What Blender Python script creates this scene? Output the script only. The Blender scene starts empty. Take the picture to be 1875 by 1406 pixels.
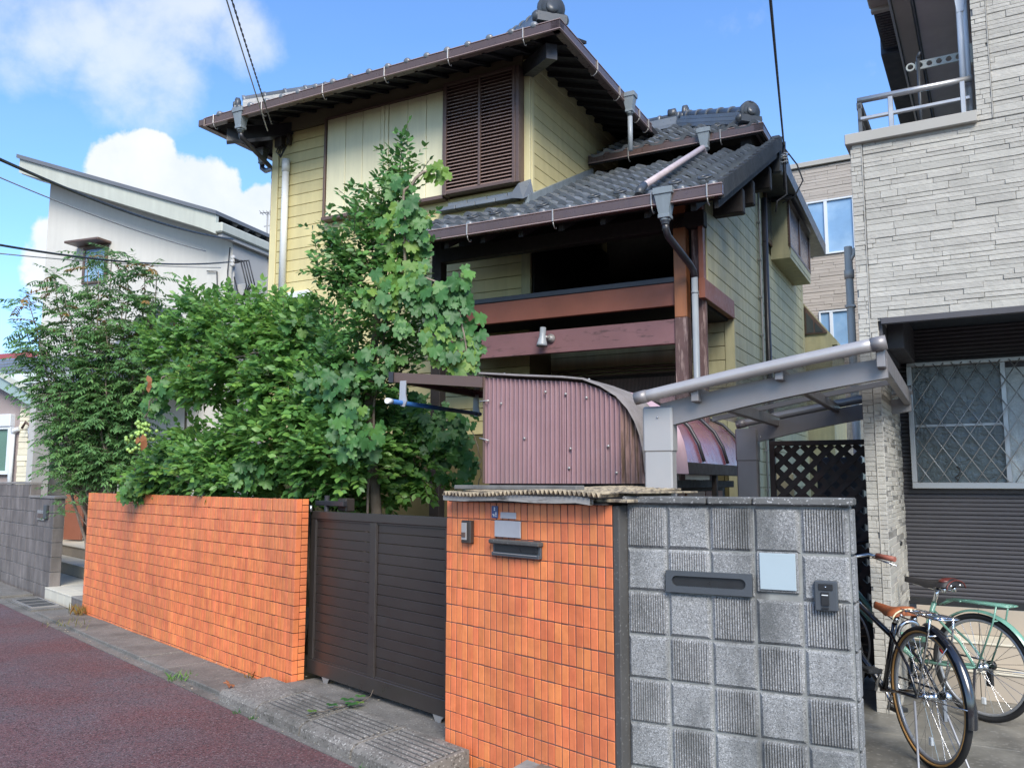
import bpy, math, random
import numpy as np
from mathutils import Vector, Matrix
random.seed(7); rng = np.random.default_rng(7)
S = bpy.context.scene
COL = S.collection
PI = math.pi

# ------------------------------------------------------------------ camera
cam = bpy.data.cameras.new('camera'); camo = bpy.data.objects.new('camera', cam); COL.objects.link(camo)
camo.location = (0, 0, 1.54)
camo.rotation_mode = 'XYZ'
camo.rotation_euler = (Matrix.Rotation(math.radians(90 + 6.67), 3, 'X') @ Matrix.Rotation(math.radians(0.045), 3, 'Z')).to_euler()
cam.sensor_width = 36; cam.sensor_fit = 'HORIZONTAL'; cam.lens = 36 * 1544.1 / 1875
cam.clip_start = 0.05; cam.clip_end = 3000
S.camera = camo

# ------------------------------------------------------------------ world, sun, exposure
SUN_EL, SUN_AZ = math.radians(39), math.radians(171)      # azimuth clockwise from +Y
SKY_STRENGTH, SUN_STRENGTH, EXPOSURE = 0.15, 1.8, 1.50
w = bpy.data.worlds.new('World'); S.world = w; w.use_nodes = True
nt = w.node_tree; N = nt.nodes; L = nt.links; N.clear()
def nd(nt, t, **k):
    n = nt.nodes.new(t)
    for a, b in k.items(): setattr(n, a, b)
    return n
sky = nd(nt, 'ShaderNodeTexSky', sky_type='NISHITA', sun_disc=False, sun_elevation=SUN_EL, sun_rotation=SUN_AZ)
sky.air_density = 1.0; sky.dust_density = 0.6; sky.ozone_density = 1.6
tc = nd(nt, 'ShaderNodeTexCoord')
bg = nd(nt, 'ShaderNodeBackground'); out = nd(nt, 'ShaderNodeOutputWorld')
def M(op, a, b=None, c=None, clamp=False):
    n = nd(nt, 'ShaderNodeMath', operation=op, use_clamp=clamp)
    for i, x in enumerate((a, b, c)):
        if x is None: continue
        if isinstance(x, (int, float)): n.inputs[i].default_value = x
        else: L.new(x, n.inputs[i])
    return n.outputs[0]
def sstep(x, a, b):
    n = nd(nt, 'ShaderNodeMapRange', interpolation_type='SMOOTHSTEP')
    L.new(x, n.inputs[0]); n.inputs[1].default_value = a; n.inputs[2].default_value = b
    return n.outputs[0]
sep = nd(nt, 'ShaderNodeSeparateXYZ'); L.new(tc.outputs['Generated'], sep.inputs[0])
# clouds live on a flat layer high above: direction / height, so they foreshorten towards the horizon
zz = M('MAXIMUM', M('ADD', sep.outputs[2], 0.12), 0.05)
comb = nd(nt, 'ShaderNodeCombineXYZ'); L.new(M('DIVIDE', sep.outputs[0], zz), comb.inputs[0]); L.new(M('DIVIDE', sep.outputs[1], zz), comb.inputs[1])
def noise(vec, scale, detail, rough=.55, dist=0., off=(0, 0, 0)):
    mp = nd(nt, 'ShaderNodeMapping'); mp.inputs[1].default_value = off
    L.new(vec, mp.inputs[0]); n = nd(nt, 'ShaderNodeTexNoise'); L.new(mp.outputs[0], n.inputs['Vector'])
    n.inputs['Scale'].default_value = scale; n.inputs['Detail'].default_value = detail
    n.inputs['Roughness'].default_value = rough; n.inputs['Distortion'].default_value = dist
    return n.outputs[0]
base = noise(comb.outputs[0], 0.62, 9, .56, .25, (3.1, 1.7, 0))
thin = noise(comb.outputs[0], 0.35, 6, .6, .4, (8.2, 4.4, 0))
puff = noise(tc.outputs['Generated'], 9.0, 8, .58, .1, (0, 0, 0))
puff2 = noise(tc.outputs['Generated'], 3.2, 3, .5, 0, (5, 0, 0))
def spot(d, r0, r1):
    d = Vector(d).normalized()
    vd = nd(nt, 'ShaderNodeVectorMath', operation='DISTANCE'); L.new(tc.outputs['Generated'], vd.inputs[0]); vd.inputs[1].default_value = d
    mr = nd(nt, 'ShaderNodeMapRange', interpolation_type='SMOOTHSTEP'); L.new(vd.outputs[1], mr.inputs[0])
    mr.inputs[1].default_value = r1; mr.inputs[2].default_value = r0; mr.inputs[3].default_value = 0; mr.inputs[4].default_value = 1
    return mr.outputs[0]
spots = [((-.46, 1, .365), .02, .095), ((-.40, 1, .31), .04, .125), ((-.30, 1, .325), .01, .07), ((-.50, 1, .27), .02, .12),
         ((-.22, 1, .25), .01, .10), ((-.275, 1, .40), .005, .038), ((.95, .4, .4), .05, .25), ((-.9, -.2, .35), .05, .3), ((.3, -.9, .35), .05, .3)]
acc = None
for d, a, b in spots:
    s_ = spot(d, a, b); acc = s_ if acc is None else M('MAXIMUM', acc, s_)
pz_ = M('ADD', M('MULTIPLY', M('SUBTRACT', puff, .5), 1.7), M('MULTIPLY', M('SUBTRACT', puff2, .5), .7))
cum = sstep(M('ADD', M('MULTIPLY', acc, 1.0), pz_), 0.45, 0.60)
wisps = [((-.60, 1, .60), .02, .16), ((-.45, 1, .62), .02, .14), ((-.47, 1, .50), .02, .12), ((-.33, 1, .55), .0, .08), ((-.62, 1, .5), .0, .07)]
accw = None
for d, a, b in wisps:
    s_ = spot(d, a, b); accw = s_ if accw is None else M('MAXIMUM', accw, s_)
wis = sstep(M('ADD', M('MULTIPLY', accw, .8), pz_), 0.30, 1.0)
clear = M('MAXIMUM', spot((.45, 1, .55), .45, .75), spot((-.25, 1, .5), .55, .85))
gen = M('MULTIPLY', M('MULTIPLY', sstep(base, 0.50, 0.64), 0.95), M('SUBTRACT', 1.0, clear))
veil = M('MULTIPLY', sstep(thin, 0.42, 0.85), 0.12)
low = M('MULTIPLY', sstep(sep.outputs[2], 0.30, 0.0), 0.25)
shade = sstep(M('ADD', M('MULTIPLY', puff, .6), M('MULTIPLY', puff2, .5)), .25, .75)
cc = nd(nt, 'ShaderNodeMix', data_type='RGBA'); L.new(shade, cc.inputs[0])
cc.inputs[6].default_value = (1.7, 1.95, 2.25, 1); cc.inputs[7].default_value = (2.65, 2.65, 2.65, 1)
m1 = nd(nt, 'ShaderNodeMix', data_type='RGBA'); m1.clamp_factor = True
L.new(M('MAXIMUM', M('MAXIMUM', M('MULTIPLY', cum, .95), M('MULTIPLY', wis, .62)), M('MAXIMUM', M('MAXIMUM', veil, gen), low), clamp=True), m1.inputs[0])
tint = nd(nt, 'ShaderNodeMix', data_type='RGBA', blend_type='MULTIPLY'); tint.inputs[0].default_value = 1
L.new(sky.outputs[0], tint.inputs[6]); tint.inputs[7].default_value = (.40, .55, .72, 1)
L.new(tint.outputs[2], m1.inputs[6]); L.new(cc.outputs[2], m1.inputs[7])
L.new(m1.outputs[2], bg.inputs[0]); bg.inputs[1].default_value = SKY_STRENGTH; L.new(bg.outputs[0], out.inputs[0])

sl = bpy.data.lights.new('sun', 'SUN'); so = bpy.data.objects.new('sun', sl); COL.objects.link(so)
sl.energy = SUN_STRENGTH; sl.angle = math.radians(32); sl.color = (1, .92, .80)
sd = Vector((math.sin(SUN_AZ) * math.cos(SUN_EL), math.cos(SUN_AZ) * math.cos(SUN_EL), math.sin(SUN_EL)))
so.rotation_euler = sd.to_track_quat('Z', 'Y').to_euler(); so.location = (0, 0, 20)
S.view_settings.view_transform = 'Standard'; S.view_settings.look = 'None'; S.view_settings.gamma = 1
S.view_settings.exposure = EXPOSURE; S.view_settings.use_curve_mapping = False
S.cycles.max_bounces = 8; S.cycles.transparent_max_bounces = 16; S.cycles.caustics_reflective = False; S.cycles.caustics_refractive = False

# ------------------------------------------------------------------ frames and mesh helpers
class Frame:
    def __init__(s, yaw, o=(0, 0, 0)):
        a = math.radians(yaw); s.yaw = a; s.o = Vector(o)
        s.u = Vector((math.cos(a), math.sin(a), 0)); s.v = Vector((-math.sin(a), math.cos(a), 0))
    def P(s, u, v, w): return s.o + s.u * u + s.v * v + Vector((0, 0, w))
    def L(s, p): p = Vector(p) - s.o; return (p.dot(s.u), p.dot(s.v), p.z)
WD = Frame(0)                                   # world
HS = Frame(-27.96)                              # yellow house, sheds
RS = Frame(-29.85)                              # stone clad house on the right
LH = Frame(-20.5)                               # pale house on the left
BW = Frame(-27.67, (.548, 4.107, 0))            # patterned block wall
OW = Frame(-47.65, (-1.639, 6.496, 0))          # long orange wall, street direction
PW = Frame(-47.9, (-.385, 5.078, 0))            # orange gate pillar

class MB:
    def __init__(s): s.v = []; s.f = []; s.s = []
    def add(s, vs, fs, smooth=False):
        n = len(s.v); s.v += [tuple(p) for p in vs]; s.f += [tuple(i + n for i in f) for f in fs]; s.s += [smooth] * len(fs); return s
    def box(s, u0, u1, v0, v1, w0, w1):
        return s.add([(u0, v0, w0), (u1, v0, w0), (u1, v1, w0), (u0, v1, w0), (u0, v0, w1), (u1, v0, w1), (u1, v1, w1), (u0, v1, w1)],
                     [(0, 3, 2, 1), (4, 5, 6, 7), (0, 1, 5, 4), (1, 2, 6, 5), (2, 3, 7, 6), (3, 0, 4, 7)])
    def cbox(s, u0, u1, v0, v1, w0, w1, b=.004):
        c = [(u0 + u1) / 2, (v0 + v1) / 2, (w0 + w1) / 2]; h = [abs(u1 - u0) / 2, abs(v1 - v0) / 2, abs(w1 - w0) / 2]
        b = min([b] + [x * .45 for x in h]); vs = []; ix = {}
        for sx in (-1, 1):
            for sy in (-1, 1):
                for sz in (-1, 1):
                    for a in range(3):
                        p = [sx * (h[0] - (0 if a == 0 else b)), sy * (h[1] - (0 if a == 1 else b)), sz * (h[2] - (0 if a == 2 else b))]
                        ix[(sx, sy, sz, a)] = len(vs); vs.append((c[0] + p[0], c[1] + p[1], c[2] + p[2]))
        F = []
        def g(a, sg, x, y):
            k = [0, 0, 0]; k[a] = sg; o = [i for i in range(3) if i != a]; k[o[0]] = x; k[o[1]] = y; return tuple(k)
        for a in range(3):
            for sg in (-1, 1):
                q = [ix[g(a, sg, x, y) + (a,)] for x, y in ((-1, -1), (1, -1), (1, 1), (-1, 1))]
                F.append(q if (sg > 0) != (a == 1) else q[::-1])
        for a in range(3):                         # edges along axis a
            o = [i for i in range(3) if i != a]
            for x in (-1, 1):
                for y in (-1, 1):
                    def k(t, f):
                        z = [0, 0, 0]; z[a] = t; z[o[0]] = x; z[o[1]] = y; return ix[tuple(z) + (f,)]
                    q = [k(-1, o[0]), k(1, o[0]), k(1, o[1]), k(-1, o[1])]
                    F.append(q if (x * y > 0) != (a == 1) else q[::-1])
        for sx in (-1, 1):
            for sy in (-1, 1):
                for sz in (-1, 1):
                    t = [ix[(sx, sy, sz, i)] for i in range(3)]
                    F.append(t if sx * sy * sz > 0 else t[::-1])
        return s.add(vs, F)
    def prism(s, pts, axis, a, b, smooth=False):
        """pts 2D outline in the two other axes (in u,v,w order), extruded along axis from a to b"""
        n = len(pts); vs = []
        for t in (a, b):
            for p in pts:
                q = list(p); q.insert(axis, t); vs.append(q)
        F = [tuple(range(n))[::-1], tuple(range(n, 2 * n))]
        s.add(vs, F); 
        m = len(s.v) - 2 * n
        for i in range(n): s.f.append((m + i, m + (i + 1) % n, m + n + (i + 1) % n, m + n + i)); s.s.append(smooth)
        return s
    def tube(s, pts, r, n=8, caps=True, smooth=True):
        pts = [Vector(p) for p in pts]; rr = r if isinstance(r, (list, tuple)) else [r] * len(pts)
        vs = []; up = None
        for i, p in enumerate(pts):
            d = (pts[min(i + 1, len(pts) - 1)] - pts[max(i - 1, 0)])
            if d.length < 1e-9: d = Vector((0, 0, 1))
            d.normalize()
            if up is None: up = Vector((0, 0, 1)) if abs(d.z) < .9 else Vector((1, 0, 0))
            x = up - d * up.dot(d)
            if x.length < 1e-6: x = d.orthogonal()
            x.normalize(); y = d.cross(x); up = x
            for k in range(n):
                a = 2 * PI * k / n; vs.append(p + x * math.cos(a) * rr[i] + y * math.sin(a) * rr[i])
        F = []
        for i in range(len(pts) - 1):
            for k in range(n):
                F.append((i * n + k, i * n + (k + 1) % n, (i + 1) * n + (k + 1) % n, (i + 1) * n + k))
        s.add(vs, F, smooth)
        if caps:
            m = len(s.v) - len(vs); s.f.append(tuple(m + k for k in range(n))[::-1]); s.s.append(False)
            m2 = m + (len(pts) - 1) * n; s.f.append(tuple(m2 + k for k in range(n))); s.s.append(False)
        return s
    def ring(s, c, ax, R, r, n=32, m=8, a0=0, a1=2 * PI):
        c = Vector(c); ax = Vector(ax).normalized(); x = ax.orthogonal().normalized() if abs(ax.z) > .9 else Vector((0, 0, 1)).cross(ax).normalized(); y = ax.cross(x)
        full = abs(a1 - a0 - 2 * PI) < 1e-6; k = n if full else n + 1; vs = []
        for i in range(k):
            t = a0 + (a1 - a0) * i / n; d = x * math.cos(t) + y * math.sin(t)
            for j in range(m):
                q = 2 * PI * j / m; vs.append(c + d * (R + r * math.cos(q)) + ax * r * math.sin(q))
        F = []
        for i in range(n):
            i2 = (i + 1) % k
            for j in range(m): F.append((i * m + j, i2 * m + j, i2 * m + (j + 1) % m, i * m + (j + 1) % m))
        return s.add(vs, F, True)
    def ball(s, c, r, n=10, m=6, sc=(1, 1, 1)):
        vs = [(c[0], c[1], c[2] - r * sc[2])]
        for i in range(1, m):
            t = -PI / 2 + PI * i / m
            for k in range(n):
                a = 2 * PI * k / n; vs.append((c[0] + r * sc[0] * math.cos(t) * math.cos(a), c[1] + r * sc[1] * math.cos(t) * math.sin(a), c[2] + r * sc[2] * math.sin(t)))
        vs.append((c[0], c[1], c[2] + r * sc[2])); F = []
        for k in range(n): F.append((0, 1 + (k + 1) % n, 1 + k))
        for i in range(m - 2):
            for k in range(n): F.append((1 + i * n + k, 1 + i * n + (k + 1) % n, 1 + (i + 1) * n + (k + 1) % n, 1 + (i + 1) * n + k))
        t = len(vs) - 1
        for k in range(n): F.append((t, 1 + (m - 2) * n + k, 1 + (m - 2) * n + (k + 1) % n))
        return s.add(vs, F, True)
    def lathe(s, c, ax, prof, n=16, caps=True):
        """prof: list of (distance along ax, radius)"""
        c = Vector(c); ax = Vector(ax).normalized()
        return s.tube([c + ax * d for d, _ in prof], [r for _, r in prof], n, caps)
    def mesh(s, name, mat=None, off=(0, 0, 0)):
        me = bpy.data.meshes.new(name)
        me.from_pydata([(p[0] - off[0], p[1] - off[1], p[2] - off[2]) for p in s.v], [], s.f)
        me.polygons.foreach_set('use_smooth', s.s)
        if mat: me.materials.append(mat)
        me.update(); return me

def tagit(o, label=None, cat=None, group=None, kind=None):
    if label: o['label'] = label
    if cat: o['category'] = cat
    if group: o['group'] = group
    if kind: o['kind'] = kind
    return o
class Thing:
    def __init__(s, name, label, cat, fr, base=(0, 0, 0), group=None, kind=None):
        s.fr = fr; s.base = base
        s.e = bpy.data.objects.new(name, None); COL.objects.link(s.e); s.e.empty_display_size = .2
        s.e.location = fr.P(*base); s.e.rotation_euler = (0, 0, fr.yaw); tagit(s.e, label, cat, group, kind)
    def add(s, name, mb, mat, parent=None, label=None, kind=None):
        o = bpy.data.objects.new(name, mb.mesh(name, mat, s.base)); COL.objects.link(o)
        o.parent = parent or s.e; tagit(o, label, None, None, kind); return o
    def inst(s, name, me, loc, rot=(0, 0, 0), parent=None, scale=None, label=None):
        o = bpy.data.objects.new(name, me); COL.objects.link(o); o.parent = parent or s.e
        o.location = (loc[0] - s.base[0], loc[1] - s.base[1], loc[2] - s.base[2]); o.rotation_euler = rot
        if scale: o.scale = scale
        if label: o['label'] = label
        return o
def solo(name, label, cat, mb, mat, fr, base=(0, 0, 0), group=None, kind=None):
    o = bpy.data.objects.new(name, mb.mesh(name, mat, base)); COL.objects.link(o)
    o.location = fr.P(*base); o.rotation_euler = (0, 0, fr.yaw); return tagit(o, label, cat, group, kind)

# ------------------------------------------------------------------ materials
def mat(name, col, rough=.6, var=.12, scale=2.5, rnd=0., col2=None, mixs=6., mixt=(.45, .65), bump=0., bscale=120., bstretch=(1, 1, 1),
        streak=0., metallic=0., spec=.5, coat=0., alpha=1., trans=0., speck=None, hue=0., dirt=None, bdist=.002, wear=None):
    m = bpy.data.materials.new(name); m.use_nodes = True; t = m.node_tree; t.nodes.clear(); Lk = t.links
    o = nd(t, 'ShaderNodeOutputMaterial'); p = nd(t, 'ShaderNodeBsdfPrincipled')
    geo = nd(t, 'ShaderNodeNewGeometry'); oi = nd(t, 'ShaderNodeObjectInfo')
    def NZ(scale, detail=4, rough_=.55, st=(1, 1, 1), vec=None, off=0):
        mp = nd(t, 'ShaderNodeMapping'); mp.inputs[3].default_value = st; mp.inputs[1].default_value = (off, off * .7, off * .3); Lk.new(vec or geo.outputs['Position'], mp.inputs[0])
        n = nd(t, 'ShaderNodeTexNoise'); n.inputs['Scale'].default_value = scale; n.inputs['Detail'].default_value = detail; n.inputs['Roughness'].default_value = rough_
        Lk.new(mp.outputs[0], n.inputs['Vector']); return n.outputs[0]
    def MR(x, a, b, c, d):
        n = nd(t, 'ShaderNodeMapRange'); Lk.new(x, n.inputs[0])
        for i, q in enumerate((a, b, c, d)): n.inputs[i + 1].default_value = q
        return n.outputs[0]
    def MX(f, a, b, mode='MIX'):
        n = nd(t, 'ShaderNodeMix', data_type='RGBA', blend_type=mode); n.clamp_factor = True
        for i, x in ((0, f), (6, a), (7, b)):
            if isinstance(x, (int, float)): n.inputs[i].default_value = x
            elif isinstance(x, tuple): n.inputs[i].default_value = x if len(x) == 4 else x + (1,)
            else: Lk.new(x, n.inputs[i])
        return n.outputs[2]
    def MA(op, a, b):
        n = nd(t, 'ShaderNodeMath', operation=op)
        for i, x in enumerate((a, b)):
            if isinstance(x, (int, float)): n.inputs[i].default_value = x
            else: Lk.new(x, n.inputs[i])
        return n.outputs[0]
    c = tuple(col) + (1,)
    if col2 is not None:
        c = MX(MR(NZ(mixs, 5, .6), mixt[0], mixt[1], 0, 1), c, tuple(col2) + (1,))
    if wear is not None:                                   # (colour, scale, lo, hi, stretch)
        c = MX(MR(NZ(wear[1], 6, .65, wear[4], off=3), wear[2], wear[3], 0, 1), c, tuple(wear[0]) + (1,))
    hsv = nd(t, 'ShaderNodeHueSaturation')
    if isinstance(c, tuple): hsv.inputs['Color'].default_value = c
    else: Lk.new(c, hsv.inputs['Color'])
    val = MR(NZ(scale, 5), .25, .75, 1 - var, 1 + var)
    if streak: val = MA('MULTIPLY', val, MR(NZ(9, 4, .6, (1, 1, .12), off=5), .3, .75, 1 + streak * .4, 1 - streak))
    if rnd or hue:
        r = MA('FRACT', MA('ADD', oi.outputs['Random'], geo.outputs['Random Per Island']), 0)
        if rnd: val = MA('MULTIPLY', val, MR(r, 0, 1, 1 - rnd, 1 + rnd))
        if hue:
            r2 = MA('FRACT', MA('MULTIPLY', r, 7.31), 0); Lk.new(MR(r2, 0, 1, .5 - hue, .5 + hue), hsv.inputs['Hue'])
    Lk.new(val, hsv.inputs['Value']); c = hsv.outputs[0]
    if speck is not None:                                  # (colour, scale, threshold, amount) mineral grains
        for (sc_, ss, th, am) in speck:
            vo = nd(t, 'ShaderNodeTexVoronoi'); vo.inputs['Scale'].default_value = ss; Lk.new(geo.outputs['Position'], vo.inputs['Vector'])
            sx = nd(t, 'ShaderNodeSeparateColor'); Lk.new(vo.outputs['Color'], sx.inputs[0])
            c = MX(MR(sx.outputs[0], th, th + .06, 0, am), c, tuple(sc_) + (1,))
    if dirt is not None:                                   # (colour, amount, scale, stretch)
        c = MX(MR(NZ(dirt[2], 7, .62, dirt[3], off=9), .46, .70, 0, dirt[1]), c, tuple(dirt[0]) + (1,))
    Lk.new(c, p.inputs['Base Color'])
    p.inputs['Roughness'].default_value = rough; p.inputs['Metallic'].default_value = metallic; p.inputs['Specular IOR Level'].default_value = spec
    p.inputs['Coat Weight'].default_value = coat; p.inputs['Coat Roughness'].default_value = .15
    if var or rough < .9: Lk.new(MR(NZ(scale * 6, 3), .3, .7, max(.02, rough - .08), min(1, rough + .08)), p.inputs['Roughness'])
    if alpha < 1: p.inputs['Alpha'].default_value = alpha
    if trans: p.inputs['Transmission Weight'].default_value = trans
    if bump:
        b = nd(t, 'ShaderNodeBump'); b.inputs['Strength'].default_value = min(bump, 1); b.inputs['Distance'].default_value = bdist
        Lk.new(NZ(bscale, 5, .6, bstretch, off=2), b.inputs['Height']); Lk.new(b.outputs[0], p.inputs['Normal'])
    Lk.new(p.outputs[0], o.inputs[0]); return m
def leafmat(name, a, b, c, rough=.42, tl=.35):
    m = bpy.data.materials.new(name); m.use_nodes = True; t = m.node_tree; t.nodes.clear(); Lk = t.links
    o = nd(t, 'ShaderNodeOutputMaterial'); p = nd(t, 'ShaderNodeBsdfPrincipled'); tr = nd(t, 'ShaderNodeBsdfTranslucent'); mx = nd(t, 'ShaderNodeMixShader')
    geo = nd(t, 'ShaderNodeNewGeometry'); oi = nd(t, 'ShaderNodeObjectInfo')
    ad = nd(t, 'ShaderNodeMath', operation='ADD'); Lk.new(geo.outputs['Random Per Island'], ad.inputs[0]); Lk.new(oi.outputs['Random'], ad.inputs[1])
    fr = nd(t, 'ShaderNodeMath', operation='FRACT'); Lk.new(ad.outputs[0], fr.inputs[0])
    n = nd(t, 'ShaderNodeTexNoise'); n.inputs['Scale'].default_value = 1.6; n.inputs['Detail'].default_value = 3; Lk.new(geo.outputs['Position'], n.inputs['Vector'])
    a2 = nd(t, 'ShaderNodeMath', operation='MULTIPLY_ADD'); Lk.new(fr.outputs[0], a2.inputs[0]); a2.inputs[1].default_value = .62
    s2 = nd(t, 'ShaderNodeMath', operation='MULTIPLY_ADD'); Lk.new(n.outputs[0], s2.inputs[0]); s2.inputs[1].default_value = 1.2; s2.inputs[2].default_value = -.42; Lk.new(s2.outputs[0], a2.inputs[2])
    cr = nd(t, 'ShaderNodeValToRGB'); Lk.new(a2.outputs[0], cr.inputs[0])
    e = cr.color_ramp.elements; e[0].position = 0; e[0].color = a + (1,); e[1].position = 1; e[1].color = c + (1,); k = e.new(.55); k.color = b + (1,)
    Lk.new(cr.outputs[0], p.inputs['Base Color']); p.inputs['Roughness'].default_value = rough; p.inputs['Specular IOR Level'].default_value = .45
    hs = nd(t, 'ShaderNodeHueSaturation'); Lk.new(cr.outputs[0], hs.inputs['Color']); hs.inputs['Value'].default_value = 1.5; hs.inputs['Hue'].default_value = .48
    Lk.new(hs.outputs[0], tr.inputs[0]); mx.inputs[0].default_value = tl; Lk.new(p.outputs[0], mx.inputs[1]); Lk.new(tr.outputs[0], mx.inputs[2])
    Lk.new(mx.outputs[0], o.inputs[0]); return m
m_tile = mat('orange_tile', (.80, .235, .085), .40, .10, 5, rnd=.10, hue=.006, bump=.3, bscale=60, col2=(.68, .19, .068), mixs=11, mixt=(.42, .66), streak=.10, dirt=((.26, .10, .06), .42, 1.7, (1, 1, .35)))
m_grout = mat('grout', (.055, .032, .026), .9, .2, 20)
m_groutp = mat('grout_pale', (.15, .085, .07), .9, .2, 20)
m_siding = mat('yellow_siding', (.61, .53, .27), .55, .06, 2, rnd=.05, bump=.5, bscale=35, bstretch=(1, 1, 9), streak=.12)
m_sidingsh = mat('yellow_siding_shaded', (.50, .465, .27), .6, .08, 2.5, rnd=.05, bump=.5, bscale=35, bstretch=(1, 1, 9), streak=.25, dirt=((.26, .28, .21), .6, 1.6, (1, 1, .45)))  # yellow siding again, shade of the side faces put into its colour, plus dirt
m_groove = mat('siding_groove', (.10, .085, .035), .9)
m_trimy = mat('yellow_trim', (.64, .57, .32), .55, .06, 3, streak=.12)
m_shadeband = mat('shaded_band', (.17, .155, .10), .8, .08)  # flat fascia below the eave, its unlit tone painted in as grey-olive
m_panel = mat('cream_panel', (.72, .68, .46), .38, .06, 1.5, streak=.12, spec=.4)
m_bronze = mat('bronze_aluminium', (.13, .085, .07), .4, .08, metallic=.25, rnd=.04)
m_slat = mat('bronze_slat', (.30, .205, .175), .42, .08, rnd=.06, metallic=.1)
m_gutter = mat('brown_gutter', (.090, .060, .055), .32, .10, 4, spec=.6, streak=.1)
m_clip = mat('clip_metal', (.36, .35, .34), .35, metallic=.4)
m_dark = mat('dark_timber', (.020, .016, .015), .75, .25, 4, bump=.3, bscale=30, bstretch=(1, 1, 6))
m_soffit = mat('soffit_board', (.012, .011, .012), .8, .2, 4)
m_postup = mat('post_brown', (.30, .115, .045), .5, .15, 5, bump=.4, bscale=50, bstretch=(4, 4, .4), streak=.3)
m_postlo = mat('post_weathered', (.11, .065, .062), .8, .25, 6, wear=((.30, .22, .2), 14, .5, .62, (2, 2, .25)), bump=.8, bscale=40, bstretch=(4, 4, .3))
m_beamo = mat('beam_red_brown', (.22, .075, .045), .55, .15, 3, bump=.3, bscale=40, bstretch=(.4, .4, 5))
m_beamp = mat('beam_purple', (.19, .095, .10), .6, .15, 3, wear=((.10, .055, .055), 9, .56, .66, (.6, .6, 2.5)), bump=.4, bscale=40, bstretch=(.4, .4, 5))
m_rtile = mat('roof_tile_grey', (.135, .150, .170), .33, .22, 2.2, rnd=.16, bump=.25, bscale=90, spec=.7, dirt=((.16, .17, .16), .5, 3, (1, 1, 1)))
m_rtiled = mat('roof_tile_dark', (.05, .057, .066), .4, .2, 2.2, rnd=.1, spec=.6)
m_hopper = mat('hopper_grey', (.20, .235, .26), .45, .08, streak=.25)
m_pipe = mat('pipe_grey', (.30, .33, .36), .42, .1, 3, streak=.2)
m_pipelil = mat('pipe_lilac', (.50, .43, .46), .5, .1, 3, streak=.2)
m_piped = mat('pipe_dark', (.03, .03, .035), .35, .1)
m_white = mat('white_pvc', (.68, .70, .70), .4, .05, streak=.1)
m_glass = mat('window_glass', (.05, .06, .065), .06, 0, spec=.9, coat=.5)
m_gate = mat('gate_bronze', (.052, .042, .038), .36, .1, 1.5, rnd=.05, metallic=.35, spec=.5)
m_gatef = mat('gate_frame_bronze', (.062, .052, .047), .34, .1, 1.5, metallic=.4)
m_conc = mat('concrete_grey', (.165, .155, .14), .88, .22, 3, speck=[((.4, .39, .36), 130, .93, .6), ((.05, .05, .045), 110, .9, .6)], bump=.7, bscale=140, dirt=((.06, .058, .05), .75, 2.2, (1, 1, 1)))
m_conc2 = mat('kerb_concrete', (.20, .185, .165), .9, .25, 4, speck=[((.5, .48, .44), 120, .9, .7), ((.06, .055, .05), 100, .86, .7)], bump=1, bscale=110, dirt=((.055, .052, .042), .8, 3, (1, 1, 1)), bdist=.004)
m_concd = mat('concrete_dark', (.07, .068, .065), .9, .25, 5, bump=.6, bscale=120, speck=[((.2, .2, .19), 140, .93, .5)])
m_block = mat('block_granite', (.245, .25, .25), .8, .16, 3, speck=[((.50, .51, .52), 260, .80, .6), ((.07, .075, .08), 230, .76, .65), ((.6, .6, .6), 120, .97, .6)], bump=.8, bscale=220, dirt=((.07, .075, .075), .75, 4.5, (1, 1, .4)), rnd=.10)
m_blockrib = mat('block_ribbed', (.27, .275, .28), .85, .16, 3, speck=[((.58, .59, .6), 260, .86, .7), ((.06, .065, .07), 230, .76, .6)], bump=.8, bscale=220, dirt=((.06, .065, .065), .8, 4.5, (1, 1, .4)), rnd=.12)
m_cap = mat('cap_concrete', (.12, .122, .12), .9, .25, 4, speck=[((.5, .5, .5), 170, .92, .7)], bump=.9, bscale=120, dirt=((.035, .035, .035), .8, 5, (1, 1, 1)))
m_mortar = mat('mortar_grey', (.25, .26, .25), .95, .25, 8, dirt=((.04, .04, .045), .9, 5, (1, 1, .5)))
m_road = mat('red_asphalt', (.125, .052, .052), .93, .20, .6, col2=(.105, .080, .090), mixs=.9, mixt=(.40, .60), speck=[((.24, .17, .17), 120, .86, .7), ((.030, .018, .02), 105, .66, .75), ((.36, .32, .32), 150, .96, .75), ((.16, .07, .075), 80, .6, .4)], bump=1, bscale=110, bdist=.006)
m_soil = mat('soil', (.10, .085, .06), .95, .3, 6, bump=.6, bscale=40)
m_floor = mat('wet_parking_concrete', (.23, .22, .19), .42, .22, 1.6, col2=(.12, .115, .10), mixs=1.7, mixt=(.42, .62), bump=.35, bscale=30, dirt=((.08, .08, .07), .6, 3.5, (1, 1, 1)), speck=[((.4, .38, .34), 70, .9, .4)])
m_steptile = mat('beige_step_tile', (.40, .345, .28), .55, .08, 3, rnd=.05)
m_steplt = mat('cream_step_tile', (.62, .58, .48), .6, .06, 3, rnd=.06)
m_blk = mat('plastic_black', (.02, .021, .023), .35, .1)
m_slate = mat('slate_plastic', (.06, .068, .078), .42, .08)
m_frost = mat('frosted_plate', (.36, .44, .48), .35, .03, 8)
m_plate = mat('name_plate', (.36, .37, .40), .4, .06, 14)
m_blue = mat('blue_plate', (.06, .09, .22), .4, .1)
m_lav = mat('corrugated_lavender', (.27, .165, .18), .5, .10, 3, streak=.22, dirt=((.20, .15, .15), .5, 4, (1, 1, .3)))
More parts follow.
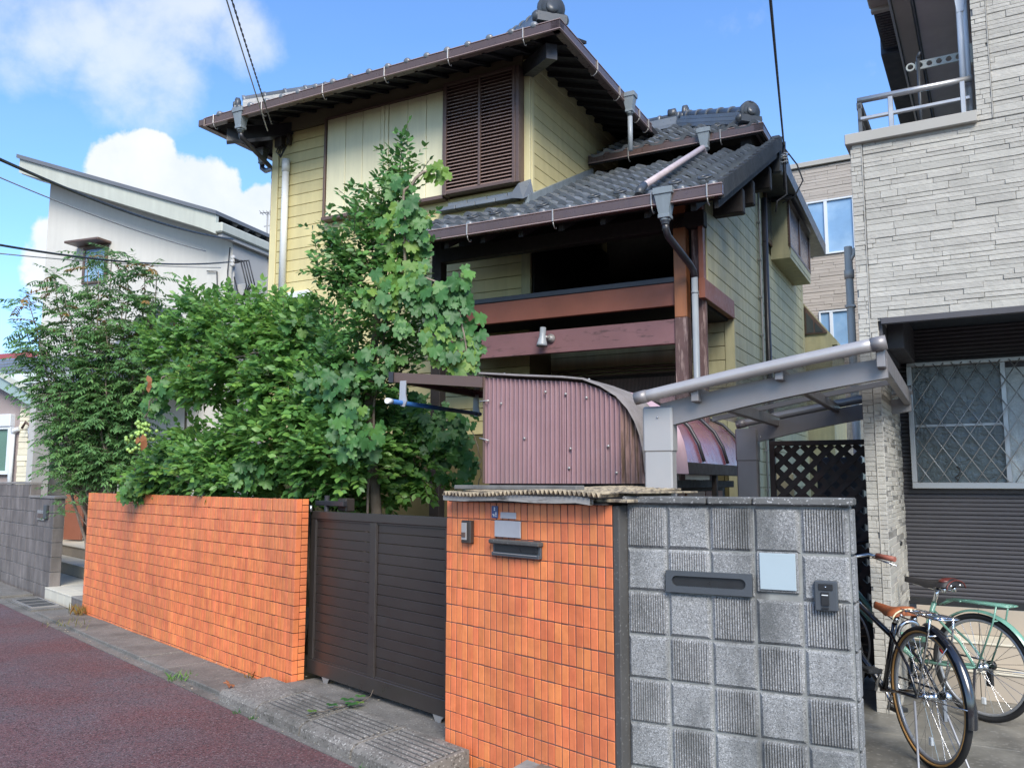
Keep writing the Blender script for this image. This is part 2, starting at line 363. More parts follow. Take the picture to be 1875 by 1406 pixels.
m_lavold = mat('corrugated_rusty', (.30, .19, .17), .75, .2, 5, wear=((.12, .075, .05), 10, .46, .60, (3, 3, .4)), streak=.3)
m_corrgrey = mat('corrugated_grey_roof', (.19, .17, .165), .75, .2, 6, dirt=((.10, .09, .07), .7, 9, (1, 1, 1)))
m_corrpink = mat('corrugated_pink_roof', (.42, .29, .33), .6, .15, 5)
m_corryel = mat('corrugated_edge', (.35, .29, .20), .85, .3, 12, wear=((.12, .10, .08), 30, .45, .6, (1, 1, 1)))
m_oldwood = mat('weathered_board', (.36, .34, .31), .9, .25, 6, wear=((.08, .07, .06), 9, .52, .66, (.5, .5, 3)), bump=.8, bscale=50, bstretch=(.3, .3, 5))
m_oldwoodd = mat('weathered_batten', (.16, .155, .145), .9, .3, 8, bump=.8, bscale=50)
m_alu = mat('port_aluminium', (.25, .235, .235), .42, .06, 2, metallic=.35, streak=.06)
m_alul = mat('port_aluminium_light', (.42, .40, .39), .38, .06, 2, metallic=.35)
m_smoke = mat('smoke_polycarbonate', (.20, .23, .28), .12, .05, 1, alpha=.72, spec=.8)
m_maroon = mat('maroon_polycarbonate', (.20, .06, .085), .22, .10, 2, alpha=.93, spec=.7, dirt=((.34, .22, .25), .45, 3, (1, 1, 1)))
m_steel = mat('steel', (.55, .56, .57), .22, .06, metallic=.9)
m_hanger = mat('galvanised_hanger', (.42, .43, .45), .5, .15, metallic=.4, streak=.2)
m_bluepole = mat('blue_pole', (.035, .13, .36), .4, .15)
m_stone = mat('grey_stone_cladding', (.41, .395, .355), .85, .10, 6, rnd=.10, streak=.06, bump=1, bscale=30, bstretch=(1, 1, 1.6), bdist=.006, hue=.004)
m_stoneg = mat('stone_joint', (.36, .35, .33), .9, .1)
m_coping = mat('coping_metal', (.36, .345, .31), .5, .06)
m_siddark = mat('dark_ribbed_siding', (.062, .060, .068), .6, .12, 2, bump=.4, bscale=80, bstretch=(.5, .5, 4), rnd=.03)
m_winfr = mat('silver_window_frame', (.40, .41, .42), .38, .05, metallic=.5)
m_winfrw = mat('white_window_frame', (.62, .66, .70), .38, .05)
m_obsc = mat('obscured_glass', (.065, .085, .09), .18, .2, 6, bump=.9, bscale=16, spec=.8, bdist=.01)
m_obsl = mat('obscured_glass_light', (.42, .47, .48), .25, .2, 9, bump=1, bscale=22, spec=.8, bdist=.01)
m_curt = mat('blue_pane', (.20, .34, .52), .10, .1, 3, spec=.8, col2=(.28, .42, .58), mixs=2)
m_rail = mat('rail_metal', (.42, .42, .42), .36, .05, metallic=.6)
m_raild = mat('rail_dark_metal', (.10, .105, .11), .45, .05, metallic=.3)
m_arm = mat('drying_arm', (.50, .51, .45), .45, .05)
m_greys = mat('grey_soffit', (.60, .60, .60), .7, .06, streak=.08)
m_navy = mat('dark_eave', (.035, .045, .06), .6, .1)
m_creampipe = mat('cream_pipe', (.62, .58, .49), .42, .05, streak=.1)
m_rearwall = mat('beige_rear_siding', (.38, .34, .30), .75, .10, 2, rnd=.10, bump=.8, bscale=20, bstretch=(.35, .35, 4), bdist=.006)
m_lattice = mat('lattice_brown', (.030, .020, .018), .55, .2, 4, rnd=.15, dirt=((.12, .05, .04), .6, 3, (1, 1, 1)))
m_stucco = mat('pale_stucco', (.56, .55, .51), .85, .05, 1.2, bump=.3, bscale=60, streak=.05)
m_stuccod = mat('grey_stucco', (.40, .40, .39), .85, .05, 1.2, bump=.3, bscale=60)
m_fascia = mat('cream_fascia', (.46, .48, .42), .5, .05, 2, streak=.1)
m_metalroof = mat('roof_metal_grey', (.13, .14, .16), .45, .06)
m_tealf = mat('teal_fascia', (.27, .37, .37), .5, .05)
m_mauve = mat('mauve_stucco', (.30, .25, .24), .85, .06, 2, bump=.3, bscale=60)
m_creamst = mat('cream_stone', (.66, .62, .48), .8, .06, 6, rnd=.08, bump=.7, bscale=30, bdist=.005)
m_lblock = mat('brown_grey_block', (.185, .165, .155), .9, .2, 5, rnd=.12, bump=.6, bscale=60, bstretch=(3, 3, .4), streak=.35, dirt=((.08, .07, .065), .6, 2, (1, 1, .5)))
m_lcap = mat('pale_cap', (.24, .225, .21), .9, .15, 5, bump=.4, bscale=80)
m_door = mat('dark_door', (.03, .02, .02), .45, .1)
m_redbrown = mat('red_brown_board', (.25, .095, .06), .6, .1)
m_redroof = mat('red_roof', (.30, .06, .05), .6, .1, rnd=.1)
m_bark = mat('bark', (.13, .105, .08), .9, .25, 14, bump=.8, bscale=60, bstretch=(1, 1, .3))
m_barkl = mat('bark_pale', (.24, .19, .155), .9, .25, 14, bump=.8, bscale=60, bstretch=(1, 1, .3))
m_wire = mat('cable_black', (.02, .02, .022), .5, 0)
m_wireg = mat('cable_grey', (.30, .30, .29), .5, 0)
m_insul = mat('insulator', (.45, .45, .44), .3, .05)
m_tyre = mat('tyre', (.016, .016, .017), .8, .1)
m_tan = mat('tan_sidewall', (.50, .27, .09), .6, .1)
m_chrome = mat('chrome', (.72, .73, .74), .14, .03, metallic=1)
m_bblack = mat('bike_black', (.012, .012, .014), .14, .03, coat=1, spec=.6)
m_mint = mat('bike_mint', (.16, .34, .26), .3, .04, coat=.4)
m_saddle = mat('saddle_tan', (.34, .10, .035), .5, .12, 9)
m_saddleb = mat('saddle_black', (.022, .02, .022), .5, .1)
m_saddler = mat('saddle_dark_red', (.12, .025, .02), .4, .1)
m_cream = mat('cream_piping', (.75, .65, .42), .5)
m_red = mat('red_reflector', (.55, .02, .02), .2, 0, spec=.8)
m_grip = mat('grip_brown', (.30, .10, .07), .6)
l_grape = leafmat('grape_leaf', (.032, .105, .034), (.060, .175, .048), (.13, .29, .06), .5, .30)
l_grapeb = leafmat('grape_leaf_young', (.10, .22, .05), (.17, .32, .06), (.26, .38, .08), .5, .45)
l_tree = leafmat('tree_leaf', (.055, .145, .042), (.095, .235, .060), (.19, .37, .085), .38, .28)
l_bush = leafmat('bush_leaf', (.070, .175, .050), (.135, .30, .070), (.27, .47, .10), .42, .35)
l_airy = leafmat('airy_leaf', (.085, .19, .08), (.135, .28, .10), (.22, .39, .13), .5, .35)
l_rust = leafmat('rust_leaf', (.22, .12, .04), (.32, .19, .06), (.24, .24, .07), .6, .4)
l_brown = leafmat('dry_leaf', (.22, .07, .03), (.32, .13, .06), (.40, .2, .1), .7, .2)
l_grass = leafmat('dry_grass', (.16, .18, .06), (.24, .24, .1), (.34, .28, .14), .7, .3)
m_grapes = mat('grapes', (.30, .46, .12), .35, .1, 20, rnd=.15)

def obox(mb, p0, p1, wd, h0, h1, e=0):
    """box along segment p0-p1, horizontal width wd, from height offset h0 to h1"""
    p0 = Vector(p0); p1 = Vector(p1); d = (p1 - p0).normalized(); p0 = p0 - d * e; p1 = p1 + d * e
    s = Vector((d.y, -d.x, 0));
    s = s.normalized() if s.length > 1e-6 else Vector((1, 0, 0)); s *= wd / 2; z = Vector((0, 0, 1))
    v = []
    for p in (p0, p1):
        v += [p - s + z * h0, p + s + z * h0, p + s + z * h1, p - s + z * h1]
    return mb.add(v, [(3, 2, 1, 0), (4, 5, 6, 7), (0, 1, 5, 4), (1, 2, 6, 5), (2, 3, 7, 6), (3, 0, 4, 7)])
def frustum(mb, c, a0, b0, w0, a1, b1, w1, c1=None):
    c1 = c1 or c
    v = [(c[0] + x * a0, c[1] + y * b0, w0) for x, y in ((-1, -1), (1, -1), (1, 1), (-1, 1))] + [(c1[0] + x * a1, c1[1] + y * b1, w1) for x, y in ((-1, -1), (1, -1), (1, 1), (-1, 1))]
    return mb.add(v, [(0, 3, 2, 1), (4, 5, 6, 7), (0, 1, 5, 4), (1, 2, 6, 5), (2, 3, 7, 6), (3, 0, 4, 7)])

# ================================================================== GROUND
g = MB(); g.add([(-900, -900, -.11), (900, -900, -.11), (900, 900, -.11), (-900, 900, -.11)], [(0, 1, 2, 3)])
solo('ground', None, None, g, m_soil, WD, (0, 0, 0), kind='structure')
g = MB(); g.box(-60, 60, -9, -.50, -.08, -.035)
solo('road', None, None, g, m_road, OW, (0, 0, 0), kind='structure')
pv = Thing('pavement', None, None, OW, (0, 0, 0), kind='structure')
g = MB(); g.box(-60, 30, -.498, 0.0, -.09, -.030); pv.add('gutter_strip', g, m_conc)
slab = MB(); slab.cbox(-.297, .297, -.40, -.002, -.05, .0, .006); slabm = slab.mesh('kerb_slab', m_conc)
for i in range(26):
    u = -.55 - .6 * i
    if -7.2 < u < -5.9: continue
    pv.inst('kerb_slab', slabm, (u, 0, random.uniform(-.005, .004)), (random.uniform(-.006, .006), random.uniform(-.004, .004), 0))
g = MB(); g.box(-7.25, -5.85, -.40, -.002, -.055, -.010); pv.add('kerb_infill', g, m_conc)
for i in range(3):
    pv.inst('kerb_slab', slabm, (2.52 + .6 * i, 0, .0))
# drain grate
t = Thing('drain_grate', 'steel bar grate let into the kerb before the cream steps', 'drain grate', OW, (-6.5, -.2, 0))
g = MB(); g.box(-6.98, -6.02, -.36, -.34, -.012, .004); g.box(-6.98, -6.02, -.06, -.04, -.012, .004)
for i in range(4): g.box(-6.98 + .313 * i, -6.96 + .313 * i, -.34, -.06, -.012, .004)
t.add('frame', g, m_clip)
g = MB(); g.box(-6.96, -6.03, -.34, -.06, -.012, -.004); t.add('pit', g, m_navy)
bm_ = MB(); bm_.box(-.006, .006, -.14, .14, -.006, 0)
bme = bm_.mesh('bar', m_raild)
for i in range(30): t.inst('bar', bme, (-6.94 + .031 * i, -.2, .001))
# yard behind the wall, gate apron
g = MB(); g.box(-5.1, 3.2, .12, 9, -.1, .03); solo('yard', None, None, g, m_soil, OW, (0, 0, 0), kind='structure')
g = MB(); g.box(.005, 1.885, -.06, 1.0, -.05, .068); solo('gate_apron', None, None, g, m_conc, OW, (0, 0, 0), kind='structure')
g = MB(); g.box(.02, 1.88, .30, .42, .069, .084); solo('gate_sill', None, None, g, m_conc, OW, (0, 0, 0), kind='structure')
# kerb ramp blocks before the gate
def ramp(u0, label, ribs=True):
    T = Thing('kerb_ramp', label, 'kerb ramp', OW, (u0 + .3, -.25, 0), 'concrete ramp blocks before the gate')
    g = MB(); prof = [(-.068, -.03), (-.068, .078), (-.10, .080), (-.40, .052), (-.435, .040), (-.455, .018), (-.458, -.03)]
    g.prism(prof, 0, u0 + .009, u0 + .592); T.add('slab', g, m_conc2)
    if ribs:
        g = MB(); g.add([(u0 + .03, -.105, .0812), (u0 + .568, -.105, .0812), (u0 + .568, -.385, .0550), (u0 + .03, -.385, .0550)], [(0, 3, 2, 1)]); T.add('groove_bed', g, m_concd)
        rb = MB(); rb.cbox(-.265, .265, -.012, .012, 0, .009, .005); me = rb.mesh('rib', m_conc2)
        for k in range(7):
            v = -.125 - .04 * k; T.inst('rib', me, (u0 + .3, v, .0785 + (v + .10) * .0935), (.0935, 0, 0))
    return T
ramp(-.235, 'smooth worn concrete ramp block at the foot of the orange wall corner', False)
ramp(.366, 'ribbed concrete ramp block crossed at its edge by the creeping green shoot')
ramp(.967, 'ribbed concrete ramp block in the middle of the sliding gate')
ramp(1.568, 'ribbed concrete ramp block against the foot of the orange pillar')

# ================================================================== TILED ORANGE WALLS
tl = MB(); tl.cbox(-.0217, .0217, -.0, .008, -.0472, .0472, .002); tile_me = tl.mesh('tile', m_tile)
def tiled(T, fr, cols, rows, z0, nearest_right, skip=None, joined_cols=()):
    st = MB()
    for c in range(cols):
        for r in range(rows):
            h = .0475
            u = .05 * c + .025; w_ = z0 - .1 * r
            if skip and skip(u, w_): continue
            du, dw, dv = random.gauss(0, .0006), random.gauss(0, .0008), random.gauss(0, .0007)
            if c in nearest_right: T.inst('tile', tile_me, (u + T.off + du, -.0045 + dv, w_ + dw), (random.gauss(0, .006), random.gauss(0, .006), random.gauss(0, .008)))
            else: st.cbox(u + T.off - .0217 + du, u + T.off + .0217 + du, -.0045 + dv, .004 + dv, w_ - .0475 + dw, w_ + .0475 + dw, .0025)
    if st.v: T.add('tile_field', st, m_tile, kind='stuff')
T = Thing('tiled_wall', 'long orange tiled garden wall with leaves hanging over its top', 'wall', OW, (-2.6, 0, 0)); T.off = -5.15
g = MB(); g.box(-5.148, -.004, -.0008, .098, -.03, 1.412); T.add('core', g, m_grout)
tiled(T, OW, 103, 15, 1.3665, range(82, 103))
cap = MB(); cap.cbox(-.0225, .0225, -.004, .004, -.0475, .0475, .0025); cap_me = cap.mesh('corner_tile', m_tile)
en = MB(); en.cbox(-.026, .026, -.004, .004, -.0225, .0225, .0022); en_me = en.mesh('end_tile', m_tile)
for r in range(15):
    T.inst('corner_tile', cap_me, (0, .019, 1.3665 - .1 * r), (0, 0, PI / 2))
    for k in (0, 1): T.inst('end_tile', en_me, (0, .072, 1.3915 - .1 * r - .05 * k), (0, 0, PI / 2))
g = MB()
for r in range(15):                                    # half tiles at the far end
    g.cbox(-5.20, -5.155, -.0045, .09, 1.3665 - .1 * r - .0475, 1.3665 - .1 * r + .0475, .003)
T.add('end_column', g, m_tile, kind='stuff')
# pillar
T = Thing('tiled_pillar', 'wide orange tiled gate pillar with mail slot beside the block wall', 'pillar', PW, (.65, 0, 0)); T.off = 0
g = MB(); g.box(.002, 1.298, -.0010, .36, -.05, 1.425); T.add('core', g, m_groutp)
tiled(T, PW, 26, 15, 1.3850, range(11, 26))
g = MB()
for r in range(15):
    for k in range(2): g.cbox(-.006, .002, .012 + .18 * k, .185 + .18 * k, 1.3375 - .1 * r, 1.4325 - .1 * r, .002)
T.add('return_tiles', g, m_tile, kind='stuff')
g = MB(); g.cbox(1.302, 1.342, -.004, .36, -.05, 1.43, .004); T.add('edge_strip', g, m_concd)
# pillar fittings
T = Thing('intercom', 'dark intercom with a silver face on the orange pillar', 'intercom', PW, (.225, -.02, 1.26))
g = MB(); g.cbox(.172, .258, -.034, -.001, 1.195, 1.325, .006); T.add('housing', g, m_gatef)
g = MB(); g.cbox(.184, .228, -.040, -.034, 1.215, 1.312, .003); T.add('face', g, m_alul)
g = MB(); g.cbox(.188, .222, -.045, -.040, 1.232, 1.258, .003); T.add('button', g, m_bronze)
T = Thing('mail_slot', 'hooded black mail slot in the orange pillar', 'mail slot', PW, (.63, -.02, 1.18))
g = MB(); g.cbox(.436, .816, -.018, -.002, 1.143, 1.232, .004); g.cbox(.436, .816, -.030, -.018, 1.143, 1.163, .004); T.add('frame', g, m_slate)
g = MB(); g.cbox(.426, .826, -.045, -.002, 1.208, 1.232, .006); T.add('hood', g, m_concd)
g = MB(); g.cbox(.455, .797, -.022, -.018, 1.168, 1.204, .003); T.add('flap', g, m_blk)
g = MB(); g.cbox(.455, .800, -.033, -.030, 1.157, 1.161, .001); T.add('lip', g, m_clip)
T = Thing('address_plate', 'small dark blue address plate high on the orange pillar', 'address plate', PW, (.44, -.01, 1.38))
g = MB(); g.cbox(.415, .468, -.0105, -.006, 1.345, 1.412, .002); T.add('plate', g, m_blue)
g = MB()
for (a, b, c_, d) in ((.436, .447, 1.396, 1.404), (.436, .447, 1.386, 1.394), (.425, .436, 1.362, 1.367), (.434, .441, 1.354, 1.366), (.448, .459, 1.372, 1.377), (.448, .459, 1.364, 1.369), (.450, .457, 1.354, 1.361)):
    g.box(a, b, -.0112, -.0105, c_, d)
T.add('lettering', g, m_white)
g = MB(); g.cbox(.490, .618, -.0105, -.006, 1.345, 1.379, .003)
solo('name_strip', 'narrow blank grey strip above the square plate on the orange pillar', 'name plate', g, m_plate, PW, (.55, 0, 1.36))
g = MB(); g.cbox(.445, .655, -.014, -.006, 1.244, 1.333, .004)
solo('name_plate', 'frosted grey name plate standing on the pillar mail slot', 'name plate', g, m_plate, PW, (.55, 0, 1.29))

# lean-to cover over the pillar
T = Thing('pillar_cover', 'weathered little corrugated roof laid over the orange pillar', 'small roof', PW, (.65, .1, 1.47))
g = MB(); n = 12; pts = [(.07 + 1.16 * i / n, 1.474 - .004 * math.sin(i * .9) - (.012 if i == n else 0)) for i in range(n + 1)]
for i in range(n):
    g.add([(pts[i][0], -.085, pts[i][1] - .034), (pts[i + 1][0], -.085, pts[i + 1][1] - .034), (pts[i + 1][0], -.085, pts[i + 1][1]), (pts[i][0], -.085, pts[i][1]),
           (pts[i][0], -.060, pts[i][1] - .034), (pts[i + 1][0], -.060, pts[i + 1][1] - .034), (pts[i + 1][0], -.060, pts[i + 1][1]), (pts[i][0], -.060, pts[i][1])],
          [(0, 1, 2, 3), (3, 2, 6, 7), (1, 0, 4, 5), (5, 4, 7, 6)])
T.add('fascia_board', g, m_oldwood)
g = MB(); g.cbox(.12, 1.10, -.045, .02, 1.502, 1.526, .004); T.add('batten', g, m_oldwoodd)
g = MB(); nu, nv = 240, 2
vs = []
for j in range(nv + 1):
    for i in range(nu + 1):
        u = .085 + 1.24 * i / nu; v = -.105 + .62 * j / nv; vs.append((u, v, 1.486 + .011 * math.sin(2 * PI * u / .032) + .03 * (v + .105) - .01 * math.sin(u * 5)))
F = [(j * (nu + 1) + i, j * (nu + 1) + i + 1, (j + 1) * (nu + 1) + i + 1, (j + 1) * (nu + 1) + i) for j in range(nv) for i in range(nu)]
k = len(vs); vs += [(p[0], p[1], p[2] - .004) for p in vs[:k]]; F += [tuple(x + k for x in f[::-1]) for f in F] + [(i, k + i, k + i + 1, i + 1) for i in range(nu)]
g.add(vs, F); T.add('corrugated_sheet', g, m_corryel)
g = MB(); g.box(.09, 1.29, -.06, .45, 1.432, 1.442); T.add('rafter_board', g, m_dark)
g = MB(); g.cbox(1.12, 1.42, -.03, .05, 1.446, 1.462, .003); g.cbox(1.05, 1.44, .02, .5, 1.488, 1.498, .003); T.add('loose_board', g, m_corryel)

# ================================================================== SLIDING GATE
T = Thing('sliding_gate', 'dark bronze sliding gate of two slatted panels on little wheels', 'gate', OW, (.85, .16, 0))
g = MB(); g.cbox(-.05, 1.84, .15, .19, 1.262, 1.322, .004); T.add('top_rail', g, m_gatef)
g = MB(); g.cbox(-.05, 1.84, .15, .19, .108, .212, .004); T.add('bottom_rail', g, m_gatef)
for (a, b) in ((-.05, .022), (.780, .858), (1.642, 1.70)):
    g = MB(); g.cbox(a, b, .153, .187, .212, 1.262, .003); T.add('stile', g, m_gatef)
for (a, b) in ((.022, .780), (.858, 1.642)):
    n = 15; p = (1.262 - .212) / n
    for k in range(n):
        g = MB(); g.cbox(a, b, .166, .180, .212 + p * k + .0015, .212 + p * (k + 1) - .0015, .003); T.add('slat', g, m_gate)
    g = MB(); g.cbox(a, b, .158, .166, .212, .224, .003); g.cbox(a, a + .008, .158, .166, .224, 1.25, .002); g.cbox(b - .008, b, .158, .166, .224, 1.25, .002); g.cbox(a, b, .158, .166, 1.25, 1.262, .003)
    T.add('bead', g, m_gatef)
for u in (.22, 1.585):
    g = MB(); g.prism([(u - .055, .108), (u + .055, .108), (u + .03, .085), (u + .02, .06), (u - .02, .055), (u - .04, .085)], 1, .155, .160)
    wb = T.add('wheel_bracket', g, m_clip)
    g = MB(); g.lathe((u, .163, .092), (0, 1, 0), [(0, .0), (0, .024), (.016, .024), (.016, 0)], 14); T.add('wheel', g, m_blk, wb)
T2 = Thing('gate_latch', 'dark gate latch arm and post behind the orange wall corner', 'gate latch', OW, (0, .25, 1.33))
g = MB(); g.cbox(-.12, .30, .22, .26, 1.36, 1.40, .004); T2.add('arm', g, m_piped)
g = MB(); g.cbox(.14, .26, .27, .35, 1.32, 1.42, .006); T2.add('bracket', g, m_gatef)
g = MB(); g.tube([(.03, .24, 0.03), (.03, .24, 1.44)], .02, 10); T2.add('post', g, m_piped)
g = MB(); g.tube([(-.02, .13, 1.315), (-.02, .13, 1.365)], .012, 10); T2.add('pin', g, m_steel)

# ================================================================== PATTERNED BLOCK WALL
T = Thing('block_wall', 'grey patterned concrete block wall of ribbed and smooth squares', 'wall', BW, (.5, .05, 0))
g = MB(); g.box(.006, 1.004, .012, .118, -.05, 1.440); T.add('core', g, m_mortar)
fl = MB()
def bevelsq(mb, b=.014, d=.014, h=.097):
    mb.add([(-h, 0, -h), (h, 0, -h), (h, 0, h), (-h, 0, h), (-h + b, -d, -h + b), (h - b, -d, -h + b), (h - b, -d, h - b), (-h + b, -d, h - b)],
           [(4, 5, 6, 7), (0, 1, 5, 4), (1, 2, 6, 5), (2, 3, 7, 6), (3, 0, 4, 7)])
bevelsq(fl); flm = fl.mesh('smooth_block', m_block)
rb = MB(); h = .097; b = .012
vs = []; n = 15; xs = [-h, -h + b]
prof = [(-h, 0), (-h + b, .006)]
for i in range(n):
    x = -h + b + (2 * h - 2 * b) * i / n; p = (2 * h - 2 * b) / n
    prof += [(x + p * .22, .014), (x + p * .68, .014), (x + p * .95, .004)]
prof += [(h - b, .006), (h, 0)]
for (x, d) in prof: vs += [(x, 0, -h), (x, -d, -h + b), (x, -d, h - b), (x, 0, h)]
F = []
for i in range(len(prof) - 1):
    for j in range(3): F.append((i * 4 + j, (i + 1) * 4 + j, (i + 1) * 4 + j + 1, i * 4 + j + 1))
rb.add(vs, F); rbm = rb.mesh('ribbed_block', m_blockrib)
for r in range(8):
    for c in range(5):
        if r == 1 and c == 3: continue
        ribbed = (r + c) % 2 == 0
        T.inst('block', rbm if ribbed else flm, (.1 + .2 * c + .002, .012, 1.332 - .2 * r + random.gauss(0, .0008)), (random.gauss(0, .003), 0, random.gauss(0, .003)))
g = MB()
for r in range(8):                                       # right end faces
    w0 = 1.332 - .2 * r - .095; g.cbox(1.004, 1.018, .010, .118, w0, w0 + .19, .010)
T.add('end_face', g, m_block, kind='stuff')
for (a, b) in ((-.01, .395), (.400, .600), (.605, 1.024)):
    g = MB(); g.cbox(a, b, -.022, .135, 1.442, 1.476, .006); T.add('cap', g, m_cap)
g = MB(); g.cbox(.612, .790, -.002, .012, 1.062, 1.238, .010); T.add('block', g, m_blockrib)
g = MB(); g.cbox(.626, .780, -.010, -.002, 1.074, 1.232, .006)
solo('glass_plate', 'square frosted glass plate set in the grey block wall', 'plate', g, m_frost, BW, (.7, 0, 1.15))
T = Thing('letter_slot', 'wide slate coloured letter slot in the grey block wall', 'letter slot', BW, (.4, -.01, 1.09))
g = MB()
o_ = [(.200, 1.040), (.592, 1.040), (.592, 1.137), (.200, 1.137)]
def slotloop(a, b, w0, w1, n=8):
    r = (w1 - w0) / 2; c = (w0 + w1) / 2; P = []
    for i in range(n + 1): t = -PI / 2 + PI * i / n; P.append((b - r + r * math.cos(t), c + r * math.sin(t)))
    for i in range(n + 1): t = PI / 2 + PI * i / n; P.append((a + r + r * math.cos(t), c + r * math.sin(t)))
    return P
inner = slotloop(.228, .566, 1.068, 1.115)
def outpt(p):
    x = .200 if p[0] < .397 else .592
    return p
ring = [];  n = len(inner)
for p in inner:
    c = (.397, 1.0915); dx, dy = p[0] - c[0], p[1] - c[1]; k = min(.197 / abs(dx) if abs(dx) > 1e-6 else 9e9, .0485 / abs(dy) if abs(dy) > 1e-6 else 9e9)
    ring.append((c[0] + dx * k, c[1] + dy * k))
# snap the ring's corner points
for cx_, cy_ in o_:
    j = min(range(n), key=lambda i: (ring[i][0] - cx_) ** 2 + (ring[i][1] - cy_) ** 2 * 4); ring[j] = (cx_, cy_)
vs = [(p[0], -.024, p[1]) for p in ring] + [(p[0], -.024, p[1]) for p in inner] + [(p[0], -.004, p[1]) for p in inner] + [(p[0], 0.0, p[1]) for p in ring]
F = []
for i in range(n):
    j = (i + 1) % n; F += [(i, j, n + j, n + i), (n + i, n + j, 2 * n + j, 2 * n + i), (3 * n + i, 3 * n + j, j, i)]
g.add(vs, F); T.add('frame', g, m_slate)
g = MB(); g.cbox(.222, .572, -.010, -.004, 1.062, 1.121, .002); T.add('flap', g, m_blk)
T = Thing('doorbell', 'slate coloured doorbell near the right edge of the block wall', 'doorbell', BW, (.9, -.02, 1.06))
g = MB(); g.cbox(.856, .950, -.034, -.002, 1.000, 1.126, .005); T.add('housing', g, m_slate)
g = MB(); g.cbox(.874, .932, -.038, -.034, 1.088, 1.114, .002); T.add('speaker', g, m_blk)
g = MB(); g.cbox(.884, .916, -.041, -.034, 1.024, 1.080, .004); g.cbox(.886, .914, -.044, -.034, 1.010, 1.018, .003); T.add('button', g, m_blk)
g = MB(); g.cbox(.887, .913, -.0425, -.041, 1.066, 1.070, .001); T.add('light_bar', g, m_white)
g = MB(); g.lathe((.903, -.038, 1.102), (0, -1, 0), [(0, .004), (.002, .004), (.003, 0)], 10); T.add('lens', g, m_steel)
# gap filler slab between pillar and block wall
g = MB(); g.cbox(-.050, -.012, .055, .34, -.05, 1.435, .004); solo('concrete_slab', 'dark upright concrete slab in the gap beside the orange pillar', 'slab', g, m_concd, BW, (-.03, .2, 0))

# ================================================================== YELLOW HOUSE
HB = (-5, 9, 0)
Hn = Thing('yellow_house', 'yellow weatherboarded two storey house with dark tiled roofs', 'house', HS, HB)
def rt(v): return 4.035 + .507 * (v - 6.9)             # lower roof plane
TH = math.atan(.507)
# walls (cores carry the dark joints between the boards)
wl = MB(); wl.box(-7.925, -4.095, 8.135, 12.0, -.05, 6.40); w1 = Hn.add('wall', wl, m_groove)
wl = MB(); wl.prism([(7.66, 3.36), (7.66, 4.20), (8.2, 4.47), (9.8, 5.20), (13.19, 5.02), (13.19, -.05), (8.665, -.05), (8.665, 3.36)], 0, -2.14, -2.013); w2 = Hn.add('wall', wl, m_groove)
wl = MB(); wl.box(-4.09, -2.15, 8.665, 8.78, -.05, 3.16); w3 = Hn.add('wall', wl, m_groove)
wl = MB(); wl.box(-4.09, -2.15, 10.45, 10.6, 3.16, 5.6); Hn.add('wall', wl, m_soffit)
wl = MB(); wl.box(-4.09, -2.15, 13.05, 13.18, -.05, 5.2); Hn.add('wall', wl, m_groove)
P_ = .146
def board(parent, box, m): 
    g = MB(); g.cbox(*box, .0035); Hn.add('board', g, m, parent)
for k in range(43):                                     # front left wall
    a, b = .03 + P_ * k, .03 + P_ * (k + 1) - .006
    if b > 6.2: break
    if b < 2.1: continue
    if b < 4.86: board(w1, (-7.83, -4.10, 8.12, 8.136, a, b), m_siding)
    elif a > 4.84: board(w1, (-7.83, -6.985, 8.12, 8.136, a, b), m_siding)
    else: board(w1, (-7.83, -6.985, 8.12, 8.136, a, b), m_siding)
g = MB(); g.cbox(-7.935, -7.84, 8.108, 8.15, 0, 6.2); g.cbox(-7.95, -7.935, 8.108, 8.24, 0, 6.2); Hn.add('corner_trim', g, m_trimy)
g = MB(); g.cbox(-4.165, -4.078, 8.106, 8.15, 4.62, 6.32, .004); g.cbox(-4.090, -4.072, 8.15, 8.21, 4.62, 6.32, .004); Hn.add('corner_trim', g, m_trimy)
g = MB(); g.cbox(-4.19, -4.078, 8.108, 8.15, 3.45, 4.55, .004); Hn.add('corner_trim', g, m_sidingsh)
g = MB(); g.box(-7.83, -4.17, 8.10, 8.134, 6.17, 6.42); Hn.add('frieze', g, m_shadeband)
for k in range(14):                                     # right side of the upper block
    a = 4.66 + P_ * k; b = a + P_ - .006
    v0 = 8.215; 
    v1 = min(10.9, 8.25 + max(0, (b - 4.62)) / .507 + .5)
    board(w1, (-4.095, -4.080, v0, v1, a, b), m_sidingsh if k < 0 else m_siding)
for k in range(36):                                     # long right side wall
    a = .03 + P_ * k; b = a + P_ - .006
    if b > 5.05: break
    if b < 1.0: continue
    v0 = 8.70 if b < 3.43 else 7.665
    if b > 4.15: v0 = max(v0, 6.9 + (b - 3.86) / .507)
    for (c, d) in ((v0, 10.27), (10.30, 13.19)):
        if b > 4.42 and c > 10: 
            board(w2, (-2.013, -1.999, 10.30, 10.58, a, b), m_sidingsh); board(w2, (-2.013, -1.999, 12.55, 13.19, a, b), m_sidingsh)
        else: board(w2, (-2.013, -1.999, c, d, a, b), m_sidingsh)
g = MB(); g.cbox(-2.095, -1.995, 8.645, 8.70, 0, 3.22, .004); Hn.add('corner_trim', g, m_sidingsh)
g = MB(); g.cbox(-2.012, -1.993, 13.10, 13.20, 0, 5.0, .004); Hn.add('corner_trim', g, m_sidingsh)
g = MB(); g.cbox(-2.10, -2.0, 7.66, 7.70, 3.42, 4.15, .004); Hn.add('corner_trim', g, m_sidingsh)
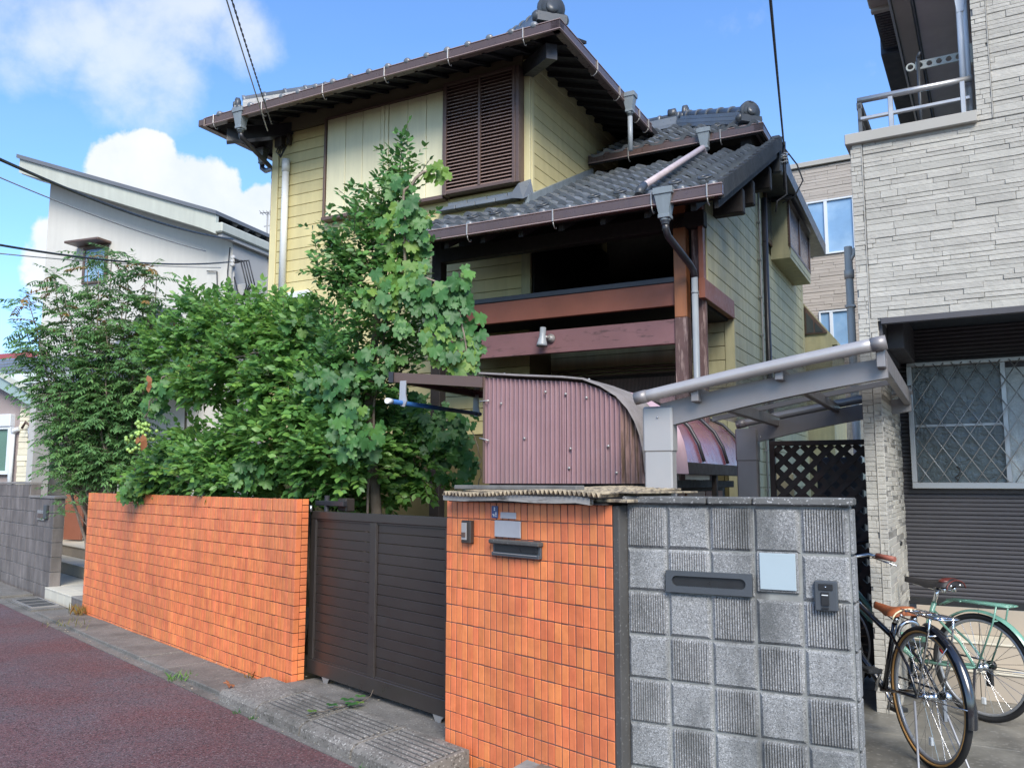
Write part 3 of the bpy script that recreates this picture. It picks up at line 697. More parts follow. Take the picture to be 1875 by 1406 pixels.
for k in range(14, 22):                                 # wall under the balcony
    a = .03 + P_ * k; b = a + P_ - .006
    if a > 2.65: board(w3, (-4.09, -2.10, 8.652, 8.666, a, b), m_sidingsh)
    else: board(w3, (-2.60, -2.10, 8.652, 8.666, a, b), m_sidingsh)
# lattice door
g = MB(); g.box(-4.05, -2.62, 8.60, 8.664, .3, 2.70); dr = Hn.add('lattice_door', g, m_dark)
for w_ in (2.70, 2.735, 2.77):
    g = MB(); g.cbox(-4.05, -2.60, 8.585, 8.66, w_, w_ + .018, .003); Hn.add('door_rail', g, m_bronze, dr)
g = MB()
for i in range(92): g.box(-4.04 + .0155 * i, -4.033 + .0155 * i, 8.588, 8.598, 1.5, 2.66)
Hn.add('bars', g, m_slat, dr, kind='stuff')
# storm shutters and louvres of the upper window
sh = MB(); sh.cbox(-6.985, -6.955, 8.02, 8.135, 4.845, 6.18, .003); sh.cbox(-5.165, -5.125, 7.985, 8.135, 4.845, 6.18, .003); sh.cbox(-4.200, -4.150, 7.975, 8.13, 4.845, 6.20, .003)
sh.cbox(-6.985, -5.165, 8.0, 8.135, 4.82, 4.865, .003); sh.cbox(-6.955, -5.165, 8.02, 8.10, 6.16, 6.185, .002)
fr_ = Hn.add('shutter_frame', sh, m_bronze)
xs = [-6.955, -6.655, -6.385, -6.105, -6.045, -5.985, -5.705, -5.435, -5.17]
for a, b in zip(xs[:-1], xs[1:]):
    g = MB(); g.cbox(a + .003, b - .003, 8.045 if b - a > .1 else 8.035, 8.07, 4.867, 6.158, .005); Hn.add('shutter_panel', g, m_panel, fr_)
g = MB(); g.box(-5.125, -4.20, 8.06, 8.12, 4.86, 6.19); g.cbox(-5.125, -4.20, 7.965, 8.06, 4.845, 4.885, .003); g.cbox(-5.125, -4.20, 7.965, 8.06, 6.16, 6.20, .003)
g.cbox(-5.145, -5.10, 7.963, 8.06, 4.84, 6.2, .003); g.cbox(-4.672, -4.642, 7.963, 8.06, 4.885, 6.16, .003); g.cbox(-4.232, -4.195, 7.963, 8.06, 4.84, 6.2, .003)
lv = Hn.add('louvre_frame', g, m_bronze)
sm = MB(); sm.add([(-.213, -.030, -.017), (.213, -.030, -.017), (.213, .012, .014), (-.213, .012, .014), (-.213, -.030, -.012), (.213, -.030, -.012), (.213, .012, .019), (-.213, .012, .019)],
                  [(0, 3, 2, 1), (4, 5, 6, 7), (0, 1, 5, 4), (1, 2, 6, 5), (2, 3, 7, 6), (3, 0, 4, 7)])
sme = sm.mesh('slat', m_slat)
for x in (-4.887, -4.437):
    for k in range(31): Hn.inst('slat', sme, (x, 8.005, 4.905 + .0412 * k), parent=lv)
# balcony
g = MB(); g.cbox(-4.97, -4.85, 7.5, 7.62, 0, 4.2, .005); Hn.add('post', g, m_dark, label='dark porch post half hidden by the vine')
g = MB(); g.cbox(-2.275, -2.155, 7.5, 7.62, 3.06, 4.2, .005); Hn.add('post', g, m_postup, label='orange brown upper length of the porch post')
g = MB(); g.cbox(-2.277, -2.153, 7.498, 7.622, 0, 3.058, .005); Hn.add('post', g, m_postlo, label='flaking purple lower length of the porch post')
g = MB(); g.cbox(-2.13, -2.01, 7.60, 7.66, 0, 4.2, .004); Hn.add('post', g, m_postlo)
g = MB(); g.cbox(-2.045, -2.0, 7.52, 7.60, 3.38, 4.2, .004); Hn.add('post', g, m_beamo)
g = MB(); g.cbox(-4.85, -2.275, 7.515, 7.575, 2.82, 3.05, .004); Hn.add('beam', g, m_beamp, label='flaking purple beam carrying the spotlight')
g = MB(); g.cbox(-4.85, -2.275, 7.545, 7.60, 3.185, 3.405, .004); Hn.add('beam', g, m_beamo, label='red brown balcony beam')
g = MB(); g.cbox(-4.85, -2.275, 7.53, 7.62, 3.405, 3.455, .004); Hn.add('balcony_rail', g, m_navy)
g = MB(); g.cbox(-2.045, -1.985, 7.50, 8.645, 3.22, 3.405, .004); Hn.add('beam', g, m_beamo, label='red brown beam end under the overhanging side wall')
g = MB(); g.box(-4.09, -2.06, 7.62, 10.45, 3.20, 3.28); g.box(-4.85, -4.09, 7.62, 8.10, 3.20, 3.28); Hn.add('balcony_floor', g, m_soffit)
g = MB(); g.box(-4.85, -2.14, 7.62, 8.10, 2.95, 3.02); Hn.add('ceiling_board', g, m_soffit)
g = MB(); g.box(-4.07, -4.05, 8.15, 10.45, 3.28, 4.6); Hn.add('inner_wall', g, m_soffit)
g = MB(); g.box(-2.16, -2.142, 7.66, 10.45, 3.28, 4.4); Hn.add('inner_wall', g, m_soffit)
# ---- lower roof
m_verge = mat('verge_dark', (.020, .024, .030), .8, .2, 5, rnd=.15, dirt=((.07, .075, .08), .5, 5, (1, 1, 1)))
deck = MB(); 
def rslab(mb, u0, u1, v0, v1, t0, t1): mb.prism([(v0, rt(v0) + t1), (v1, rt(v1) + t1), (v1, rt(v1) + t0), (v0, rt(v0) + t0)], 0, u0, u1)
rslab(deck, -4.08, -1.68, 6.94, 9.83, -.13, -.045); rslab(deck, -5.25, -4.08, 6.94, 8.10, -.13, -.045)
roof1 = Hn.add('roof', deck, m_soffit, label='lower tiled porch roof')
def tilemesh(name, m, knob=False):
    g = MB(); n = 12; W_ = .268; vs = []
    def z(x):
        x = x / W_
        return -.026 * math.sin(PI * min(x / .64, 1)) + (.034 * math.sin(PI * (x - .60) / .40) if x > .60 else 0)
    t = .029
    for j, (y, o) in enumerate(((0, t), (.14, t * .5), (.278, 0))):
        for i in range(n + 1): vs.append((W_ * i / n, y, z(W_ * i / n) + o))
    F = [(j * (n + 1) + i, j * (n + 1) + i + 1, (j + 1) * (n + 1) + i + 1, (j + 1) * (n + 1) + i) for j in range(2) for i in range(n)]
    g.add(vs, F, True)
    vs = []
    for i in range(n + 1): x = W_ * i / n; vs += [(x, 0, z(x) + t), (x, .004, z(x) - .012)]
    g.add(vs, [(2 * i, 2 * i + 1, 2 * i + 3, 2 * i + 2) for i in range(n)])
    vs = [(0, 0, z(0) + t), (0, .278, 0), (0, .278, -.014), (0, 0, z(0) - .012 + .0)] + [(W_, 0, z(W_) + t), (W_, .278, z(W_)), (W_, .278, -.014), (W_, 0, z(W_) - .012)]
    g.add(vs, [(0, 1, 2, 3), (7, 6, 5, 4)])
    if knob:
        g.ball((W_ * .80, -.012, .028), .046, 12, 8, (1, .75, .9))
    return g.mesh(name, m)
tme = tilemesh('roof_tile', m_rtile); tke = tilemesh('eave_tile', m_rtile, True)
def lay(parent, u0, cols, row0, rows, v0, w0, th, ok, eave=True):
    c_, s_ = math.cos(th), math.sin(th)
    for r in range(rows):
        for c in range(cols):
            d = .232 * r; v = v0 + d * c_; w_ = w0 + d * s_; u = u0 + .265 * c
            if not ok(u + .13, v + .1): continue
            Hn.inst('roof_tile', tke if (r == 0 and eave) else tme, (u, v + random.gauss(0, .002), w_ + random.gauss(0, .0015)), (th - .095 + random.gauss(0, .004), random.gauss(0, .006), random.gauss(0, .004)), parent=parent)
lay(roof1, -1.945 - .265 * 12, 13, 0, 15, 6.885, rt(6.885) - .012, TH, lambda u, v: (u > -4.03 and v < 9.86) or v < 7.96)
rg = MB(); rg.ring((0, 0, 0), (0, -.6, 1), .055, .012, 18, 6, 0, 2 * PI); rge = rg.mesh('snow_guard', m_rtiled)
for u in (-1.86, -2.13, -2.66, -2.92, -3.46, -3.99, -4.25, -4.78, -5.05):
    Hn.inst('snow_guard', rge, (u - .02, 6.885 + .232 * .892 + .10, rt(7.19) + .055), parent=roof1)
for k in range(14):                                     # verge tiles down the right edge
    v = 6.885 + .207 * k; g = MB(); top = .045
    g.prism([(v, rt(v) - .11), (v, rt(v) + top + .012), (v + .222, rt(v + .222) + top - .004), (v + .222, rt(v + .222) - .11)], 0, -1.690, -1.640)
    Hn.add('verge_tile', g, m_verge, roof1)
g = MB(); g.prism([(6.93, rt(6.93) - .20), (6.93, rt(6.93) - .11), (9.85, rt(9.85) - .11), (9.85, rt(9.85) - .20)], 0, -1.735, -1.700); Hn.add('verge_board', g, m_dark)
for (v, a, b, u0) in ((7.93, 4.11, 4.36, -4.9), (8.42, 4.34, 4.60, -2.2), (9.36, 4.80, 5.06, -2.2)):
    g = MB(); g.cbox(u0, -1.715, v, v + .12, a, b, .012); Hn.add('purlin', g, m_dark)
g = MB(); g.cbox(-4.9, -1.98, 7.5, 7.62, 3.90, 4.05, .006); Hn.add('eave_beam', g, m_dark)
for k in range(8):
    u = -1.95 - .42 * k; g = MB(); rslab(g, u, u + .05, 6.97, 7.9, -.20, -.13); Hn.add('rafter', g, m_dark)
# flashing against the upper block
g = MB(); g.prism([(7.98, rt(7.98) + .0), (7.98, rt(7.98) + .085), (9.85, rt(9.85) + .075), (9.85, rt(9.85) - .01)], 0, -4.078, -4.030); Hn.add('flashing', g, m_hopper)
g = MB(); g.add([(-4.26, 7.93, 4.66), (-4.05, 7.88, 4.60), (-4.03, 8.10, 4.72), (-4.07, 8.11, 4.90), (-4.20, 8.0, 4.80), (-4.15, 7.97, 4.82)], [(0, 1, 5, 4), (1, 2, 3, 5), (4, 5, 3), (0, 4, 3, 2), (0, 2, 1)]); Hn.add('flashing', g, m_rtile)
for k in range(4):
    for (v, a) in ((8.00, 4.668), (8.045, 4.722)):
        g = MB(); g.cbox(-5.25 + .262 * k + (.13 if a > 4.7 else 0), -4.995 + .262 * k + (.13 if a > 4.7 else 0), v, 8.12, a, a + .046, .006); Hn.add('ridge_tile', g, m_rtile, roof1)
# ---- gutters
m_liphl = mat('gutter_lip_highlight', (.30, .22, .21), .35, .08)  # highlight along the gutter edges, painted as a paler brown-pink lip colour
def gutter(name_parent, p0, p1, fr_axis, label=None):
    """square gutter from p0 to p1 (centre of the bottom outer edge), axis 0 = along u, 1 = along v"""
    (u0, v0, w0), (u1, v1, w1) = p0, p1; g = MB(); l = MB()
    if fr_axis == 0:
        g.cbox(u0, u1, v0, v0 + .11, w0 + .012, w0 + .10, .006); l.cbox(u0, u1, v0 - .006, v0 + .02, w0, w0 + .012, .003); l.cbox(u0, u1, v0 - .006, v0 + .02, w0 + .10, w0 + .110, .003)
    else:
        g.cbox(u0 - .11, u0, v0, v1, w0 + .012, w0 + .10, .006); l.cbox(u0 - .02, u0 + .006, v0, v1, w0, w0 + .012, .003); l.cbox(u0 - .02, u0 + .006, v0, v1, w0 + .10, w0 + .110, .003)
    o = Hn.add('gutter', g, m_gutter, label=label); Hn.add('lip', l, m_liphl, o); return o
cl = MB(); cl.cbox(-.007, .007, -.014, .0, -.004, .116, .003); cl.tube([(0, 0, -.004), (0, .01, -.03), (0, .04, -.055), (0, .07, -.05), (0, .075, -.03)], .005, 6); cle = cl.mesh('gutter_clip', m_clip)
def clips(go, axis, fixed, w0, vals):
    for x in vals:
        if axis == 0: Hn.inst('gutter_clip', cle, (x, fixed, w0), parent=go)
        else: Hn.inst('gutter_clip', cle, (fixed, x, w0), (0, 0, PI / 2), parent=go)
g1 = gutter(None, (-5.27, 6.83, 3.925), (-1.642, 6.83, 3.925), 0); clips(g1, 0, 6.83, 3.925, (-1.768, -2.255, -3.20, -4.12, -5.0))
g2 = gutter(None, (-8.40, 7.36, 6.115), (-3.36, 7.36, 6.115), 0); clips(g2, 0, 7.36, 6.115, (-3.78, -4.7, -5.55, -6.45, -7.42, -8.25))
g3 = gutter(None, (-3.36, 7.36, 6.115), (-3.36, 10.25, 6.115), 1); clips(g3, 1, -3.36, 6.115, (8.35, 9.05, 9.75, 10.1))
g4 = gutter(None, (-4.07, 9.77, 5.645), (-1.85, 9.77, 5.645), 0); clips(g4, 0, 9.77, 5.645, (-3.52, -2.35)) 
g5 = gutter(None, (-1.85, 9.77, 5.645), (-1.85, 10.6, 5.645), 1)
g6 = gutter(None, (-8.42, 7.36, 6.115), (-8.42, 12.0, 6.115), 1)
def hopper(c, w1, s=1., m=None, name='rain_hopper'):
    g = MB(); g.cbox(c[0] - .088 * s, c[0] + .088 * s, c[1] - .075 * s, c[1] + .075 * s, w1 - .03, w1 + .03, .004); frustum(g, c, .045 * s, .045 * s, w1 - .20 * s, .075 * s, .065 * s, w1 - .03)
    g.cbox(c[0] - .052 * s, c[0] + .052 * s, c[1] - .052 * s, c[1] + .052 * s, w1 - .235 * s, w1 - .20 * s, .004); g.lathe((c[0], c[1], w1 - .235 * s), (0, 0, -1), [(0, .045 * s), (.02, .045 * s), (.02, .036 * s), (.05, .036 * s)], 12)
    return Hn.add(name, g, m or m_hopper)
hopper((-2.145, 6.86), 4.035)
g = MB(); g.tube([(-2.145, 6.86, 3.76), (-2.145, 6.87, 3.71), (-2.14, 6.92, 3.66), (-2.08, 7.34, 3.51), (-2.065, 7.42, 3.46), (-2.06, 7.43, 3.40)], .032, 10); Hn.add('downpipe', g, m_piped, label='dark bent downpipe under the porch gutter')
g = MB(); g.tube([(-2.06, 7.43, 3.42), (-2.06, 7.43, .05)], .030, 10)
for w_ in (3.25, 2.45): g.lathe((-2.06, 7.43, w_), (0, 0, 1), [(0, .034), (.02, .034)], 12); g.box(-2.08, -2.04, 7.46, 7.50, w_, w_ + .015)
Hn.add('downpipe', g, m_pipe, label='grey blue straight downpipe beside the porch post')
hopper((-2.54, 9.76), 5.77, .95)
g = MB(); g.tube([(-2.54, 9.76, 5.50), (-2.54, 9.74, 5.45), (-2.53, 9.62, rt(9.62) + .10), (-2.40, 6.98, rt(6.98) + .085)], .032, 10); Hn.add('downpipe', g, m_pipelil, label='faded lilac downpipe lying across the roof tiles')
g = MB(); g.tube([(-2.40, 7.06, rt(7.06) + .09), (-2.395, 6.93, rt(6.93) + .07), (-2.395, 6.90, rt(6.9) + .03)], .038, 10); Hn.add('pipe_elbow', g, m_rtiled)
hopper((-3.31, 9.27), 6.19, .9)
g = MB(); g.tube([(-3.31, 9.27, 5.95), (-3.31, 9.27, 5.5)], .030, 10); Hn.add('downpipe', g, m_pipe)
hopper((-7.82, 7.41), 6.205, 1.)
g = MB(); g.tube([(-7.82, 7.41, 5.93), (-7.82, 7.43, 5.87), (-7.86, 7.70, 5.80), (-7.93, 8.05, 5.72)], .032, 10); Hn.add('downpipe', g, m_piped)
hopper((-8.32, 8.3), 6.10, .8)
g = MB(); g.tube([(-8.32, 8.3, 5.90), (-8.32, 8.3, 5.85), (-8.25, 8.3, 5.80), (-8.02, 8.2, 5.76), (-7.98, 8.18, 5.70), (-7.98, 8.18, 5.60)], .034, 10); Hn.add('downpipe', g, m_piped)
g = MB(); g.tube([(-7.98, 8.18, 5.62), (-7.98, 8.18, .05)], .030, 10); Hn.add('downpipe', g, m_beamp)
# ---- upper roof (hipped)
eu0, eu1, ev0, ev1, ew = -8.40, -3.38, 7.40, 12.42, 6.13
au, av = (eu0 + eu1) / 2, (ev0 + ev1) / 2
g = MB(); top = [(eu0, ev0, ew + .10), (eu1, ev0, ew + .10), (eu1, ev1, ew + .10), (eu0, ev1, ew + .10), (au, av, ew + .10 + 2.51 * .46)]
bot = [(eu0, ev0, ew + .02), (eu1, ev0, ew + .02), (eu1, ev1, ew + .02), (eu0, ev1, ew + .02), (au, av, ew + 2.51 * .33)]
g.add(top + bot, [(0, 1, 4), (1, 2, 4), (2, 3, 4), (3, 0, 4), (6, 5, 9), (7, 6, 9), (8, 7, 9), (5, 8, 9), (0, 5, 6, 1), (1, 6, 7, 2), (2, 7, 8, 3), (3, 8, 5, 0)])
roof2 = Hn.add('roof', g, m_soffit, label='high hipped roof')
th2 = math.atan(.46)
lay(roof2, eu0 + .02, 18, 0, 4, ev0 + .0, ew + .075, th2, lambda u, v: (u - eu0) > (v - ev0) - .05 and (eu1 - u) > (v - ev0) - .05)
for k in range(17):
    u = eu0 + .3 + .29 * k; g = MB(); g.prism([(7.45, ew - .015), (8.2, ew + .235), (8.2, ew + .27), (7.45, ew + .02)], 0, u, u + .04); Hn.add('rafter', g, m_soffit)
for k in range(10):
    v = 7.7 + .29 * k; g = MB(); g.prism([(-4.2, ew + .22), (-3.45, ew - .015), (-3.45, ew + .02), (-4.2, ew + .27)], 1, v, v + .04); Hn.add('rafter', g, m_soffit)
def hipbeam(c, d, w_, ln=.42):
    g = MB(); p0 = Vector((c[0] + d[0] * .17, c[1] + d[1] * .17, w_)); p1 = p0 + Vector((d[0] * ln, d[1] * ln, .33 * ln)); obox(g, p0, p1, .12, -.20, -.03); return Hn.add('hip_beam', g, m_piped)
hipbeam((eu1, ev0), (-1, 1), ew, .7); hipbeam((eu0, ev0), (1, 1), ew, .9)
def onigawara(p, d, r=.13, parent=None):
    g = MB(); d = Vector(d).normalized(); s_ = Vector((-d.y, d.x, 0)); p = Vector(p)
    g.lathe(p + Vector((0, 0, r * .9)), -d, [(-.02, r * .55), (0, r), (.05, r), (.06, r * .82), (.045, r * .78), (.05, r * .5), (.08, r * .42), (.085, .0)], 20)
    for k in (-1, 1):
        q = p + s_ * k * r * .95 + Vector((0, 0, r * .25)); g.ball(q, r * .45, 10, 6)
    obox(g, p - d * .02 - s_ * r * 1.1, p - d * .02 + s_ * r * 1.1, .09, -r * .2, r * .45)
    g.lathe(p + d * .12 + Vector((0, 0, r * 1.2)), -d, [(-.1, r * .62), (.0, r * .62), (.02, 0)], 14)
    return Hn.add('ridge_end_tile', g, m_rtiled, parent)
def ridge(p0, p1, parent, h=.15, wd=.15, n=None, r=.062):
    p0, p1 = Vector(p0), Vector(p1); ln = (p1 - p0).length; n = n or max(1, int(ln / .27))
    for k in range(3):
        g = MB(); obox(g, p0, p1, wd + .05 - .02 * k, -.06 + h / 3 * k, -.065 + h / 3 * (k + 1)); Hn.add('ridge_course', g, m_rtile, parent)
    for i in range(n):
        a = p0.lerp(p1, i / n); b = p0.lerp(p1, (i + 1) / n + .01); z = Vector((0, 0, h - .045))
        g = MB(); g.tube([a + z, a.lerp(b, .12) + z, a.lerp(b, .13) + z, b + z], [r * 1.18, r * 1.18, r, r * .96], 12); Hn.add('ridge_tile', g, m_rtile, parent)
def hz(t): return ew + .17 + .46 * t
ridge((eu1 - .25, ev0 + .25, hz(.25)), (au, av, hz(2.51)), roof2); onigawara((eu1 - .20, ev0 + .20, hz(.2) - .03), (-1, 1, 0), .15, roof2)
ridge((eu0 + .30, ev0 + .30, hz(.30)), (au, av, hz(2.51)), roof2, .13); onigawara((eu0 + .27, ev0 + .27, hz(.27) - .06), (1, 1, 0), .10, roof2)
# ---- middle roof (hipped, ridge along the front)
mu1, mv0, mw = -1.88, 9.80, 5.70; S3 = .56; mr = 11.15; mh = mr - mv0
g = MB(); mp = mu1 - mh; mb_ = 2 * mr - mv0
top = [(-6, mv0, mw), (mu1, mv0, mw), (mu1, mb_, mw), (-6, mb_, mw), (-6, mr, mw + mh * S3), (mp, mr, mw + mh * S3)]
g.add([(a, b, c + .02) for a, b, c in top] + [(a, b, c - .07) for a, b, c in top], [(0, 1, 5, 4), (1, 2, 5), (2, 3, 4, 5), (6, 10, 11, 7), (7, 11, 8), (8, 11, 10, 9), (0, 6, 7, 1), (1, 7, 8, 2)])
roof3 = Hn.add('roof', g, m_soffit, label='middle hipped roof behind the lower one')
th3 = math.atan(S3)
lay(roof3, -4.02, 8, 0, 7, mv0 - .04, mw + .04, th3, lambda u, v: (mu1 - u) > (v - mv0) - .06 and v < mr, eave=False)
def mz(t): return mw + .10 + S3 * t
ridge((mu1 - .22, mv0 + .22, mz(.22)), (mp, mr, mz(mh)), roof3, .16, .16, 6); onigawara((mu1 - .17, mv0 + .17, mz(.17) - .02), (-1, 1, 0), .13, roof3)
ridge((mp, mr, mz(mh) - .01), (-5.2, mr, mz(mh) - .01), roof3, .16, .16); onigawara((mp + .05, mr, mz(mh) + .02), (-1, 0, 0), .12, roof3)
hipbeam((mu1, mv0), (-1, 1), mw - .06, .5)
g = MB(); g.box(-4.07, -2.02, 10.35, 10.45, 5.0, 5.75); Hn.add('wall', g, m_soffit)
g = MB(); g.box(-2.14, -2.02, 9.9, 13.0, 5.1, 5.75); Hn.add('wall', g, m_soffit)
for u in (-1.99, -2.46, -2.73, -3.25): Hn.inst('snow_guard', rge, (u - .0, mv0 + .27, mw + .25), parent=roof3)
# rear slope over the bay
g = MB(); g.prism([(9.86, 5.40), (9.90, 5.50), (10.4, 5.30), (13.22, 5.13), (13.20, 4.95), (9.90, 5.18)], 0, -2.3, -1.640); roof4 = Hn.add('roof', g, m_rtiled, label='dark low roof edge over the side bay')
g = MB(); g.cbox(-1.78, -1.66, 9.80, 9.93, 5.12, 5.58, .02); Hn.add('verge_end', g, m_rtiled)
g = MB(); g.tube([(-1.70, 10.7, 5.12), (-1.70, 13.0, 5.02)], .035, 10); g.tube([(-1.95, 10.7, 5.10), (-1.70, 10.7, 5.12)], .03, 8); Hn.add('gutter', g, m_piped, label='thin dark gutter over the bay')
# bay box
m_baypane = mat('bay_pane', (.16, .14, .15), .2, .1, 4, spec=.6)
g = MB(); g.box(-2.0, -1.775, 10.80, 10.83, 4.41, 5.16); g.box(-2.0, -1.775, 12.40, 12.43, 4.41, 5.16); g.box(-2.0, -1.765, 10.80, 12.43, 4.36, 4.41); g.box(-1.79, -1.76, 10.83, 12.40, 4.41, 4.52)
bay = Hn.add('bay_box', g, m_sidingsh)
g = MB()
for a, b in ((10.80, 10.85), (11.56, 11.62), (12.38, 12.43)): g.cbox(-1.79, -1.755, a, b, 4.52, 5.16, .003)
g.cbox(-1.79, -1.755, 10.8, 12.43, 4.50, 4.54, .003); g.cbox(-1.79, -1.755, 10.8, 12.43, 5.12, 5.16, .003); Hn.add('window_frame', g, m_bronze, bay)
for a, b in ((10.85, 11.56), (11.62, 12.38)):
    g = MB(); g.box(-1.785, -1.772, a, b, 4.54, 5.12); Hn.add('pane', g, m_baypane, bay)
g = MB(); g.cbox(-2.0, -1.975, 10.50, 10.80, 4.52, 5.28, .004); wn = Hn.add('window', g, m_bronze); g = MB(); g.box(-1.976, -1.972, 10.54, 10.76, 4.57, 5.22); Hn.add('pane', g, m_glass, wn)
g = MB(); g.tube([(-1.94, 10.13, 4.95), (-1.94, 10.13, .05)], .036, 10); Hn.add('downpipe', g, m_piped, label='dark downpipe on the side wall')
g = MB(); g.tube([(-1.97, 9.97, 5.0), (-1.97, 9.96, .05)], .012, 6)
for k in range(8): g.box(-1.995, -1.955, 9.945, 9.985, 4.6 - .45 * k, 4.62 - .45 * k)
Hn.add('conduit', g, m_wireg)
# back lean-to
g = MB(); g.prism([(-2.3, 4.32), (-2.0, 4.26), (-1.55, 3.66), (-1.55, 3.60), (-1.62, 3.60), (-1.66, .0), (-2.3, .0)], 1, 13.30, 14.8); lt = Hn.add('lean_to', g, m_sidingsh)
g = MB(); g.prism([(-1.99, 4.22), (-1.68, 3.80), (-1.68, 3.78), (-1.99, 3.78)], 1, 13.27, 13.295); Hn.add('window', g, m_bronze, lt)
g = MB(); g.prism([(-1.97, 4.12), (-1.87, 3.98), (-1.87, 3.80), (-1.97, 3.80)], 1, 13.262, 13.27); g.prism([(-1.85, 3.96), (-1.74, 3.82), (-1.74, 3.80), (-1.85, 3.80)], 1, 13.262, 13.27); Hn.add('pane', g, m_glass, lt)
# front left ducts and boxes
g = MB(); g.tube([(-7.655, 8.06, 5.60), (-7.655, 8.06, 3.96)], .045, 14); g.tube([(-7.655, 8.06, 5.60), (-7.655, 8.06, 5.77)], .052, 14); Hn.add('cover_duct', g, m_white, label='white upright pipe duct on the yellow front')
g = MB(); g.cbox(-7.71, -7.16, 8.0, 8.115, 3.86, 3.96, .02); Hn.add('cover_duct', g, m_white)
g = MB(); g.cbox(-7.84, -7.72, 8.02, 8.115, 5.95, 6.13, .01); g.cbox(-7.66, -7.60, 8.04, 8.115, 5.97, 6.12, .02); Hn.add('service_box', g, m_gatef)
g = MB()
for k in range(4): g.tube([(-7.78 + .03 * k, 8.05, 5.97), (-7.76 + .03 * k, 7.98, 5.86 - .03 * k), (-7.68, 7.98, 5.80 - .01 * k), (-7.63, 8.05, 5.97)], .007, 6)
Hn.add('service_cable', g, m_wire)
# spotlight on the beam
T = Thing('spotlight', 'grey conical spotlight mounted on the purple porch beam', 'spotlight', HS, (-3.56, 7.45, 2.97))
g = MB(); g.lathe((-3.545, 7.515, 2.965), (0, -1, 0), [(0, .045), (.02, .045), (.03, .03), (.06, .02)], 16); g.tube([(-3.545, 7.46, 2.965), (-3.575, 7.42, 2.975)], .014, 8); T.add('mount', g, m_clip)
g = MB(); d = Vector((-.02, -.12, -1)); g.lathe((-3.59, 7.42, 3.065), d, [(0, .0), (.0, .030), (.09, .032), (.12, .040), (.17, .052), (.19, .056), (.187, .050), (.13, .034)], 18, False); T.add('shade', g, m_pipe)
g = MB(); g.ball((-3.595, 7.40, 2.915), .03, 12, 8); T.add('lamp', g, m_obsl)

# ================================================================== CORRUGATED SHED, CANOPY, AWNING
prof = [(-2.78, 2.245), (-2.50, 2.215), (-2.18, 2.185), (-2.04, 2.165), (-1.93, 2.120), (-1.825, 2.052), (-1.756, 1.975), (-1.713, 1.90), (-1.683, 1.815), (-1.665, 1.72), (-1.655, 1.60)]
def pz(u):
    for (a, b), (c, d) in zip(prof[:-1], prof[1:]):
        if a <= u <= c: return b + (d - b) * (u - a) / (c - a)
    return prof[0][1] if u < prof[0][0] else prof[-1][1]
T = Thing('corrugated_shed', 'lavender corrugated shed wall under a curved corrugated roof', 'shed', HS, (-2.2, 5.2, 0))
def corr(u0, u1, v, w0, m, off=0, lbl=None):
    g = MB(); n = int((u1 - u0) / .032 * 8); vs = []; nz = 6
    for i in range(n + 1):
        u = u0 + (u1 - u0) * i / n; z1 = pz(u) - .012
        for j in range(nz + 1):
            z = w0 + (z1 - w0) * j / nz; vs.append((u - .012 * (z1 - z) * 0, v + off - .0105 * math.cos(2 * PI * (u - u0) / .032) + .004 * math.sin(3 * z + 5 * u), z))
    F = [(i * (nz + 1) + j, (i + 1) * (nz + 1) + j, (i + 1) * (nz + 1) + j + 1, i * (nz + 1) + j + 1) for i in range(n) for j in range(nz)]
    g.add(vs, F, True); return T.add('corrugated_sheet', g, m, label=lbl)
corr(-2.747, -2.165, 4.80, 1.535, m_lav); corr(-2.185, -1.80, 4.80, 1.535, m_lav, -.006); corr(-1.805, -1.66, 4.80, 1.535, m_lavold, .004, 'rusty brown corrugated sheet')
g = MB(); g.cbox(-2.755, -2.742, 4.78, 4.82, 1.535, 2.235, .003); T.add('edge_strip', g, m_bronze)
g = MB(); g.box(-2.73, -1.68, 4.83, 4.86, .05, 1.55); g.box(-2.73, -2.70, 4.84, 5.6, .05, 2.1); T.add('lower_wall', g, m_soffit)
def croof(v0, v1, m, name, amp=.008, pitch=.032, lift=0, u_from=None, sub=8):
    g = MB(); nv = max(2, int((v1 - v0) / pitch * sub)) if amp else 8; P = [p for p in prof if u_from is None or p[0] >= u_from]; vs = []
    for (i, p) in enumerate(P):
        q0 = P[max(i - 1, 0)]; q1 = P[min(i + 1, len(P) - 1)]; nx, nz = -(q1[1] - q0[1]), (q1[0] - q0[0]); l = math.hypot(nx, nz); nx /= l; nz /= l
        for j in range(nv + 1):
            v = v0 + (v1 - v0) * j / nv; a = amp * math.sin(2 * PI * v / pitch) + lift if amp else lift; vs.append((p[0] + nx * a, v, p[1] + nz * a))
    k = nv + 1; F = [(i * k + j, (i + 1) * k + j, (i + 1) * k + j + 1, i * k + j + 1) for i in range(len(P) - 1) for j in range(nv)]
    g.add(vs, F, True); return T.add(name, g, m)
croof(4.765, 5.30, m_corrgrey, 'roof_sheet', lift=.012); croof(5.26, 5.68, m_corrpink, 'roof_sheet', lift=.002)
bt = MB(); bt.ball((0, 0, 0), .009, 8, 5); bte = bt.mesh('screw_cap', m_clip)
for (u, w_) in ((-2.30, 2.11), (-2.16, 2.09), (-2.02, 2.06), (-2.45, 1.82), (-2.13, 1.75), (-1.88, 1.76), (-2.14, 1.63), (-1.83, 1.60), (-2.62, 2.05)):
    T.inst('screw_cap', bte, (u, 4.785, w_))
for (u, v) in ((-2.62, 4.83), (-2.05, 4.9), (-2.25, 5.1), (-1.74, 4.85)): T.inst('screw_cap', bte, (u, v, pz(u) + .02))
for w_ in (2.07, 1.83): 
    g = MB(); g.tube([(-2.775, 4.775, w_ + .0), (-2.70, 4.772, w_ + (.002 if w_ > 2 else -.02))], .005, 6); T.add('wire_tie', g, m_clip)
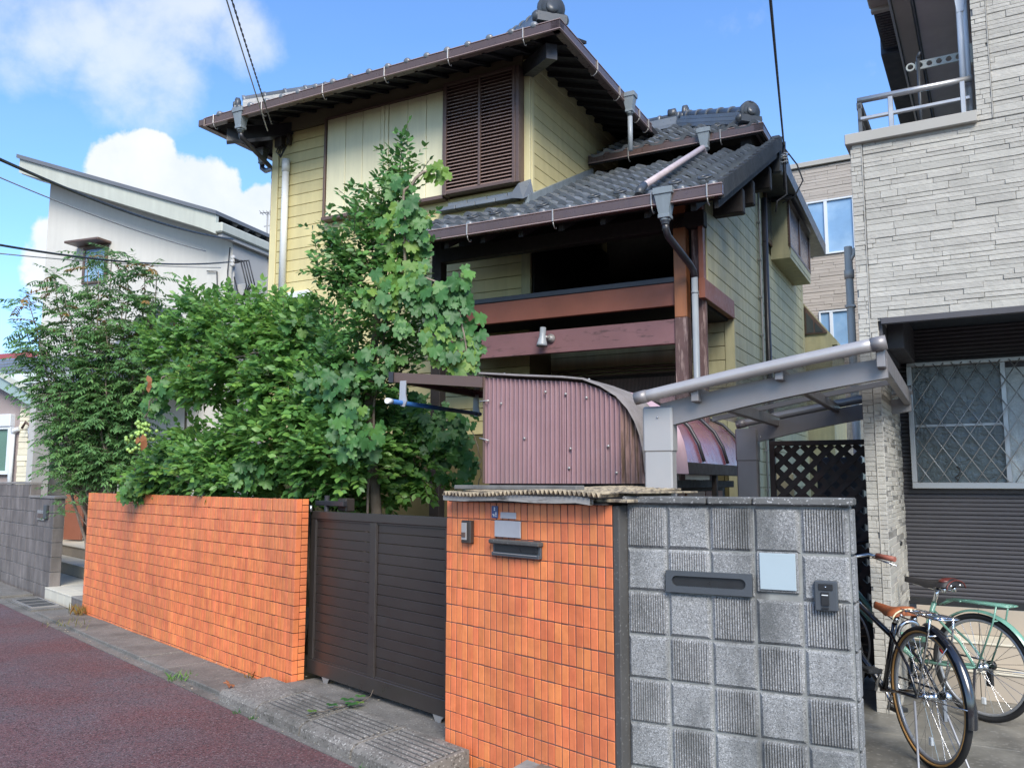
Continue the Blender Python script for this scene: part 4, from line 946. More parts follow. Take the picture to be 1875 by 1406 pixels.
T = Thing('curved_canopy', 'maroon curved plastic canopy behind the grey cycle port post', 'canopy', HS, (-2.1, 6.8, 0))
prof = [(-2.9, 2.20), (-2.4, 2.19), (-2.15, 2.15), (-1.98, 2.07), (-1.87, 1.96), (-1.80, 1.83), (-1.76, 1.69)]
croof(5.70, 7.97, m_maroon, 'panel', 0)
for v in (5.70, 6.45, 7.20, 7.95):
    g = MB(); g.tube([(p[0] + .012, v, p[1] + .012) for p in prof], .014, 6); T.add('rib', g, m_piped)
g = MB(); g.cbox(-1.79, -1.745, 5.68, 7.99, 1.60, 1.69, .004); T.add('gutter_beam', g, m_dark)
for v in (5.75, 6.85, 7.9):
    g = MB(); g.cbox(-1.80, -1.76, v, v + .05, .1, 1.60, .004); T.add('leg', g, m_dark)
g = MB(); g.cbox(-1.92, -1.88, 5.7, 7.95, 1.50, 1.56, .003); g.box(-2.0, -1.97, 5.7, 7.95, .1, 1.50); T.add('back_rail', g, m_dark)
for (a, b) in ((5.95, 6.25), (6.45, 7.15)):
    g = MB(); g.box(-1.90, -1.895, a, b, 1.565, 1.605); T.add('light_strip', g, m_white)
for (a, b) in ((5.8, 6.6), (6.65, 7.2), (7.22, 7.8)):
    g = MB(); g.cbox(-1.965, -1.95, a, b, .3, 1.47, .004); T.add('plywood', g, m_redbrown if a > 7 else m_postup)
# awning and clothes pole
T = Thing('awning', 'small brown framed awning sticking out left of the corrugated shed', 'awning', HS, (-3.1, 5.3, 2.2))
g = MB(); obox(g, (-3.46, 4.79, 2.268), (-2.75, 4.79, 2.195), .05, -.034, .034); T.add('fascia', g, m_bronze)
g = MB(); obox(g, (-3.50, 4.79, 2.272), (-3.462, 4.79, 2.269), .07, -.038, .036); T.add('end_cap', g, m_piped)
g = MB(); obox(g, (-3.62, 6.12, 2.285), (-2.75, 6.12, 2.19), .05, -.03, .03); T.add('rear_beam', g, m_beamp)
g = MB(); obox(g, (-3.46, 4.80, 2.262), (-3.60, 6.12, 2.28), .04, -.025, .02); T.add('side_beam', g, m_beamp)
g = MB(); g.add([(-3.46, 4.80, 2.30), (-2.75, 4.80, 2.235), (-2.75, 6.15, 2.235), (-3.62, 6.15, 2.31), (-3.46, 4.80, 2.292), (-2.75, 4.80, 2.227), (-2.75, 6.15, 2.227), (-3.62, 6.15, 2.302)], [(0, 1, 2, 3), (7, 6, 5, 4), (0, 4, 5, 1), (3, 2, 6, 7), (0, 3, 7, 4)]); T.add('sheet', g, m_maroon)
def hang(u, v, w0, w1):
    g = MB(); g.prism([(u - .028, w1), (u + .022, w1), (u + .020, w0 + .07), (u + .030, w0 + .02), (u + .012, w0 - .018), (u - .018, w0 - .012), (u - .034, w0 + .02), (u - .030, w0 + .07)], 1, v - .004, v + .006); return T.add('hanger', g, m_hanger)
hang(-3.375, 4.76, 2.075, 2.238); hang(-3.565, 6.08, 2.105, 2.27)
T = Thing('clothes_pole', 'blue clothes pole hung below the small awning', 'pole', HS, (-3.45, 5.4, 2.1))
g = MB(); g.tube([(-3.368, 4.60, 2.083), (-3.575, 6.16, 2.115)], .0165, 12); T.add('pole', g, m_bluepole)
g = MB(); g.tube([(-3.362, 4.555, 2.082), (-3.370, 4.615, 2.083)], .0195, 12); T.add('end_cap', g, m_white)

# ================================================================== GREY CYCLE PORT
T = Thing('cycle_port', 'grey aluminium cycle port with smoky roof behind the block wall', 'cycle port', HS, (-1.4, 5.4, 0))
for v in (4.323, 6.423):
    g = MB(); g.cbox(-1.494, -1.342, v, v + .085, 0, 1.78, .008); T.add('post', g, m_alul if v < 5 else m_alu)
    g = MB(); g.cbox(-1.500, -1.336, v - .006, v + .092, 1.70, 1.945, .010); T.add('post_sleeve', g, m_alul if v < 5 else m_alu)
    g = MB(); n = 10; top = []; bot = []
    for i in range(n + 1):
        x = i / n; u = -1.40 + 1.115 * x; c = .016 * math.sin(PI * x); bot.append((u, 1.830 + .205 * x + c)); top.append((u, 1.960 + .170 * x + c))
    g.prism(bot + top[::-1], 1, v + .010, v + .070); T.add('arm', g, m_alu)
def ptop(x): return 1.985 + .205 * x + .006 * math.sin(PI * x)
for v, r in ((4.245, .032), (6.53, .030)):
    pts = [(-1.50 + 1.21 * i / 12, v, ptop(i / 12)) for i in range(13)]
    g = MB(); g.tube(pts, r, 16); T.add('edge_tube', g, m_alul)
    for a, b in ((0, 1), (11, 12)):
        p = Vector(pts[a]) ; q = Vector(pts[b]); d = (q - p).normalized(); e = p if a == 0 else q; s_ = -1 if a == 0 else 1
        g = MB(); g.tube([e - d * s_ * .055, e + d * s_ * .012], r + .0025, 16); T.add('tube_cap', g, m_alu)
for x, h in ((.25, .075), (.60, .06), (.985, .10)):
    u = -1.50 + 1.21 * x; g = MB(); g.cbox(u - .02, u + .02, 4.26, 6.50, ptop(x) - h - .01, ptop(x) - .012, .004); T.add('purlin', g, m_alu)
vs = []
for i in range(13):
    for j in (4.26, 6.52): vs += [(-1.49 + 1.19 * i / 12, j, ptop(i / 12) + .004)]
g = MB(); g.add(vs, [(2 * i, 2 * i + 2, 2 * i + 3, 2 * i + 1) for i in range(12)], True); T.add('roof_panel', g, m_smoke)
for v in (4.95, 5.75):
    g = MB(); n = 12
    for i in range(n): obox(g, (-1.49 + 1.19 * i / n, v, ptop(i / n) + .002), (-1.49 + 1.19 * (i + 1) / n, v, ptop((i + 1) / n) + .002), .035, -.03, .0)
    T.add('rafter', g, m_alu)
for (u, v, w_) in ((-1.415, 4.314, 1.885), (-1.31, 6.414, 1.885)): 
    g = MB(); g.ball((u, v, w_), .006, 8, 5); T.add('bolt', g, m_steel)
# lattice screen
T = Thing('lattice_screen', 'brown wooden lattice screen behind the bicycles', 'lattice', HS, (-.9, 6.78, 0))
g = MB(); g.cbox(-1.32, -.552, 6.77, 6.82, 1.825, 1.863, .003); T.add('top_rail', g, m_lattice)
g = MB(); g.cbox(-.625, -.552, 6.77, 6.82, .126, 1.825, .003); T.add('post', g, m_lattice)
g = MB(); g.cbox(-1.32, -1.28, 6.77, 6.82, .126, 1.825, .003); T.add('post', g, m_lattice)
def diag(u0, u1, w0, w1, sgn, v):
    p = .125; k = -30
    while k < 60:
        c = k * p; k += 1
        # line w = w0 + sgn*(u-u0) + c
        pts = []
        for (u, w_) in ((u0, w0 + c if sgn > 0 else w0 + c), (u1, w0 + sgn * (u1 - u0) + c)): pts.append((u, w_))
        (a, b), (c1, d) = pts
        def clip(t0, t1):
            return (a + (c1 - a) * t0, b + (d - b) * t0), (a + (c1 - a) * t1, b + (d - b) * t1)
        sl_ = (d - b); ta, tb = 0., 1.
        for lim, up in ((w0, 0), (w1, 1)):
            t = (lim - b) / sl_
            if (sl_ > 0) == bool(up): tb = min(tb, t)
            else: ta = max(ta, t)
        if tb - ta < .03: continue
        q0, q1 = clip(ta, tb); dx, dz = q1[0] - q0[0], q1[1] - q0[1]; l = math.hypot(dx, dz); nx, nz = -dz / l * .022, dx / l * .022
        g = MB(); g.prism([(q0[0] - nx, q0[1] - nz), (q1[0] - nx, q1[1] - nz), (q1[0] + nx, q1[1] + nz), (q0[0] + nx, q0[1] + nz)], 1, v, v + .010); T.add('slat', g, m_lattice)
diag(-1.28, -.625, .15, 1.825, 1, 6.784); diag(-1.28, -.625, .15, 1.825, -1, 6.797)

# ================================================================== STONE CLAD HOUSE (right)
RB = (.2, 7.5, 0)
Rn = Thing('stone_house', 'pale stone clad house with parking recess and railed balcony', 'house', RS, RB)
VF, VD = 5.859, 7.036
g = MB(); g.box(-.740, 3.2, VF + .010, VF + .16, 2.585, 3.79); g.box(.012, 3.2, VF + .010, 9.5, 3.79, 8.0); g.box(-.740, -.60, VF + .16, 9.5, 2.585, 3.79)
wr = Rn.add('wall', g, m_stoneg)
g = MB(); g.box(-.740, -.628, VF + .010, VD, 0, 2.585); wp = Rn.add('pier', g, m_stoneg)
stones_parts = [0]; stuff_st = MB()
def clad(par, a0, a1, w0, w1, fixed, face, lmin=.10, lmax=.42, limit=True, dmax=.014):
    w_ = w0
    while w_ < w1 - .01:
        h = random.choice((.025, .029, .031, .035, .048)); h = min(h, w1 - w_); a = a0 - random.uniform(0, .2)
        while a < a1:
            l = random.uniform(lmin, lmax); b = a + l; x0, x1 = max(a, a0), min(b, a1); a = b
            if x1 - x0 < .012: continue
            d = random.choice((.002, .004, .006, dmax * .6)); g = MB()
            if face == 0: bx = (x0 + .0006, x1 - .0006, fixed - d, fixed + .006, w_ + .0006, w_ + h - .0008)
            else: bx = (fixed - .006, fixed + d, x0 + .0006, x1 - .0006, w_ + .0006, w_ + h - .0008)
            if limit and stones_parts[0] < 300:
                g.cbox(*bx, .0025); Rn.add('stone', g, m_stone, par); stones_parts[0] += 1
            else: stuff_st.cbox(*bx, .0025)
        w_ += h
clad(wr, -.664, .52, 2.60, 3.80, VF + .008, 0)
clad(wr, .10, .60, 3.80, 5.2, VF + .008, 0, limit=False)
clad(wr, -.742, -.670, 2.40, 3.80, VF + .002, 0, .08, .2, limit=False, dmax=.010)
clad(wr, .010, .094, 3.80, 5.2, VF + .002, 0, .08, .2, limit=False, dmax=.010)
clad(wp, -.742, -.676, .12, 2.40, VF + .002, 0, .08, .2, limit=False, dmax=.010)
clad(wp, -.672, -.624, .12, 2.60, VF + .006, 0, .08, .2, limit=False, dmax=.010)
clad(wp, VF + .01, VD, .12, 2.60, -.630, 1, .10, .35, limit=False)
Rn.add('stone_cladding', stuff_st, m_stone, wr, kind='stuff')
g = MB(); g.cbox(-.674, -.668, VF - .006, VF + .01, .15, 3.79, .001); g.cbox(.094, .100, VF - .006, VF + .01, 3.80, 5.2, .001); Rn.add('joint_strip', g, m_coping)
g = MB(); g.cbox(-.770, .012, VF - .035, VF + .17, 3.79, 3.862, .004); Rn.add('coping', g, m_coping, label='metal coping along the balcony front')
g = MB(); g.cbox(-.770, -.60, VF + .17, 9.5, 3.79, 3.862, .004); Rn.add('coping', g, m_coping)
g = MB(); g.cbox(-.605, 3.2, VF - .012, VF + .03, 2.560, 2.600, .003); Rn.add('lintel_trim', g, m_siddark)
g = MB(); g.box(-.605, 3.2, VF + .03, VD + .1, 2.70, 2.76); Rn.add('porch_ceiling', g, m_navy)
g = MB(); g.box(-.605, 3.2, VF + .016, VF + .05, 2.605, 2.72); g.box(-.628, -.602, VF + .03, VD, 2.40, 2.72); Rn.add('ceiling_edge', g, m_siddark)
g = MB(); g.cbox(-.602, -.50, VF + .30, VD - .02, 2.44, 2.70, .004); Rn.add('ceiling_beam', g, m_siddark)
# balcony interior, eave and details above
g = MB(); g.box(.008, .20, 5.9, 6.9, 4.9, 5.0); Rn.add('eave_end', g, m_greys)
g = MB(); g.box(-.60, .01, VF + .17, 9.4, 3.70, 3.75); Rn.add('balcony_floor', g, m_coping)
g = MB(); g.box(-.34, .012, 5.92, 9.4, 4.90, 4.96); sf = Rn.add('balcony_soffit', g, m_greys)
g = MB(); g.cbox(-.46, -.345, 5.92, 9.4, 4.86, 5.02, .004); Rn.add('soffit_edge', g, m_coping, sf)
g = MB(); g.cbox(-.478, -.462, 5.92, 9.4, 4.84, 5.06, .002); Rn.add('drip_edge', g, m_winfr, sf)
g = MB(); g.box(-.332, -.322, 5.95, 9.4, 4.892, 4.899); Rn.add('soffit_groove', g, m_blk, sf)
g = MB(); g.cbox(-.62, -.48, 6.95, 9.6, 4.90, 5.10, .01); Rn.add('side_eave', g, m_navy)
g = MB(); g.cbox(-.60, -.48, 6.30, 6.93, 4.93, 5.08, .004); sb = Rn.add('side_gable', g, m_navy)
bk = MB(); bk.cbox(-.018, .018, -.006, .003, -.012, .012, .003); bke = bk.mesh('scale', m_siddark)
for a in range(15):
    for b in range(3): Rn.inst('scale', bke, (-.568 + .038 * b + (.01 if a % 2 else 0), 6.32 + .040 * a, 4.929), (PI / 2, 0, 0), parent=sb)
g = MB(); g.cbox(-.62, -.47, 6.02, 6.28, 4.94, 5.10, .008); g.cbox(-.61, -.47, 6.26, 6.31, 4.91, 4.95, .004); Rn.add('gutter_end', g, m_coping)
# railing
R_ = Thing('balcony_railing', 'brushed metal railing on the stone house balcony', 'railing', RS, (-.35, VF + .05, 3.9))
g = MB(); g.tube([(-.690, VF + .06, 4.118), (.0, VF + .06, 4.110)], .021, 12); R_.add('top_rail', g, m_rail)
g = MB(); g.cbox(-.675, -.02, VF + .045, VF + .075, 3.975, 3.997, .003); R_.add('mid_rail', g, m_rail)
for u in (-.50, -.075):
    g = MB(); g.cbox(u, u + .030, VF + .042, VF + .078, 3.862, 4.10, .003); R_.add('baluster', g, m_rail)
g = MB(); g.cbox(-.695, -.660, VF + .05, VF + .92, 4.055, 4.105, .004); g.cbox(-.690, -.665, VF + .05, VF + .92, 3.96, 3.99, .003); R_.add('side_rail', g, m_raild)
for v in (.05, .45, .88):
    g = MB(); g.cbox(-.690, -.665, VF + v, VF + v + .035, 3.862, 4.09, .003); R_.add('baluster', g, m_raild)
g = MB(); g.tube([(-.42, VF + .35, 3.93), (.0, VF + .35, 3.96)], .012, 8); g.tube([(-.42, VF + .35, 3.93), (-.42, VF + .35, 3.87)], .010, 8); R_.add('inner_rail', g, m_winfr)
# drying arm, uprights, pipes
T = Thing('drying_arm', 'pale clothes drying arm with round holes on the balcony', 'drying arm', RS, (-.2, 6.3, 4.45))
n = 5; g = MB(); A0 = Vector((-.40, 6.30, 4.455)); A1 = Vector((-.045, 6.30, 4.445)); 
pts = []
seg = 44; vs_o = []
def armring(cu, r_in=.019, half=.030):
    o = []; i_ = []
    for k in range(16):
        t = 2 * PI * k / 16; c, s_ = math.cos(t), math.sin(t); m_ = max(abs(c), abs(s_)); o.append((cu + half * c / m_, half * s_ / m_)); i_.append((cu + r_in * c, r_in * s_))
    return o, i_
for k in range(7):
    cu = -.375 + .060 * k
    if k == 0: o, i_ = [(cu + .030 * math.cos(2 * PI * q / 16), .030 * math.sin(2 * PI * q / 16)) for q in range(16)], [(cu + .019 * math.cos(2 * PI * q / 16), .019 * math.sin(2 * PI * q / 16)) for q in range(16)]
    else: o, i_ = armring(cu)
    vs = [(p[0], v, 4.45 + p[1]) for v in (6.295, 6.312) for L_ in (o, i_) for p in L_]; F = []
    for q in range(16):
        r = (q + 1) % 16; F += [(q, r, 16 + r, 16 + q), (32 + r, 32 + q, 48 + q, 48 + r), (16 + q, 16 + r, 48 + r, 48 + q), (q, 32 + q, 32 + r, r)]
    g.add(vs, F)
T.add('arm', g, m_arm)
g = MB(); g.cbox(-.005, .012, 6.28, 6.33, 4.38, 4.52, .003); T.add('bracket', g, m_arm)
g = MB(); g.tube([(-.325, 6.28, 4.51), (-.325, 6.28, 3.87)], .011, 8); g.tube([(-.325, 6.28, 4.49), (-.310, 6.26, 4.53)], .010, 8); T.add('strut', g, m_raild)
g = MB(); g.tube([(-.018, 5.98, 4.88), (-.022, 5.98, 3.87)], .016, 8); g.tube([(-.050, 5.98, 4.88), (-.052, 5.98, 3.87)], .020, 8); frustum(g, (-.045, 5.98), .02, .02, 4.60, .045, .03, 4.85); Rn.add('downpipe', g, m_winfrw)
# cream pipe at the left corner
g = MB(); g.tube([(-.990, 7.40, 3.51), (-.990, 7.40, .1)], .032, 12); g.tube([(-.990, 7.40, 3.31), (-.990, 7.40, 3.24)], .040, 12); g.tube([(-.942, 7.40, 3.49), (-.948, 7.39, 3.43), (-.972, 7.39, 3.39)], .015, 8)
g.cbox(-1.028, -.952, 7.36, 7.44, 2.99, 3.012, .003); Rn.add('downpipe', g, m_creampipe, label='cream downpipe at the corner of the stone house')
# recessed dark wall
sb = MB(); xs = (-.628, 3.2); 
dk = MB(); dk.box(-.628, 3.2, VD + .012, VD + .1, .66, 2.72); wd = Rn.add('recessed_wall', dk, m_siddark)
def ribboard(u0, u1, w0, w1):
    g = MB(); pr = []; n = max(1, round((w1 - w0) / .0305)); p = (w1 - w0) / n
    for k in range(n):
        z = w0 + p * k; pr += [(VD + .010, z), (VD, z + p * .14), (VD - .002, z + p * .50), (VD, z + p * .84), (VD + .010, z + p * .98)]
    vs = [(u, v, z) for u in (u0, u1) for (v, z) in pr]; m_ = len(pr)
    g.add(vs, [(i, m_ + i, m_ + i + 1, i + 1) for i in range(m_ - 1)]); Rn.add('siding_board', g, m_siddark, wd)
for k in range(14):
    a = .70 + .152 * k; b = min(a + .150, 2.70)
    if b <= 1.50: ribboard(-.628, 3.2, a, b)
    elif a < 1.50: ribboard(-.628, 3.2, a, 1.50); ribboard(-.628, -.56, 1.50, b)
    elif b < 2.44: ribboard(-.628, -.56, a, b)
    elif a < 2.44: ribboard(-.628, -.56, a, 2.44); ribboard(-.628, 3.2, 2.44, b)
    else: ribboard(-.628, 3.2, a, b)
g = MB(); g.cbox(-.628, 3.2, VD - .035, VD + .02, .655, .705, .004); Rn.add('base_flashing', g, m_blk)
# grilled window
g = MB(); g.cbox(-.560, 1.30, VD - .085, VD + .02, 1.500, 1.545, .003); g.cbox(-.560, 1.30, VD - .060, VD + .02, 2.410, 2.440, .003); g.cbox(-.560, -.525, VD - .085, VD + .02, 1.545, 2.41, .003)
g.cbox(.050, .085, VD - .04, VD + .02, 1.545, 2.41, .003)
wn = Rn.add('window', g, m_winfr)
g = MB(); g.cbox(-.525, .050, VD - .012, VD + .004, 1.955, 1.975, .002); Rn.add('transom', g, m_winfr, wn)
g = MB(); g.box(-.525, .050, VD + .004, VD + .010, 1.545, 2.41); Rn.add('pane', g, m_obsc, wn)
g = MB(); g.box(.085, 1.30, VD - .006, VD + .002, 1.545, 2.37); Rn.add('pane', g, m_obsl, wn)
def gbar(x0, z0, x1, z1):
    g = MB(); g.tube([(x0, VD - .070, z0), (x1, VD - .070, z1)], .0042, 5); Rn.add('grille_bar', g, m_winfr, wn)
px_, zh0, zh1 = .1225, 1.515, 2.425
H_ = (zh1 - zh0); slope = .19 / px_
for sg in (1, -1):
    for k in range(-9, 22):
        x0 = -.53 + px_ * k; x1 = x0 + sg * H_ / slope / 1.0
        a, b = (x0, zh0), (x1, zh1)
        lo, hi = -.535, 1.0
        def cl_(p, q):
            if p[0] < lo: t = (lo - p[0]) / (q[0] - p[0]); return (lo, p[1] + t * (q[1] - p[1]))
            if p[0] > hi: t = (hi - p[0]) / (q[0] - p[0]); return (hi, p[1] + t * (q[1] - p[1]))
            return p
        if max(a[0], b[0]) < lo + .02 or min(a[0], b[0]) > hi - .02: continue
        a2, b2 = cl_(a, b), cl_(b, a); gbar(a2[0], a2[1], b2[0], b2[1])
g = MB(); g.tube([(-.26, VD - .075, 1.66), (-.235, VD - .08, 1.63), (-.25, VD - .08, 1.60), (-.275, VD - .08, 1.58), (-.255, VD - .08, 1.555)], .006, 6); Rn.add('hook', g, m_blk, wn)
# steps and floor
g = MB(); g.box(-.60, 6, 3.6, 12, -.10, .126)
pf = Thing('parking_floor', None, None, RS, (0, 0, 0), kind='structure')
g2 = MB(); g2.box(-2.2, 6, 3.2, 9.5, -.10, .119); pf.add('floor_base', g2, m_mortar)
for i in range(7):
    for j in range(6):
        g2 = MB(); g2.cbox(-2.1 + 1.1 * i, -2.1 + 1.1 * i + 1.094, 3.3 + 1.05 * j, 3.3 + 1.05 * j + 1.044, .10, .126, .003); pf.add('floor_slab', g2, m_floor)
T = Thing('porch_steps', 'beige tiled steps under the dark ribbed wall', 'steps', RS, (.5, 6.8, .1))
g = MB(); g.box(-.58, 3.2, 6.525, 7.04, .10, .298); g.box(-.58, 3.2, 6.695, 7.04, .298, .455); g.box(-.58, 3.2, 7.005, 7.1, .455, .655); T.add('core', g, m_mortar)
for (v, a, b) in ((6.515, .126, .296), (6.685, .310, .452), (6.995, .470, .652)):
    for k in range(7):
        g = MB(); g.cbox(-.58 + .40 * k, -.58 + .40 * k + .396, v, v + .010, a, b, .002); T.add('riser_tile', g, m_steptile)
for (v0, v1, z) in ((6.505, 6.685, .298), (6.675, 6.995, .455)):
    for k in range(7):
        g = MB(); g.cbox(-.58 + .40 * k, -.58 + .40 * k + .396, v0, v1, z, z + .014, .003); T.add('tread_tile', g, m_steplt)

# rear beige building
T = Thing('rear_building', 'beige clad building with blue curtained windows behind the houses', 'building', RS, (-2.6, 16.5, 0))
q = 15.83
g = MB(); g.box(-4.4, -1.0, q + .02, q + 5, 0, 7.38); T.add('wall', g, m_mortar)
WINS = [(-2.81, -1.98, 5.66, 6.68), (-2.66, -2.12, 3.95, 4.62)]
w_ = 3.0
while w_ < 7.34:
    h = random.choice((.05, .07, .062)); a = -4.4 - random.uniform(0, .3)
    while a < -1.0:
        l = random.uniform(.3, .9); x0, x1 = max(a, -4.4), min(a + l, -1.0); a += l
        segs = [(x0, x1)]
        for (wa, wb, wc, wd_) in WINS:
            if w_ + h > wc + .01 and w_ < wd_ - .01:
                ns = []
                for (p, r) in segs:
                    if r < wa or p > wb: ns.append((p, r)); continue
                    if p < wa: ns.append((p, wa))
                    if r > wb: ns.append((wb, r))
                segs = ns
        for (p, r) in segs:
            if r - p < .02: continue
            g = MB(); g.cbox(p, r - .003, q - random.choice((.002, .006, .010)), q + .03, w_, w_ + h - .003, .003); T.add('cladding_stone', g, m_rearwall)
    w_ += h
g = MB(); g.cbox(-4.45, -.95, q - .06, q + .3, 7.36, 7.45, .004); T.add('coping', g, m_coping)
def rwin(u0, u1, um, w0, w1):
    g = MB(); t = .03
    g.cbox(u0, u1, q - .04, q + .02, w0, w0 + t, .003); g.cbox(u0, u1, q - .04, q + .02, w1 - t, w1, .003); g.cbox(u0, u0 + t, q - .038, q + .018, w0 + t, w1 - t, .002); g.cbox(u1 - t, u1, q - .038, q + .018, w0 + t, w1 - t, .002); g.cbox(um - .028, um + .028, q - .038, q + .018, w0 + t, w1 - t, .002)
    wn = T.add('window', g, m_winfrw)
    for a, b in ((u0 + t, um - .028), (um + .028, u1 - t)):
        g = MB(); g.box(a, b, q - .004, q, w0 + t, w1 - t); T.add('pane', g, m_curt, wn)
rwin(-2.81, -1.98, -2.47, 5.66, 6.68); rwin(-2.66, -2.12, -2.45, 3.95, 4.62)
# clutter seen between lattice slats
T = Thing('service_pipes', 'white service pipe and dark meter box behind the lattice', 'pipes', HS, (-.9, 7.0, 0))
g = MB(); g.cbox(-1.05, -.70, 7.3, 7.5, .13, 1.75, .01); T.add('meter_box', g, m_piped)
g = MB(); g.cbox(-1.40, -1.22, 7.2, 7.3, .13, 1.62, .01); T.add('panel', g, m_trimy)

# ================================================================== PALE HOUSE (left)
VL = 10.858
PK = 1.17
def farther(e):
    e.location = (e.location.x * PK, e.location.y * PK, 1.54 + (e.location.z - 1.54) * PK); e.scale = (PK, PK, PK)
Ln = Thing('pale_house', 'pale rendered house with a single slope roof on the left', 'house', LH, (-11, 12, 0))
farther(Ln.e)
g = MB(); g.prism([(-12.96, .3), (-8.887, .3), (-8.887, 5.60), (-12.96, 7.05)], 1, VL, VL + 3.5); Ln.add('wall', g, m_stucco)
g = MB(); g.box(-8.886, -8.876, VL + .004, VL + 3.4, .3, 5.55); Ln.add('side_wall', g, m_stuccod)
def sl(u): return 5.545 + (6.975 - 5.545) * (u + 9.17) / (-13.2 + 9.17)
g = MB(); g.prism([(-13.24, sl(-13.24)), (-9.17, sl(-9.17)), (-8.88, 5.42), (-8.88, 5.73), (-13.24, 7.26)], 1, VL - .42, VL - .36); Ln.add('fascia', g, m_fascia)
g = MB(); g.prism([(-13.28, 7.255), (-8.86, 5.725), (-8.86, 5.785), (-13.28, 7.325)], 1, VL - .46, VL + 4); Ln.add('roof', g, m_metalroof)
g = MB(); g.prism([(-13.24, 6.98), (-9.17, sl(-9.17)), (-8.88, 5.44), (-8.88, 5.52), (-13.24, 7.10)], 1, VL - .36, VL + .0); Ln.add('soffit', g, m_fascia)
g = MB(); g.cbox(-8.90, -8.76, VL - .42, VL + 3.4, 5.44, 5.60, .02); Ln.add('gutter', g, m_fascia)
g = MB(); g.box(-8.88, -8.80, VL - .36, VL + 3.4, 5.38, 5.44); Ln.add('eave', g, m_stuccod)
g = MB(); g.tube([(-8.80, VL + .95, 5.40), (-8.84, VL + .95, 5.30), (-8.84, VL + .95, 2)], .045, 10); Ln.add('downpipe', g, m_white)
for i in range(10):
    g = MB(); v = VL + .1 + .3 * i; g.ball((-8.95, v, 5.75), .07, 10, 6); Ln.add('roof_tile', g, m_rtiled)
# window with hood
g = MB(); t = .04; u0, u1, a, b = -12.03, -11.50, 4.95, 5.60
g.cbox(u0, u1, VL - .05, VL + .02, b - t, b, .004); g.cbox(u0, u1, VL - .05, VL + .02, a, a + t, .004); g.cbox(u0, u0 + t, VL - .048, VL + .018, a + t, b - t, .004); g.cbox(u1 - t, u1, VL - .048, VL + .018, a + t, b - t, .004)
wn = Ln.add('window', g, m_bronze); g = MB(); g.box(u0 + t, u1 - t, VL - .02, VL - .01, a + t, b - t); Ln.add('pane', g, m_curt, wn)
g = MB(); g.cbox(-12.2, -11.44, VL - .30, VL, 5.63, 5.67, .005); Ln.add('window_hood', g, m_bronze)
# service mast on the corner
T = Thing('service_mast', 'service cable bracket and meter boxes on the pale house corner', 'cable bracket', LH, (-8.85, VL, 4.8)); farther(T.e)
g = MB(); g.tube([(-8.80, VL - .05, 5.15), (-8.80, VL - .05, 3.9)], .02, 8); T.add('pole', g, m_wireg)
for k in range(3):
    g = MB(); g.lathe((-8.78, VL - .09, 5.10 - .06 * k), (.4, -1, 0), [(0, .02), (.02, .04), (.05, .04), (.07, .02)], 10); T.add('insulator', g, m_insul)
g = MB(); g.cbox(-8.78, -8.62, VL + .02, VL + .14, 4.35, 4.70, .01); T.add('box', g, m_stuccod)
g = MB(); g.cbox(-8.74, -8.58, VL + .02, VL + .14, 4.05, 4.28, .01); T.add('box', g, m_wireg)
g = MB()
for k in range(4): g.tube([(-8.78, VL - .1, 5.1 - .03 * k), (-8.55 + .05 * k, VL - .2, 5.0), (-8.42 + .05 * k, VL - .2, 4.6), (-8.55, VL - .15, 4.35 + .03 * k), (-8.70, VL - .06, 4.55), (-8.78, VL - .06, 4.8)], .011, 6)
g.tube([(-8.9, VL - .04, 5.3), (-8.93, VL - .04, 4.9), (-8.88, VL - .04, 4.4), (-8.80, VL - .04, 4.0)], .010, 6); g.tube([(-9.35, VL - .03, 4.95), (-9.15, VL - .03, 4.93), (-9.12, VL - .03, 4.55), (-8.98, VL - .03, 4.45), (-8.86, VL - .04, 4.75)], .010, 6)
T.add('cable_loop', g, m_wire)
# low front porch of the pale house
g = MB(); g.box(-14.5, -9.2, VL - 1.10, VL - 1.04, 3.10, 3.27); Ln.add('porch_fascia', g, m_winfrw)
g = MB(); g.prism([(VL - 1.10, 3.24), (VL, 3.72), (VL, 3.66), (VL - 1.06, 3.18)], 0, -14.5, -9.2); pr_ = Ln.add('porch_roof', g, m_metalroof)
for k in range(5):
    for i in range(17):
        v = VL - 1.10 + .21 * k; g = MB(); g.prism([(v, 3.26 + .0916 * k), (v + .22, 3.352 + .0916 * k), (v + .22, 3.365 + .0916 * k), (v, 3.295 + .0916 * k)], 0, -14.4 + .3 * i, -14.4 + .3 * i + .292); Ln.add('roof_tile', g, m_rtile, pr_)
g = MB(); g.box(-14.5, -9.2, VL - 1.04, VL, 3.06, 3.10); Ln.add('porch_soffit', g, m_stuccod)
for (u0, u1, a) in ((-10.35, -9.65, 4.0), (-10.0, -9.55, 4.12)):
    g = MB(); g.cbox(u0, u1, VL - .5, VL - .3, a, a + .08, .01); g.cbox(u0 + .04, u1 - .04, VL - .48, VL - .32, a + .085, a + .15, .01); g.ball((u0 + .02, VL - .4, a + .15), .08, 10, 6); Ln.add('ridge_tile', g, m_rtiled)
g = MB(); g.prism([(VL - 1.6, 3.0), (VL - .4, 4.0), (VL - .2, 4.0), (VL - .2, 3.0)], 0, -10.5, -9.2); Ln.add('porch_roof', g, m_rtile)
